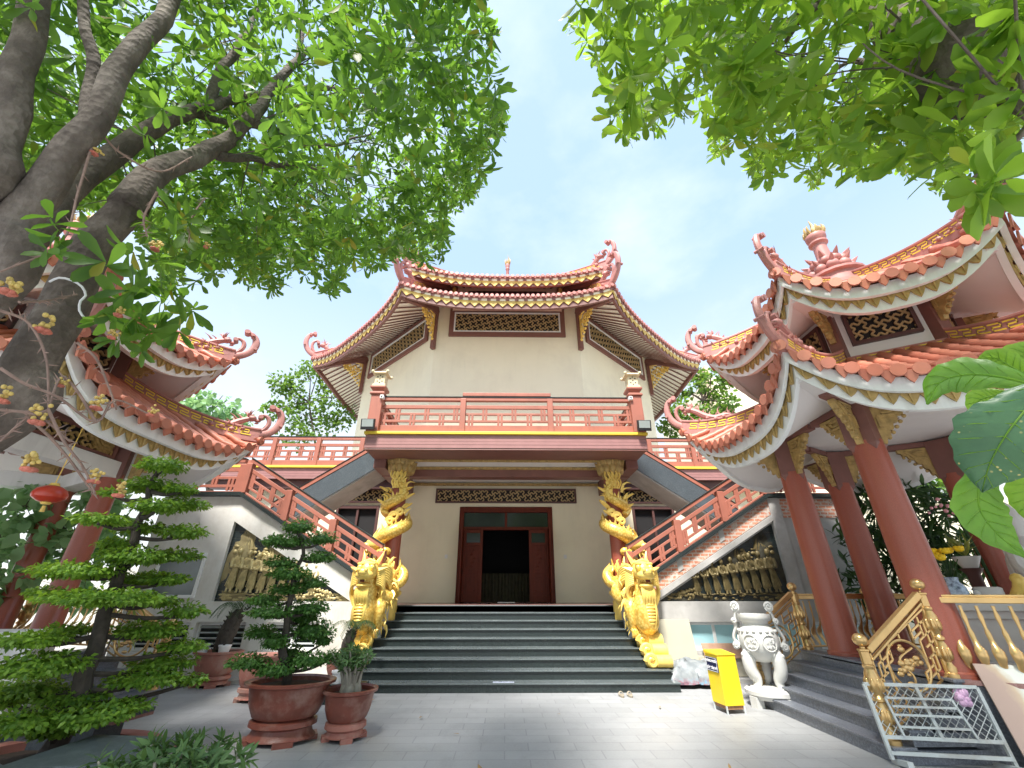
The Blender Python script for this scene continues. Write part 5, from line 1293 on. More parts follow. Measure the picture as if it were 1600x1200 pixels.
# ---- tarp-covered heap, boards, leaning board by the right wall
tp = MB(); rows = []; rr = random.Random(2)
for i in range(26):
    row = []
    for j in range(26):
        u, v = i/25*2-1, j/25*2-1; r = max(abs(u), abs(v)); h_ = .46*max(0, 1-r**2.2)**.6; h_ *= .85+.3*noise.noise(Vector((u*2, v*2, 1)))
        n_ = noise.noise(Vector((u*4, v*4, 5)))*.06 + noise.noise(Vector((u*9, v*9, 2)))*.03
        row.append((4.0+u*.62+n_*1.2, 10.55+v*.42+n_, max(.075, .075+h_+n_*(1 if r < .98 else .3))))
    rows.append(row)
tp.sheet(rows); o = tp.build('tarpaulin_heap', MAT['tarp'], smooth=True, ang=180); tag(o, 'heap covered with grey plastic sheeting and bright cloth beside the right end of the steps', 'heap')
m = MB(); m.obox((3.86, 11.02, .62), (.47,0,0), (0,.015,.0), (0,.14,.56)); o = m.build('leaning_board', MAT['beigeboard'], bevel=.004); tag(o, 'pale beige board leaning against the wall behind the plastic heap', 'board')
m = MB(); m.obox((4.95, 11.05, .56), (.45,0,0), (0,.012,0), (0,.05,.14)); o = m.build('brown_plank', M('brown_plywood', (.40,.24,.16), .7, .2, 6), bevel=.004); tag(o, 'short brown plank propped below the blue basement window', 'plank')
m = MB(); m.obox((4.85, 11.03, .27), (.55,0,0), (0,.02,0), (0,.04,.19)); o = m.build('stone_slab', M('mottled_stone_slab', (.38,.35,.27), .8, .25, 5), bevel=.006); tag(o, 'mottled stone slab leaning on the wall under the brown plank', 'slab')
# ---- mesh frame and boards leaning by the right pavilion steps
def frame_local(o_, ux, uy, name, label, cat):
    pass
fo, fb = Vector((4.42, 6.06, .05)), Vector((5.60, 5.84, .05)); ux = (fb-fo).normalized(); W_ = (fb-fo).length; back = Vector((-ux.y, ux.x, 0)); uy = (Vector((0,0,1))*.985+back*.16).normalized(); H_ = .70; un = ux.cross(uy)
t = thing('mesh_panel', fo, 'grey steel frame with chain-link mesh leaning against the pavilion steps', 'panel')
m = MB(); P2 = lambda x, y, d_=0.: fo+ux*x+uy*y+un*d_
for a, b, w_ in (((0,0),(0,H_),.04),((W_,0),(W_,H_),.04),((0,H_),(W_,H_),.04),((0,.06),(W_,.06),.06),((0,.20),(W_,.20),.035),((.5*W_,.2),(.46*W_,H_),.035)): m.bar(P2(*a), P2(*b), .035, w_, up=un)
for x in (.06, W_-.06): m.bar(P2(x,.0,.22)-Vector((0,0,.02)), P2(x,.0,-.22)-Vector((0,0,.02)), .06, .05)
m.build('outer_frame', MAT['steel'], t)
m = MB()
for a, b in (((.20,.22),(.16,.57)),((.16,.57),(.86,.57)),((.86,.57),(.94,.22)),((.18,.41),(.90,.41)),((.19,.30),(.92,.30)),((.2,.49),(.88,.49))): m.bar(P2(a[0],a[1],.03), P2(b[0],b[1],.03), .022, .022, up=un)
m.build('inner_bars', MAT['steel'], t)
m = MB(); q = .085; yy0, yy1 = .2, H_
for i in range(-14, 30):
    for sg in (-1, 1):
        x0 = i*q; 
        # zig-zag wires clipped to frame
        a = (x0, yy0); b = (x0+sg*(yy1-yy0), yy1)
        t0, t1 = 0., 1.; dx = b[0]-a[0]
        for pp, qq in ((-dx, a[0]), (dx, W_-a[0])):
            if abs(pp) > 1e-9:
                r = qq/pp
                if pp < 0: t0 = max(t0, r)
                else: t1 = min(t1, r)
        if t1-t0 > .02: m.tube([P2(a[0]+dx*t0, a[1]+(b[1]-a[1])*t0, -.012+.004*sg), P2(a[0]+dx*t1, a[1]+(b[1]-a[1])*t1, -.012+.004*sg)], .0045, 5)
m.build('chain_link', MAT['steel'], t)
m = MB(); c_ = P2(W_*.86, H_*.86, -.05); m.ball(c_, .10, 10, 7, (1,.5,1))
for i in range(9): m.ball(c_+Vector((random.uniform(-.06,.06),-.03,random.uniform(-.06,.06))), .045, 7, 5)
o = m.build('plastic_bag', MAT['pinkplastic'], smooth=True); tag(o, 'crumpled pink plastic bag hooked on the mesh panel', 'bag')
bo = Vector((5.62, 5.70, .02)); m = MB(); bu = Vector((.93,-.36,0)).normalized(); bb = Vector((-bu.y, bu.x, 0)); bup = (Vector((0,0,1))*.95+bb*.31).normalized(); bn = bu.cross(bup)
def boardmat():
    m, t, b = nt('half_stained_board'); tc = geo_pos(t); sx = N(t, 'ShaderNodeSeparateXYZ'); L(t, tc, sx.inputs[0])
    n = noisef(t, tc, 3, 4); a = N(t, 'ShaderNodeMath', operation='ADD'); a.inputs[1].default_value = 0; L(t, sx.outputs[0], a.inputs[0])
    f = mixc(t, .18, sx.outputs[0], n); v = ramp(t, sx.outputs[0], [(0, 0.), (1, 1.)])
    mr = N(t, 'ShaderNodeMapRange'); mr.inputs[1].default_value = 5.85; mr.inputs[2].default_value = 6.0; ad = N(t, 'ShaderNodeMath', operation='ADD'); ml = N(t, 'ShaderNodeMath', operation='MULTIPLY'); ml.inputs[1].default_value = .3
    L(t, n, ml.inputs[0]); L(t, ml.outputs[0], ad.inputs[0]); sb = N(t, 'ShaderNodeMath', operation='SUBTRACT'); sb.inputs[1].default_value = .15; L(t, ad.outputs[0], sb.inputs[0]); L(t, sx.outputs[0], ad.inputs[1]); L(t, sb.outputs[0], mr.inputs[0])
    c = ramp(t, mr.outputs[0], [(0., (.50,.36,.30)), (.5, (.60,.47,.33)), (1., (.74,.76,.70))]); L(t, c, b.inputs['Base Color']); b.inputs['Roughness'].default_value = .55; return m
m.obox(bo+bu*.45+bup*.5, bu*.45, bup*.5, bn*.012); o = m.build('stained_board', boardmat(), bevel=.004); tag(o, 'pinkish board with a pale stain leaning beside the mesh panel', 'board')
# ---- red lantern in the left pavilion
p = at(72, 785, 9.6); m = MB(); m.lathe([(.06,0),(.12,.015),(.20,.07),(.21,.12),(.18,.19),(.10,.24),(.06,.25)], 20, (p.x,p.y,p.z))
o = m.build('red_lantern', MAT['redlamp'], smooth=True); tag(o, 'round red lantern hanging under the left pavilion eave', 'lantern')
m = MB(); m.lathe([(.05,-.03),(.07,.0)], 16, (p.x,p.y,p.z)); m.lathe([(.07,.25),(.05,.29)], 16, (p.x,p.y,p.z)); m.tube([(p.x,p.y,p.z+.28),(p.x,p.y,4.62)], .008, 5); m.build('gold_cap', MAT['gold'], o)
for i in range(1): m = MB(); m.tube([(p.x,p.y,p.z-.05),(p.x,p.y,p.z-.14)], [.02,.03], 8); m.build('tassel', MAT['gold'], o)
# ---- altar and offerings behind the right pavilion rail
AX, AY = 9.2, 6.6
ap_ = at(1560, 985, 10.6)
t = thing('marble_altar', (7.1, 6.65, .8), 'white marble altar table behind the brass rail of the right pavilion', 'altar', rz=R(-20))
m = MB(); m.box(-.9,.9,-.4,.4,.72,.82); lb('altar_top', m, MAT['marble'], t, bevel=.01)
m = MB(); m.box(-.8,.8,-.33,.33,0,.12); m.box(-.72,.72,-.28,.28,.12,.62); m.box(-.8,.8,-.33,.33,.62,.72); lb('altar_base', m, MAT['marble'], t, bevel=.012)
RZ = Matrix.Rotation(R(-20), 3, 'Z')
def onaltar(x, y): v = RZ @ Vector((x, y, 0)); return Vector((7.1+v.x, 6.65+v.y, 1.622))
q = onaltar(-.45,-.1); m = MB(); m.lathe([(.06,0),(.09,.03),(.13,.12),(.12,.2),(.07,.27),(.08,.33)], 18, q); o = m.build('porcelain_vase', M('blue_and_white_porcelain', (.35,.45,.72), .2, .8, 14, 40, 0, spec=.8), smooth=True); tag(o, 'blue and white porcelain vase at the left end of the altar', 'vase')
m = MB(); rr = random.Random(6)
for i in range(16): a = rr.uniform(0,6.28); e_ = q+Vector((math.cos(a)*.22*rr.random(), math.sin(a)*.22*rr.random(), .5+.2*rr.random())); m.tube([q+Vector((0,0,.3)), e_], .006, 5)
m.build('stems', MAT['leaf_dark'], o)
for i in range(11):
    e_ = q+Vector((rr.uniform(-.25,.25), rr.uniform(-.15,.15), .62+rr.uniform(-.05,.1))); m = MB(); m.ball(e_, .06, 9, 6, (1,1,.7)); [m.ball(e_+Vector((math.cos(a)*.04, math.sin(a)*.04, .02)), .025, 6, 4) for a in [k*1.05 for k in range(6)]]; m.build('marigold', MAT['marigold'], o, smooth=True)
q = onaltar(-.1,-.12); m = MB(); m.lathe([(.08,0),(.10,.02),(.15,.10),(.16,.18),(.13,.20),(.13,.17),(.0,.15)], 18, q); m.ball(q+Vector((-.17,0,.12)), .045, 8, 5); m.ball(q+Vector((.17,0,.12)), .045, 8, 5); o = m.build('incense_bowl', MAT['marble'], smooth=True); tag(o, 'white eared incense bowl in the middle of the altar', 'bowl')
q = onaltar(.3,-.1); m = MB(); m.lathe([(.12,0),(.14,.05),(.13,.14),(.09,.2),(.07,.26),(.08,.31),(.05,.36),(0,.38)], 16, q)
for i in range(8): m.ball(q+Vector((math.cos(i*.8)*.1, math.sin(i*.8)*.1, .1)), .05, 7, 5)
o = m.build('gold_figurine', MAT['gold'], smooth=True); tag(o, 'small gold seated figurine on the altar beside the white bowl', 'figurine')
# white carved statue at the right edge
q = Vector((8.35, 6.95, .805)); m = MB(); rows = []
for k in range(30):
    f = k/29; r = np.interp(f, [0,.08,.12,.3,.5,.62,.7,.76,.8,.9,1], [.5,.5,.42,.40,.36,.34,.26,.12,.14,.13,.0]); row = []
    for i in range(28):
        a = 2*PI*i/28; w_ = 1+.09*math.sin(a*7+f*9)*(1 if f < .7 else .2); row.append((q.x+r*w_*math.cos(a), q.y+r*w_*.8*math.sin(a), q.z+f*2.3))
    rows.append(row)
m.sheet(rows, close=True)
for sg in (-1,1): m.tube(bez([q+Vector((sg*.28,0,1.5)), q+Vector((sg*.36,-.1,1.25)), q+Vector((sg*.22,-.3,1.15)), q+Vector((0,-.36,1.25))], 12), .1, 9)
for i in range(7): a = i*.9; m.tube(bez([q+Vector((.3*math.cos(a),.25*math.sin(a),1.6)), q+Vector((.38*math.cos(a+.3),.32*math.sin(a+.3),1.0)), q+Vector((.42*math.cos(a+.2),.36*math.sin(a+.2),.3))], 14), .035, 6)
o = m.build('marble_statue', MAT['marble'], smooth=True); tag(o, 'white robed marble statue partly hidden by the big near leaves', 'statue')
# beige utility box-room beyond the right stair
t = thing('side_building', (10.6, 13, 0), 'cream annex wall with a dark doorway between the pavilion columns', 'building')
m = MB(); m.box(9.2, 10.0, 11.4, 11.6, 0, 3.9); m.box(11.4, 14, 11.4, 11.6, 0, 3.9); m.box(10.0, 11.4, 11.4, 11.6, 2.9, 3.9); m.box(9.2, 14, 11.3, 15, 3.9, 4.1); m.box(13.8,14,11.6,15,0,3.9); m.build('wall', MAT['cream'], t)
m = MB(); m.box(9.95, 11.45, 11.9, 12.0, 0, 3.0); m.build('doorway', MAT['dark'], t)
# far cream house on the right
t = thing('distant_house', (17, 27, 0), 'plain cream gable-walled house behind the trees on the right', 'house')
m = MB(); m.box(14.5, 24, 26, 36, 0, 15.5); m.build('wall', MAT['cream'], t)
m = MB(); m.box(14.2, 14.5, 25.8, 27, 0, 16.3); m.build('corner_pier', MAT['stonelamp'], t)
m = MB(); m.box(12.6, 14.2, 25.9, 27.5, 12.2, 12.5); m.build('ledge', MAT['white'], t)
# left boundary wall and white basin
m = MB(); m.box(-24, -8.9, 13.2, 13.4, 0, 2.4); o = m.build('boundary_wall', MAT['plaster']); tag(o, 'pale rendered wall running behind the left pavilion', 'wall')
m = MB(); m.box(14, 30, 13.0, 13.2, 0, 2.4); o = m.build('boundary_wall', MAT['cream']); tag(o, 'cream wall behind the dark shrubs on the right', 'wall')
t = thing('stone_bench', (-6.6, 6.5, 0), 'white stone bench with rounded top at the left edge', 'bench')
m = MB(); m.box(-7.6,-5.75,6.2,6.75,1.18,1.30); m.build('bench_top', MAT['white'], t, bevel=.05); m = MB(); m.box(-7.5,-6.05,6.3,6.65,0,1.18); m.build('bench_base', MAT['white'], t, bevel=.02)
# ================================================================== foliage tools
def leaf_template(rows, fold=.18, droop=.22):
    """rows: (x, halfwidth); midrib folded, tip drooping"""
    v = []; f = []
    for x, w in rows: zc = -droop*x*x; v += [(x, w, zc+fold*w), (x, 0, zc), (x, -w, zc+fold*w)]
    for i in range(len(rows)-1):
        a = i*3; f += [(a, a+3, a+4, a+1), (a+1, a+4, a+5, a+2)]
    return np.array(v, float), np.array(f, int)
T_OBOV = leaf_template([(0,.02),(.3,.09),(.62,.17),(.85,.15),(1,.02)])
T_LANCE = leaf_template([(0,.02),(.4,.13),(.75,.09),(1,.01)], .2, .25)
T_SMALL = leaf_template([(0,.06),(.45,.33),(1,.03)], .2, .2)
T_BROAD = leaf_template([(0,.05),(.3,.34),(.65,.36),(1,.03)], .15, .35)
T_BLADE = leaf_template([(0,.03),(.3,.05),(.65,.045),(1,.005)], .3, .5)
def leaves(tmpl, pos, dirs, nrm, size):
    """instances of a leaf: pos (n,3), dirs (n,3) pointing along the leaf, nrm (n,3) roughly its upper side"""
    V, Fc = tmpl; n = len(pos)
    x = dirs/np.linalg.norm(dirs, axis=1, keepdims=True)
    y = np.cross(nrm, x); y /= np.linalg.norm(y, axis=1, keepdims=True)+1e-9; z_ = np.cross(x, y)
    size = np.broadcast_to(size, (n,))
    P = pos[:,None,:] + size[:,None,None]*(V[None,:,0,None]*x[:,None,:] + V[None,:,1,None]*y[:,None,:] + V[None,:,2,None]*z_[:,None,:])
    return P.reshape(-1,3), (Fc[None]+(np.arange(n)*len(V))[:,None,None]).reshape(-1,4)
def rosettes(centers, axes, k, size, tmpl=T_OBOV, spread=(-.1,.9), rng=RNG):
    """whorls of k leaves round each twig tip"""
    n = len(centers); ax = axes/np.linalg.norm(axes, axis=1, keepdims=True)
    h = np.where(np.abs(ax[:,2:3]) < .9, np.array([[0,0,1.]]), np.array([[1.,0,0]])); u = np.cross(ax, h); u /= np.linalg.norm(u, axis=1, keepdims=True); w = np.cross(ax, u)
    a = rng.uniform(0, 2*PI, (n,1)) + np.arange(k)[None]*2.399 + rng.normal(0,.25,(n,k)); e = rng.uniform(spread[0], spread[1], (n,k))
    d_ = np.cos(e)[...,None]*(np.cos(a)[...,None]*u[:,None]+np.sin(a)[...,None]*w[:,None]) + np.sin(e)[...,None]*ax[:,None]
    d_[...,2] -= .18
    pos = centers[:,None,:] + ax[:,None]*rng.uniform(-.05,.03,(n,k))[...,None]
    nr = ax[:,None]*np.ones((n,k,1)) + rng.normal(0,.3,(n,k,3)); s = (np.broadcast_to(size, (n,))[:,None]*rng.uniform(.65,1.15,(n,k)))
    return leaves(tmpl, pos.reshape(-1,3), d_.reshape(-1,3), nr.reshape(-1,3), s.ravel())
def inpoly(u, v, poly):
    c = np.zeros(len(u), bool); n = len(poly); j = n-1
    for i in range(n):
        xi, yi = poly[i]; xj, yj = poly[j]
        c ^= ((yi > v) != (yj > v)) & (u < (xj-xi)*(v-yi)/(yj-yi+1e-12)+xi); j = i
    return c
def nz(p, sc_, off=0):
    return np.array([noise.noise(Vector((a*sc_+off, b*sc_, c*sc_))) for a, b, c in p])
def merge(parts):
    V = []; Fs = []; o = 0
    for v, f in parts: V.append(v); Fs.append(f+o); o += len(v)
    return np.concatenate(V), np.concatenate(Fs)
# ================================================================== the two big trees
def limb(pts, r0, r1, mb, n=10, seg=26, jit=.012):
    c = bez(pts, seg); m = len(c); rr = [r0+(r1-r0)*(i/(m-1))**.8 for i in range(m)]
    c = [p+Vector((noise.noise(p*2.1), noise.noise(p*2.3+Vector((9,0,0))), noise.noise(p*1.9+Vector((0,7,0)))))*jit*4 for p in c]
    rr = [r*(1+.10*noise.noise(p*3.1)) for r, p in zip(rr, c)]
    mb.tube(c, rr, n); return c, rr
def A(*l): return [at(u, v, q) for u, v, q in l]
tl = thing('leaning_tree', (-4.6, 2.9, 0), 'big grey-barked flowering tree leaning in from the left with a wide leafy crown', 'tree')
mb = MB(); paths = []
base = [Vector((-5.0,2.6,-.1)), Vector((-4.95,2.75,1.2))]
def lim(pts, r0, r1, **k): c, r = limb(pts, r0, r1, mb, **k); paths.append((c, r)); return c
lim(base + A((0,660,4.3),(40,575,4.2),(100,470,4.1),(150,385,4.0),(195,315,3.9)), .20, .105, n=14, seg=40)
lim(A((190,325,3.9),(235,275,3.9),(300,250,4.0),(350,225,4.1),(395,185,4.1),(430,130,4.2),(465,90,4.3),(472,30,4.4)), .125, .035)
lim([Vector((-4.95,2.7,1.0)), Vector((-4.9,2.5,2.1))] + A((-20,470,3.5),(35,355,3.4),(90,262,3.3),(150,175,3.2),(205,90,3.2),(265,5,3.2),(320,-90,3.2)), .125, .055, n=14, seg=40)
lim([Vector((-4.98,2.4,1.4)), Vector((-4.9,2.3,2.6))] + A((-60,330,3.5),(0,225,3.4),(35,110,3.4),(52,15,3.4),(60,-90,3.4)), .125, .065, n=12)
lim(A((120,215,3.3),(145,120,3.4),(142,40,3.5),(120,-60,3.6)), .05, .03)
lim(A((20,400,4.2),(100,300,4.2),(185,238,4.3),(260,190,4.3),(320,165,4.4),(390,152,4.5),(455,140,4.6),(540,140,4.9),(600,150,5.2)), .12, .025)
lim(A((320,165,4.4),(345,115,4.4),(372,75,4.4),(400,25,4.5),(420,-40,4.6)), .06, .03)
lim(A((345,245,4.1),(400,250,4.3),(460,258,4.6),(540,270,5.0)), .05, .02)
lim(A((390,195,4.1),(440,205,4.4),(500,230,4.7)), .045, .02)
lim(A((300,175,4.4),(350,190,4.5),(420,200,4.7)), .05, .02)
lim(A((500,230,4.7),(560,215,5.0),(640,190,5.2)), .025, .012)
lim(A((465,90,4.3),(520,60,4.4),(600,40,4.4)), .04, .015)
tb = mb.build('trunk', MAT['bark'], tl, smooth=True, ang=180)
m = MB(); c0 = at(112,442,4.05)
ringp = []
m.tube(bez(A((78,440,3.85),(92,434,3.72),(112,438,3.7),(128,448,3.7),(134,462,3.72),(126,470,3.74),(124,485,3.75),(133,498,3.75)), 20), .007, 6); m.build('white_tie', MAT['signwhite'], tl, smooth=True)
POLY_L = [(-900,-1500),(600,-1500),(765,-300),(760,30),(778,60),(762,100),(795,185),(778,235),(752,258),(760,300),(722,322),(702,332),(690,395),(662,420),(622,398),(590,425),(545,412),(520,462),(492,445),(455,418),(440,458),(408,440),(382,450),(375,415),(335,430),(300,415),(262,455),(240,400),(200,330),(130,330),(60,300),(0,270),(-400,200),(-900,200)]
def crown(name, parent, box_, n, poly, size, mat_, k=8, dmin=2.6, keep_out=.13, thr=-.12, freq=.75, lims=None, seed=1, near=None, extra=None, clear=0):
    rng = np.random.default_rng(seed)
    p = rng.uniform(box_[0], box_[1], (n*6,3)); u, v, fw = proj(p); ins = (u > -60) & (u < 1660) & (v > -60) & (fw > .3)
    ok = inpoly(u, v, poly) & (fw > .3); ok |= (~ins) & (rng.random(len(p)) < keep_out)
    ok &= np.linalg.norm(p-np.array([0,0,EYE]), axis=1) > dmin
    p = p[ok]; p = p[nz(p, freq, seed*3) > thr]
    if clear: u, v, fw = proj(p); dd = np.linalg.norm(p-np.array([0,0,EYE]), axis=1); p = p[~((u < 520) & (v < 320) & (u > -40) & (dd < clear) & (rng.random(len(p)) < .8))]
    p = p[:n]
    ax = rng.normal(0,.6,(len(p),3)); ax[:,2] -= .25
    parts = [rosettes(p, ax, k, rng.uniform(size[0], size[1], len(p)), rng=rng)]
    if extra is not None: parts += extra
    V, Fc = merge(parts); npbuild(name, V, Fc, mat_, parent)
    return p
ext = []
def cluster(pts, size, k=9, seed=0):
    """single whorls seen close by"""
    rng = np.random.default_rng(seed); c = np.array([at(*q) for q in pts]); ax = rng.normal(0,.45,(len(c),3)); ax[:,1] -= .4; ax[:,2] -= .3
    return rosettes(c, ax, k, np.full(len(c), size), rng=rng)
near_l = [(85,345,3.0),(165,410,3.2),(225,430,3.5),(255,470,3.6),(215,500,3.7),(275,520,3.9),(285,460,3.8),(190,470,3.6),(300,485,4.0),(250,405,3.9),(310,440,4.2),(235,345,3.8),(290,360,3.9),(205,395,3.6),(75,410,3.2),(320,385,4.1),(180,530,3.6),(240,520,3.7),(160,495,3.7),(265,440,3.7),(290,345,3.7),(270,330,3.6),(85,385,3.1),(225,540,3.8),(205,455,3.5)]
near_l = [q for q in near_l if q[0] > 100]
pl = crown('crown', tl, ([-8.5,-.5,4.9],[1.2,7.0,9.0]), 6200, POLY_L, (.11,.185), MAT['leaf_left'], k=8, thr=-.17, seed=1, clear=6.0, extra=[cluster(near_l, .19, 9, 3), cluster([(85,345,3.0),(78,392,3.1),(88,372,3.1)], .13, 8, 4)])
def twigs(parent, pts, lims, n, mat_, seed=0, rad=.006):
    rng = np.random.default_rng(seed); allp = np.array([tuple(q) for c, r in lims for q in c]); mb = MB()
    for i in rng.choice(len(pts), min(n, len(pts)), replace=False):
        p = pts[i]; d2 = ((allp-p)**2).sum(1); b = allp[np.argmin(d2 + rng.uniform(0,.6,len(d2)))]
        if np.linalg.norm(b-p) > 1.9: continue
        mid = (b*.45+p*.55)+rng.normal(0,.12,3)+np.array([0,0,.12]); c = bez([b, mid, p], 8); mb.tube(c, [rad*(1.3-.9*q/(len(c)-1)) for q in range(len(c))], 5, cap=False)
    mb.build('twigs', mat_, parent, smooth=True)
twigs(tl, pl, paths, 170, MAT['bark'], 3)
# hanging flower stems with yellow buds and red petals
fl = MB(); buds = MB(); pet = MB(); rr = random.Random(12)
for path in ([(0,485,3.3),(45,505,3.3),(72,560,3.3),(76,640,3.3)],[(120,535,3.5),(150,560,3.5),(170,605,3.5),(182,640,3.5)],[(0,575,3.2),(40,600,3.2),(90,620,3.2),(150,660,3.3),(180,625,3.3),(235,648,3.4)],[(40,650,3.3),(75,680,3.3),(110,720,3.3),(135,755,3.4),(150,775,3.4)],[(78,640,3.3),(40,655,3.3),(0,690,3.3)],[(30,472,3.3),(70,470,3.4),(120,460,3.6)],[(155,205,3.2),(140,240,3.2),(122,300,3.2),(95,380,3.2),(0,425,3.2)],[(155,205,3.2),(190,240,3.3),(250,268,3.4),(300,245,3.6)],[(245,300,3.4),(225,340,3.4),(230,370,3.4)],[(150,660,3.3),(120,610,3.3),(95,590,3.3),(75,640,3.2)],[(75,640,3.2),(100,690,3.2),(130,730,3.3),(148,770,3.3)],[(0,640,3.2),(60,650,3.2),(110,690,3.3)],[(320,310,3.9),(300,340,3.8),(295,380,3.8)]):
    c = bez(A(*path), 22); fl.tube(c, [.007*(1.2-.5*i/len(c)) for i in range(len(c))], 6)
    for i in range(2, len(c)-1):
        if rr.random() < .8: d_ = Vector((rr.uniform(-1,1), rr.uniform(-1,1), rr.uniform(-1,1))).normalized(); fl.cone(c[i], c[i]+d_*.05, .005, 4)
for u, v, q, s_ in ((15,452,3.2,1),(70,512,3.3,1),(5,622,3.2,.8),(152,634,3.3,.8),(60,655,3.2,.9),(48,728,3.2,.9),(236,646,3.4,.6),(186,490,3.5,.7),(243,387,3.6,.8),(148,238,3.2,.6),(186,770,3.4,.8),(148,748,3.3,.8),(175,525,3.5,.6),(95,600,3.3,.5),(322,385,3.9,.5)):
    p = at(u, v, q); buds = MB(); pet = MB()
    for i in range(14): o = Vector((rr.gauss(0,.035), rr.gauss(0,.03), rr.gauss(.05,.04)))*s_; buds.ball(p+o*.62, rr.uniform(.008,.014)*s_+.002, 7, 5)
    for i in range(6):
        a = i*1.05; o = Vector((math.cos(a)*.022, math.sin(a)*.022, -.02))*s_; pet.ball(p+o, .017*s_+.002, 7, 5, (1,1,.7))
    b_ = buds.build('flower_cluster', MAT['bud'], tl, smooth=True); pet.build('petals', MAT['petal'], b_, smooth=True)
fl.build('flower_stems', MAT['twig'], tl, smooth=True)

tr_ = thing('overhanging_tree', (6.0, 1.2, 0), 'fresh green tree overhanging from the upper right corner of the courtyard', 'tree')
mb = MB(); paths = []
lim([Vector((6.2,1.0,-.1)), Vector((6.0,1.1,2.6)), Vector((5.4,1.2,4.4))] + A((1560,110,3.3),(1490,100,3.3),(1440,60,3.5),(1395,20,3.7),(1380,-60,3.9)), .34, .15, n=14, seg=36)
lim(A((1420,40,3.6),(1375,8,3.7),(1310,5,3.8),(1260,20,3.9),(1200,45,4.1),(1160,48,4.3),(1100,70,4.6)), .10, .02)
lim(A((1360,0,3.8),(1290,-10,3.8),(1200,0,4.1),(1110,10,4.4),(1000,10,4.8)), .07, .02)
lim(A((1640,180,3.0),(1580,165,3.0),(1530,180,3.1),(1440,185,3.3)), .06, .015)
lim(A((1460,90,3.5),(1400,110,3.6),(1330,95,3.8),(1260,130,4.2)), .035, .012)
lim(A((1260,22,3.9),(1200,80,4.2),(1120,95,4.6),(1060,110,4.9)), .03, .01)
lim(A((1600,190,2.9),(1550,240,2.9),(1520,270,2.9),(1495,300,2.9)), .018, .008)
lim(A((1640,300,2.9),(1590,270,2.9),(1560,275,2.9)), .014, .006)
mb.build('trunk', MAT['bark'], tr_, smooth=True, ang=180)
POLY_R = [(888,-1500),(900,-200),(885,45),(905,68),(932,52),(925,100),(958,140),(950,188),(985,222),(1000,195),(1042,207),(1062,170),(1100,182),(1118,250),(1136,235),(1168,200),(1182,292),(1206,275),(1240,238),(1272,292),(1300,245),(1350,272),(1392,258),(1425,285),(1462,238),(1470,300),(1500,262),(1540,250),(1600,190),(1640,190),(2300,190),(2300,-1500)]
near_r = [(1400,90,3.1),(1440,75,3.0),(1470,40,2.9),(1520,60,2.8),(1560,40,2.8),(1575,110,2.8),(1530,130,2.9),(1480,150,3.0),(1430,140,3.1),(1395,190,3.2),(1450,210,3.0),(1500,200,2.9),(1560,200,2.8),(1520,265,2.9),(1535,290,2.7),(1470,255,3.1),(1420,235,3.2),(1350,60,3.4),(1380,40,3.3),(1590,60,2.7),(1545,10,2.7),(1480,0,3.0),(1600,140,2.7),(1590,10,2.7),(1410,160,3.2),(1460,120,3.0)]
pr = crown('crown', tr_, ([.4,-.5,4.4],[8.0,6.5,8.6]), 2700, POLY_R, (.14,.21), MAT['leaf_right'], k=8, thr=-.2, seed=5, extra=[cluster(near_r, .23, 9, 8), cluster([(1525,300,2.6),(1550,285,2.6)], .26, 7, 2)])
twigs(tr_, pr, paths, 130, MAT['bark'], 4)
# ================================================================== cloud-pruned trees and potted plants
def mpp(u, v, q): 
    r = ray(u, v); return q/math.hypot(r.x, r.y)/F
def pad(parent, c, rx, rz_, mat_, lsize, dens, seed, name='foliage_pad', tmpl=T_SMALL, ry=None):
    """flat clipped cushion of small leaves"""
    rng = np.random.default_rng(seed); ry = ry or rx*.8; area = rx*ry*3.2; n = int(dens*area)+60
    d_ = rng.normal(0,1,(n,3)); d_ /= np.linalg.norm(d_, axis=1, keepdims=True); r = rng.uniform(.62,1.05,(n,1))
    bump_ = 1+.22*nz(d_*2.2+seed, 1.0)[:,None]
    p = d_*r*bump_*np.array([rx,ry,rz_]); p[:,2] = np.where(p[:,2] < 0, p[:,2]*.55, p[:,2])
    dr = d_*np.array([1,1,.3])+rng.normal(0,.42,(n,3))+np.array([0,0,-.22]); nr = d_*np.array([.7,.7,.5])+np.array([0,0,.75])+rng.normal(0,.35,(n,3))
    V, Fc = leaves(tmpl, p+np.array(c), dr, nr, rng.uniform(.7,1.25,n)*lsize)
    # woody core of twigs so the cushion is not hollow
    core = MB(); core.ball((0,0,0), 1, 12, 7); cv = np.array(core.v)*np.array([rx*.68,ry*.68,rz_*.5])*(1+.15*rng.normal(0,1,(len(core.v),1)))+np.array(c)-np.array([0,0,rz_*.05])
    q4 = np.array([f if len(f) == 4 else (f[0], f[1], f[2], f[2]) for f in core.f]); q4 = q4[[len(set(f)) == 4 for f in q4.tolist()]]
    V, Fc = merge([(V, Fc), (cv, q4)])
    return npbuild(name, V, Fc, mat_, parent)
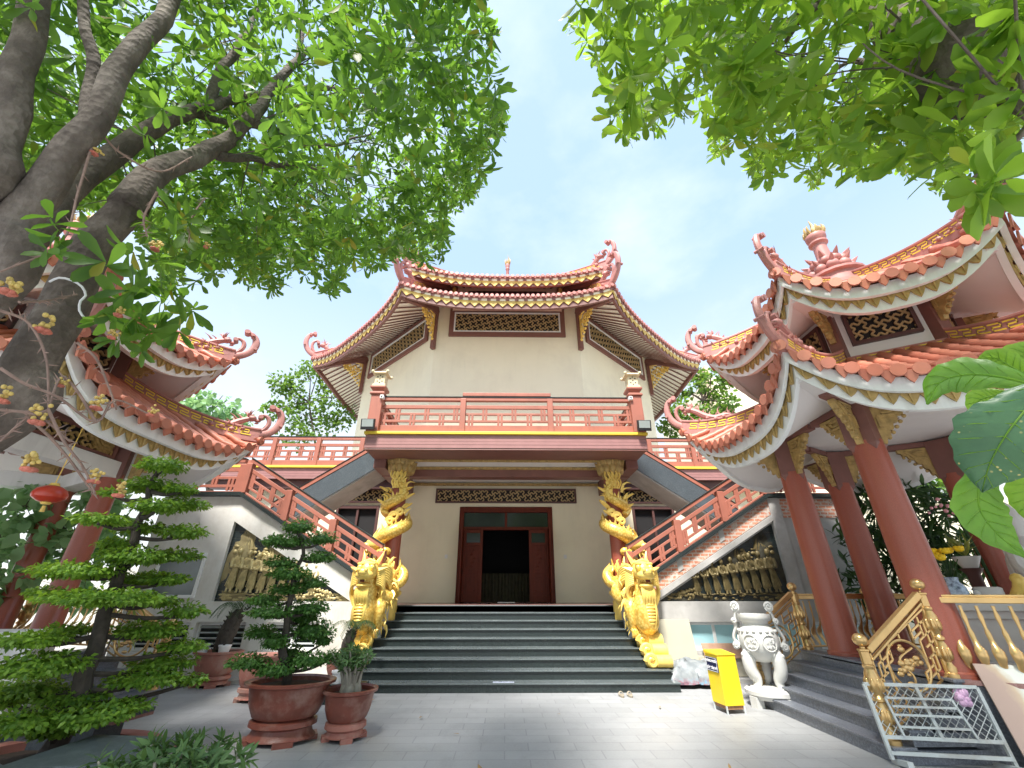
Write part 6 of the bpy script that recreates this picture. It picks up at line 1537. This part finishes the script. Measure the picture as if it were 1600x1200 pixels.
def cloudtree(name, label, group, q0, pads, trunk, tr_r, mat_, lsize, dens, seed, loc, trmat='bark2', squash=1.0):
    t = thing(name, loc, label, 'topiary tree' if 'topiary' in name else 'bonsai', group)
    mb = MB(); tp = bez(trunk, 30); m = len(tp)
    mb.tube([p+Vector((noise.noise(p*3), noise.noise(p*3+Vector((5,5,5))), 0))*.06 for p in tp], [tr_r[0]+(tr_r[1]-tr_r[0])*i/(m-1) for i in range(m)], 9)
    rng = random.Random(seed)
    for i, (u, v, rx, ry, dq) in enumerate(pads):
        q = q0+dq; k = mpp(u, v, q); c = at(u, v, q)
        j = min(range(m), key=lambda a: (tp[a]-c).length + (.8 if tp[a].z > c.z else 0)); b = tp[j]; mb.tube(bez([b, b.lerp(c,.5)+Vector((0,0,-.06)), c-Vector((0,0,ry*k*.4))], 8), [tr_r[1]*1.1*(1-.05*x) for x in range(len(bez([b,b,c],8)))], 6)
        pad(t, c, rx*k*(.84 if FL < .8 else 1.0), ry*k*FL, mat_, lsize, dens, seed*50+i)
    mb.build('trunk', MAT[trmat], t, smooth=True); return t
TP = [(255,728,42,20,0),(238,760,48,18,.3),(283,765,28,12,-.1),(245,792,45,18,-.2),(288,788,40,15,.1),(175,770,20,8,.2),(155,812,45,13,-.1),(215,825,45,16,.3),(287,832,42,17,-.1),(185,850,35,14,.2),(215,870,62,20,-.1),(280,868,40,14,.1),(120,893,72,20,.1),(225,905,55,16,.4),(262,905,36,13,-.1),(165,935,100,20,-.3),(70,925,30,10,.5),(245,940,40,12,.2),(290,955,35,18,0),(235,985,62,20,.1),(45,1000,62,17,-.3),(105,985,40,12,.2),(285,1010,40,14,0),(60,1040,80,28,-.4),(255,1035,55,18,.1),(230,1060,65,18,-.1),(300,1062,25,11,.0),(110,1088,62,16,0),(40,1075,60,22,.2),(30,1130,65,26,-.5),(130,1120,72,20,-.5),(190,1105,50,15,-.4),(85,1140,50,14,-.3),(10,1095,35,14,.3)]
q0 = 7.6; tk = [Vector((-5.0,5.75,-.05)), at(105,1130,7.5), at(140,1030,7.5), at(165,960,7.6), at(190,900,7.65), at(210,840,7.7), at(230,780,7.75), at(250,735,7.8)]
FL = .70
cloudtree('topiary_tree', 'tall topiary tree of many flat clipped green tiers at the left edge', None, q0, TP, tk, (.11,.03), MAT['leaf_top'], .056, 1700, 3, (-5.0,5.8,0))
BP = [(467,824,24,13,0),(448,848,34,14,.1),(503,842,22,13,0),(499,871,24,11,0),(430,845,16,9,.0),(440,880,24,10,.05),(453,897,32,12,-.1),(452,921,28,10,.0),(490,911,22,10,.0),(414,938,26,10,.1),(423,957,34,12,-.1),(483,950,30,15,0),(408,988,24,13,.05),(428,1003,20,16,-.1),(485,985,35,22,.1),(470,965,25,12,.2),(388,1035,32,13,0),(428,1047,30,13,-.15),(482,1032,32,13,-.1),(505,1000,14,12,.1),(455,1020,20,14,.25),(520,1025,16,9,0)]
bq = 7.72
tk = [at(448,1072,7.68), at(448,1040,7.68), at(442,1010,7.7), at(450,980,7.7), at(452,950,7.7), at(458,920,7.7), at(462,890,7.7), at(472,865,7.7), at(468,835,7.7)]
FL = .95
cloudtree('bonsai_tree', 'cloud-pruned bonsai with dark round cushions growing in the largest clay pot', None, bq, BP, tk, (.065,.022), MAT['leaf_bonsai'], .046, 2800, 8, (-3.0,7.05,.6))
def pot(name, loc, rr_, h, foot_h, label, group, mats=('clay','claylight'), oval=1.0, rim=.09, feet=True):
    t = thing(name, loc, label, 'pot', group)
    m = MB(); R_ = rr_; b = foot_h
    m.lathe([(.0,b),(R_*.62,b),(R_*.70,b+.03),(R_*.80,b+(h-b)*.35),(R_*.86,b+(h-b)*.72),(R_*.88,h-.05),(R_,h-.03),(R_*1.01,h),(R_*.93,h+.008),(R_*.86,h-.015),(R_*.84,h-.07),(0,h-.08)], 36, (0,0,0), 0, 1, oval); m.build('pot_body', MAT[mats[0]], t, smooth=True, local=True)
    m = MB(); m.lathe([(0,h-.075),(R_*.5,h-.05),(R_*.84,h-.065)], 24, (0,0,0), 0, 1, oval); m.build('soil', MAT['soil'], t, smooth=True, local=True)
    m = MB(); m.lathe([(R_*.60,b+.0),(R_*.72,b-.02),(R_*.73,b-.07),(R_*.62,b-.10),(R_*.66,b-.16),(R_*.74,.05),(R_*.74,.045),(R_*.50,.045),(R_*.50,b)], 32, (0,0,0), 0, 1, oval)
    for i in range(4):
        a = R(25)+PI/2*i; m.obox((R_*.64*math.cos(a), R_*.64*math.sin(a)*oval, .028), (.13*R_*math.cos(a),.13*R_*math.sin(a),0), (-.2*R_*math.sin(a),.2*R_*math.cos(a),0), (0,0,.028))
    m.build('pot_stand', MAT[mats[1]], t, smooth=True, local=True); return t
pot('plant_pot', (-2.98,7.05,0), .60, .66, .25, 'largest dark red glazed pot on a moulded clay stand, holding the bonsai', 'clay pots by the steps', ('clay','clay'), .8)
pot('plant_pot', (-2.16,7.12,0), .37, .55, .20, 'smaller red clay pot with a dusty stand, just right of the bonsai pot', 'clay pots by the steps')
pot('plant_pot', (-6.15,10.6,0), .50, .62, .20, 'wide terracotta pot with the cycad stump, in front of the louvre windows', 'clay pots by the steps', ('claylight','claylight'), .75)
pot('plant_pot', (-4.55,9.3,0), .42, .70, .22, 'terracotta pot mostly hidden behind the bonsai', 'clay pots by the steps', ('claylight','claylight'), .8)
pot('plant_pot', (-3.35,10.3,0), .40, .58, .22, 'wide dusty clay pot behind the bonsai, beside the steps', 'clay pots by the steps', ('claylight','claylight'), .8)
def stem_bush(name, loc, label, cat, stems, mat_, lsize, k, seed, spread, h, tmpl=T_LANCE, base_r=.05, stmat='greybark', caudex=0):
    t = thing(name, loc, label, cat); rng = np.random.default_rng(seed); mb = MB(); tips = []; L0 = Vector(loc)
    for i in range(stems):
        a = rng.uniform(0,2*PI); r = spread*math.sqrt(rng.random()); b = L0+Vector((math.cos(a)*base_r*rng.random()*2, math.sin(a)*base_r*rng.random()*2, 0)); e = L0+Vector((math.cos(a)*r, math.sin(a)*r, h*rng.uniform(.65,1.05)))
        mid = b.lerp(e,.5)+Vector((math.cos(a)*-.03, math.sin(a)*-.03, .04)); c = bez([b, mid, e], 8); mb.tube(c, [.016*(1.2-.8*q/(len(c)-1))*(1+h) for q in range(len(c))], 6)
        tips.append(e)
        for f in (.5,.66,.82):
            p = c[int(f*(len(c)-1))]; e2 = p+Vector((rng.normal(0,.12), rng.normal(0,.12), .14))*min(1, h); mb.tube([p, e2], [.007,.004], 5); tips.append(e2)
    for i in range(caudex):
        a = 2*PI*i/caudex; o = Vector((math.cos(a)*base_r*1.6, math.sin(a)*base_r*1.6, .05)); mb.ball(L0+o, .07, 9, 6, (1,1,1.5))
    mb.build('stems', MAT[stmat], t, smooth=True)
    tp = np.array([tuple(x) for x in tips]); ax = (tp-np.array(loc))*np.array([1,1,.5])+np.array([0,0,h*.6])+rng.normal(0,.1,tp.shape)
    V, Fc = rosettes(tp, ax, k, np.full(len(tp), lsize), tmpl, (.0,1.2), rng); npbuild('leaves', V, Fc, mat_, t); return t
stem_bush('desert_rose', (-2.16,7.12,.48), 'small desert rose with thick grey stems and narrow leaves, in the smaller clay pot', 'plant', 26, MAT['leaf_grey'], .10, 11, 4, .34, .52, caudex=4)
stem_bush('oleander_bush', (-2.55,4.35,.0), 'loose grey-green shrub at the bottom left, in front of the pots', 'bush', 30, MAT['leaf_grey'], .13, 12, 9, .42, .62, base_r=.12)
stem_bush('oleander_bush', (-3.1,4.45,.0), 'grey-green shrub at the foot of the topiary beside the granite bench', 'bush', 18, MAT['leaf_grey'], .13, 12, 19, .3, .5, base_r=.12)
# cycads and little pots
def cycad(loc, h, label, seed, lean=(.1,0)):
    t = thing('cycad', loc, label, 'plant'); rng = random.Random(seed); L0 = Vector(loc); top = L0+Vector((lean[0],lean[1],h)); mb = MB(); c = bez([L0, L0.lerp(top,.5)+Vector((-.03,0,0)), top], 10)
    mb.tube(c, [np.interp(i/(len(c)-1), [0,.5,.85,1], [.11,.15,.12,.06])*(h/.7) for i in range(len(c))], 10)
    for i in range(90): k = rng.randrange(len(c)); a = rng.uniform(0,6.28); mb.cone(c[k]+Vector((math.cos(a)*.11,math.sin(a)*.11,0))*(h/.7), c[k]+Vector((math.cos(a)*.17,math.sin(a)*.17,.05))*(h/.7), .02, 4)
    mb.build('stump', MAT['bark2'], t, smooth=True); P_ = []; D_ = []; Nn = []
    for i in range(9):
        a = rng.uniform(0,6.28); o = Vector((math.cos(a), math.sin(a)*.8, 0)); fr = bez([top, top+o*.22+Vector((0,0,.16)), top+o*.42+Vector((0,0,.10)), top+o*.55+Vector((0,0,-.08))], 18); sd_ = Vector((-o.y,o.x,0))
        for q in fr[2:]:
            for sg in (-1,1): P_.append(tuple(q)); D_.append(tuple(sd_*sg+o*.5+Vector((0,0,-.25)))); Nn.append((0,0,1.))
    V, Fc = leaves(T_BLADE, np.array(P_), np.array(D_), np.array(Nn), np.full(len(P_), .13)); npbuild('fronds', V, Fc, MAT['leaf_dark'], t); return t
cycad((-6.15,10.6,.55), .85, 'leaning cycad stump with a few arching fronds, in the wide terracotta pot', 2, (.22,0))
cycad((-3.35,10.3,.5), .55, 'dark cycad stump half hidden behind the bonsai', 5, (.1,0))
for i, (p, mt, lbl) in enumerate((((-6.42,10.45,.55),'signwhite','small white pot left of the cycad stump in the wide terracotta pot'),((-5.95,10.42,.55),'signwhite','small white bowl right of the cycad stump in the wide terracotta pot'),((-2.72,9.15,.30),'orange','small orange plastic pot beside the steps behind the desert rose'),((-3.02,9.1,.28),'signwhite','small white pot next to the orange plastic pot'))):
    m = MB(); m.lathe([(0,0),(.085,0),(.115,.17),(.125,.17),(.125,.2),(.10,.2),(.09,.17),(0,.165)], 18, p); o = m.build('small_pot', MAT[mt], smooth=True); tag(o, lbl, 'pot', 'little pots among the plants')
m = MB(); m.box(-3.4,-2.5,8.95,9.3,.002,.29); o = m.build('granite_ledge', MAT['graniteblack'], bevel=.01); tag(o, 'low black granite ledge left of the steps carrying two little pots', 'ledge')
stem_bush('croton_plant', (-2.72,9.15,.46), 'small reddish-leaved plant in the orange pot', 'plant', 6, MAT['leaf_yel'], .12, 5, 3, .1, .25, T_BROAD)
# granite benches under the topiary
for (pts, z1, lbl) in (([(-4.35,4.6),(-3.3,4.75),(-3.35,5.5),(-4.3,5.6)], .42, 'shiny grey granite slab bench with a red edge, right of the topiary trunk'),([(-6.2,4.1),(-4.6,4.2),(-4.3,4.75),(-4.9,5.1),(-6.3,5.1)], .40, 'grey granite slab bench left of the topiary trunk'),([(-6.6,6.4),(-4.6,6.2),(-4.5,6.7),(-6.6,7.1)], .44, 'dark granite slab bench behind the topiary trunk')):
    m = MB(); m.prism(pts, (0,0,z1-.05), (1,0,0), (0,1,0), (0,0,.05)); o = m.build('granite_bench', MAT['granitestring'], bevel=.012); cx = sum(p[0] for p in pts)/len(pts); cy = sum(p[1] for p in pts)/len(pts)
    m = MB(); m.prism([(cx+(p[0]-cx)*.99, cy+(p[1]-cy)*.99) for p in pts], (0,0,z1-.085), (1,0,0), (0,1,0), (0,0,.034)); m.build('red_edge', MAT['floorred'], o)
    m = MB(); m.prism([(cx+(p[0]-cx)*.7, cy+(p[1]-cy)*.7) for p in pts], (0,0,0), (1,0,0), (0,1,0), (0,0,z1-.086)); m.build('bench_base', MAT['granitestring'], o); tag(o, lbl, 'bench', 'granite slab benches')
m = MB(); m.lathe([(1.15,0),(1.15,.16),(.95,.16),(.95,.06)], 40, (-5.0,5.75,0)); o = m.build('planter_ring', MAT['claylight'], smooth=True); tag(o, 'low round planter kerb around the topiary trunk', 'planter'); m = MB(); m.lathe([(0,.12),(.95,.08)], 30, (-5.0,5.75,0)); m.build('soil', MAT['soil'], o)
# ================================================================== near leaves at the right edge
t = thing('large_leaf_branch', (2.3,1.6,0), 'branch of very large veined leaves hanging close by at the right edge', 'branch')
def bigleaf(pts, w, mk_, roll=0., name='leaf'):
    """leaf bent along a midrib through pts, half width w; side veins as ripples"""
    c = bez(pts, 30); m = len(c); rows = []
    vw = (EYEV-c[m//2]).normalized()
    for i in range(m):
        f = i/(m-1); tg = (c[min(i+1,m-1)]-c[max(i-1,0)]).normalized(); sd_ = tg.cross(vw).normalized(); sd_ = (sd_*math.cos(roll)+vw*math.sin(roll)).normalized(); up = sd_.cross(tg)
        if up.dot(vw) < 0: up = -up
        ww = w*(f/.45)**.7*.98 if f < .45 else w*(1-((f-.45)/.55)**2.1)
        ww = max(.002, ww*(1+.05*math.sin(f*41))); row = []
        for q in (-1,-.8,-.6,-.4,-.2,0,.2,.4,.6,.8,1):
            row.append(c[i]+sd_*ww*q+tg*(.25*w*abs(q)*(1-f))+up*(.30*w*abs(q)-.34*w*q*q+.05*w*math.sin((f-.12*abs(q))*62)*abs(q)))
        rows.append(row)
    mb = MB(); mb.sheet(rows); o = mb.build(name, MAT[mk_], t, smooth=True, ang=180, recalc=False)
    md = MB(); md.tube([p+vw*.002 for p in c], [.0032*(1-.75*i/m) for i in range(m)], 6)
    for i in range(3, m-4, 3):
        f = i/(m-1); j = min(m-1, i+3)
        for q0 in (0, 10):
            A_ = Vector(rows[i][5]); B_ = Vector(rows[j][q0]).lerp(Vector(rows[j][5]), .12); Mi = (Vector(rows[min(m-1, i+2)][2 if q0 == 0 else 8])); md.tube([A_+vw*.0012, Mi+vw*.0016, B_+vw*.0012], [.0014,.0011,.0005], 4)
    md.build('veins', MAT['big_light'], o, smooth=True); return o
bigleaf(A((1650,612,1.9),(1570,590,1.85),(1510,585,1.85),(1468,598,1.85),(1448,632,1.85)), .058, 'big_mid', -.3)
bigleaf(A((1640,600,2.0),(1590,578,2.0),(1555,560,2.0),(1526,562,2.0)), .040, 'big_light', .3)
bigleaf(A((1650,575,1.7),(1612,628,1.66),(1575,675,1.64),(1548,722,1.66),(1534,768,1.7)), .098, 'big_dark', .15)
bigleaf(A((1560,700,1.9),(1535,745,1.88),(1530,790,1.88),(1555,830,1.88),(1604,872,1.9)), .062, 'big_mid', .35)
bigleaf(A((1655,640,2.15),(1625,680,2.15),(1600,720,2.15),(1590,775,2.15)), .07, 'big_mid', .1)
bigleaf(A((1655,700,2.05),(1630,735,2.05),(1610,775,2.05),(1606,815,2.05)), .06, 'big_light', .2)
bigleaf(A((1650,560,2.1),(1610,552,2.1),(1588,566,2.1),(1584,606,2.1)), .05, 'big_light')
bigleaf(A((1580,610,2.1),(1552,618,2.1),(1530,626,2.1),(1519,652,2.1)), .042, 'big_light', -.2)
m = MB(); m.tube(bez([Vector((2.5,1.3,0)), Vector((2.5,1.35,1.2)), at(1665,760,1.85), at(1650,650,1.9), at(1655,590,1.95)], 20), .016, 8)
for e_ in ((1640,600,1.9),(1660,620,1.75),(1640,650,2.1),(1650,720,2.0)): m.tube([at(1655,640,1.9), at(*e_)], .006, 6)
m.tube([at(1655,690,1.9), at(1545,730,1.85)], .005, 6); m.build('stem', MAT['twig'], t, smooth=True)
# ================================================================== background trees and shrubs
def bgtree(name, loc, clumps, label, n, ls, mat_, seed, trunk_r=.22, tmpl=T_BROAD, cat='tree', group=None, branches=True):
    t = thing(name, loc, label, cat, group); rng = np.random.default_rng(seed); parts = []; mb = MB(); L0 = Vector(loc); top = max(c[0].z for c in clumps)
    cxy = sum((c[0] for c in clumps), Vector())/len(clumps); tp = bez([L0, Vector((L0.x*.5+cxy.x*.5, L0.y*.5+cxy.y*.5, cxy.z*.5)), Vector((cxy.x, cxy.y, cxy.z))], 12); mb.tube(tp, [trunk_r*(1-.6*i/(len(tp)-1)) for i in range(len(tp))], 8)
    for c, r in clumps:
        k = int(n*r*r); d_ = rng.normal(0,1,(k,3)); d_ /= np.linalg.norm(d_, axis=1, keepdims=True); p = d_*(rng.uniform(.25,1.05,(k,1))**.6)*r*np.array([1,1,.8])
        p = p[nz(p+np.array(c), 1.1/r, seed) > -.18]; k = len(p)
        parts.append(leaves(tmpl, p+np.array(c), rng.normal(0,1,(k,3))+np.array([0,0,-.3]), rng.normal(0,.6,(k,3))+np.array([0,0,1.]), rng.uniform(.7,1.3,k)*ls))
        b = min(tp, key=lambda q: (q-c).length); mb.tube(bez([b, b.lerp(c,.5)+Vector((0,0,.1)), c], 6), [trunk_r*.35*(1-.1*i) for i in range(len(bez([b,b,c],6)))], 6)
        for q in range(4): e_ = c+Vector(rng.normal(0,.5,3))*r; mb.tube([c, e_], [trunk_r*.14, trunk_r*.05], 5)
    mb.build('trunk', MAT['bark'], t, smooth=True); V, Fc = merge(parts); npbuild('crown', V, Fc, mat_, t); return t
def CL_(l, q): return [(at(u, v, q+dq), r*mpp(u, v, q)) for u, v, r, dq in l]
bgtree('slender_tree', (-8.2,24.5,5.7*0), CL_([(485,590,32,0),(455,620,30,.5),(520,620,32,-.5),(480,650,35,0),(440,600,22,.3),(535,655,22,0),(500,575,18,0),(430,640,20,0),(465,680,28,0),(510,665,24,.4)], 25), 'airy small-leaved tree left of the temple roof above the terrace rail', 330, .20, MAT['leaf_back'], 2, .12)
bgtree('leafy_tree', (9.5,25,0), CL_([(1110,600,30,0),(1075,640,30,.3),(1130,630,25,0),(1050,665,24,0),(1100,660,34,-.3),(1065,610,16,0),(1140,590,16,0),(1135,660,24,.3),(1088,585,12,0)], 25), 'dense green tree right of the temple behind the pavilion roof', 420, .22, MAT['leaf_back'], 3, .2)
bgtree('leafy_tree', (-12.5,22,0), CL_([(330,640,38,0),(290,650,34,.3),(365,655,25,0),(300,690,40,0),(250,640,30,0),(340,690,30,0)], 24), 'dark leafy tree showing between the two left pavilion roof tiers', 380, .26, MAT['leaf_pale'], 4, .25)
bgtree('broadleaf_shrub', (-11.5,11.5,0), CL_([(40,790,50,0),(120,800,50,.3),(60,860,55,0),(140,870,40,0),(0,840,60,.2),(20,900,50,0),(110,920,50,.4),(180,830,40,.5),(60,760,30,.5),(170,780,35,.8)], 14), 'pale broad-leaved shrub behind the left pavilion columns', 260, .26, MAT['leaf_pale'], 6, .06, cat='shrub')
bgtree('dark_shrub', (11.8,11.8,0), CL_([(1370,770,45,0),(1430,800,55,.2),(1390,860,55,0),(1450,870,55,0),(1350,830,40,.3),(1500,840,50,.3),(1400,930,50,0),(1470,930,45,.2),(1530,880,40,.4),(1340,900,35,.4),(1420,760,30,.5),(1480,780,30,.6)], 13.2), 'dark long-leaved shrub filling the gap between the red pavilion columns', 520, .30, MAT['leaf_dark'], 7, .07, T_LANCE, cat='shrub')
bgtree('pale_tree', (14,15,0), CL_([(1400,755,45,0),(1440,745,30,.3),(1500,770,35,0),(1360,750,30,.2),(1550,800,35,0),(1340,740,25,0)], 18), 'lighter green tree rising behind the dark shrub', 260, .28, MAT['leaf_back'], 8, .12)
# potted white bowl plant, pink flowers
q = at(1517,888,11.2); m = MB(); m.lathe([(0,0),(.10,0),(.17,.14),(.19,.19),(.17,.19),(0,.16)], 20, q); o = m.build('white_bowl_pot', MAT['marble'], smooth=True); tag(o, 'white bowl planter with striped leaves among the dark shrub', 'pot')
m = MB(); m.lathe([(.14,-q.z),(.1,-q.z+.1),(.09,-.1),(.16,0)], 14, q); m.build('stand', MAT['darkbrown'], o, smooth=True)
rng = np.random.default_rng(2); k = 40; d_ = rng.normal(0,.5,(k,3)); d_[:,2] = np.abs(d_[:,2])+.6
V, Fc = leaves(T_BLADE, np.tile(np.array(q)+np.array([0,0,.2]), (k,1)), d_, rng.normal(0,1,(k,3)), rng.uniform(.25,.45,k)); npbuild('striped_leaves', V, Fc, MAT['leaf_yel'], o)
t = thing('orchid_plant', at(1490,800,12), 'pink flowering spray above the dark shrub', 'plant'); rr = random.Random(8); c0 = at(1490,795,12); m = MB()
for i in range(26): m.ball(c0+Vector((rr.gauss(0,.22), rr.gauss(0,.12), rr.gauss(0,.09))), rr.uniform(.025,.045), 6, 4)
m.build('pink_flowers', MAT['pinkflower'], t, smooth=True); m = MB(); m.tube(bez([Vector((c0.x,c0.y,0)), Vector((c0.x+.1,c0.y,c0.z*.5)), c0], 8), .03, 6); m.build('stem', MAT['leaf_dark'], t)
bgtree('striped_plant', (-7.0,8.4,0), CL_([(192,935,20,0),(205,980,22,.1)], 10.6), 'yellow-striped strap-leaved plant beside the topiary trunk', 420, .34, MAT['leaf_yel'], 11, .02, T_BLADE, cat='plant')
# fallen leaves
lf = np.random.default_rng(77); k = 8; p = np.stack([lf.uniform(-3,4,k), lf.uniform(4,9.3,k), np.full(k,.006)], 1)
proto = None
for i in range(k):
    a = lf.uniform(0, 6.28); V, Fc = leaves(T_OBOV, np.array([[0,0,0.]]), np.array([[1.,0,0.]]), np.array([[0,0,1.]]), np.array([.15]))
    if proto is None:
        proto = npbuild('fallen_leaf', V, Fc, M('dry_brown_leaf', (.30,.19,.07), .7, .35, 8)); o = proto; tag(o, 'small dry brown leaf lying on the grey paving', 'leaf', 'fallen leaves on the paving')
    else: o = proto.copy(); col.objects.link(o)
    o.location = (p[i][0], p[i][1], .014); o.rotation_euler = (lf.uniform(-.15,.15), lf.uniform(-.15,.1), a); sc_ = lf.uniform(.5,1.1); o.scale = (sc_, sc_, sc_)
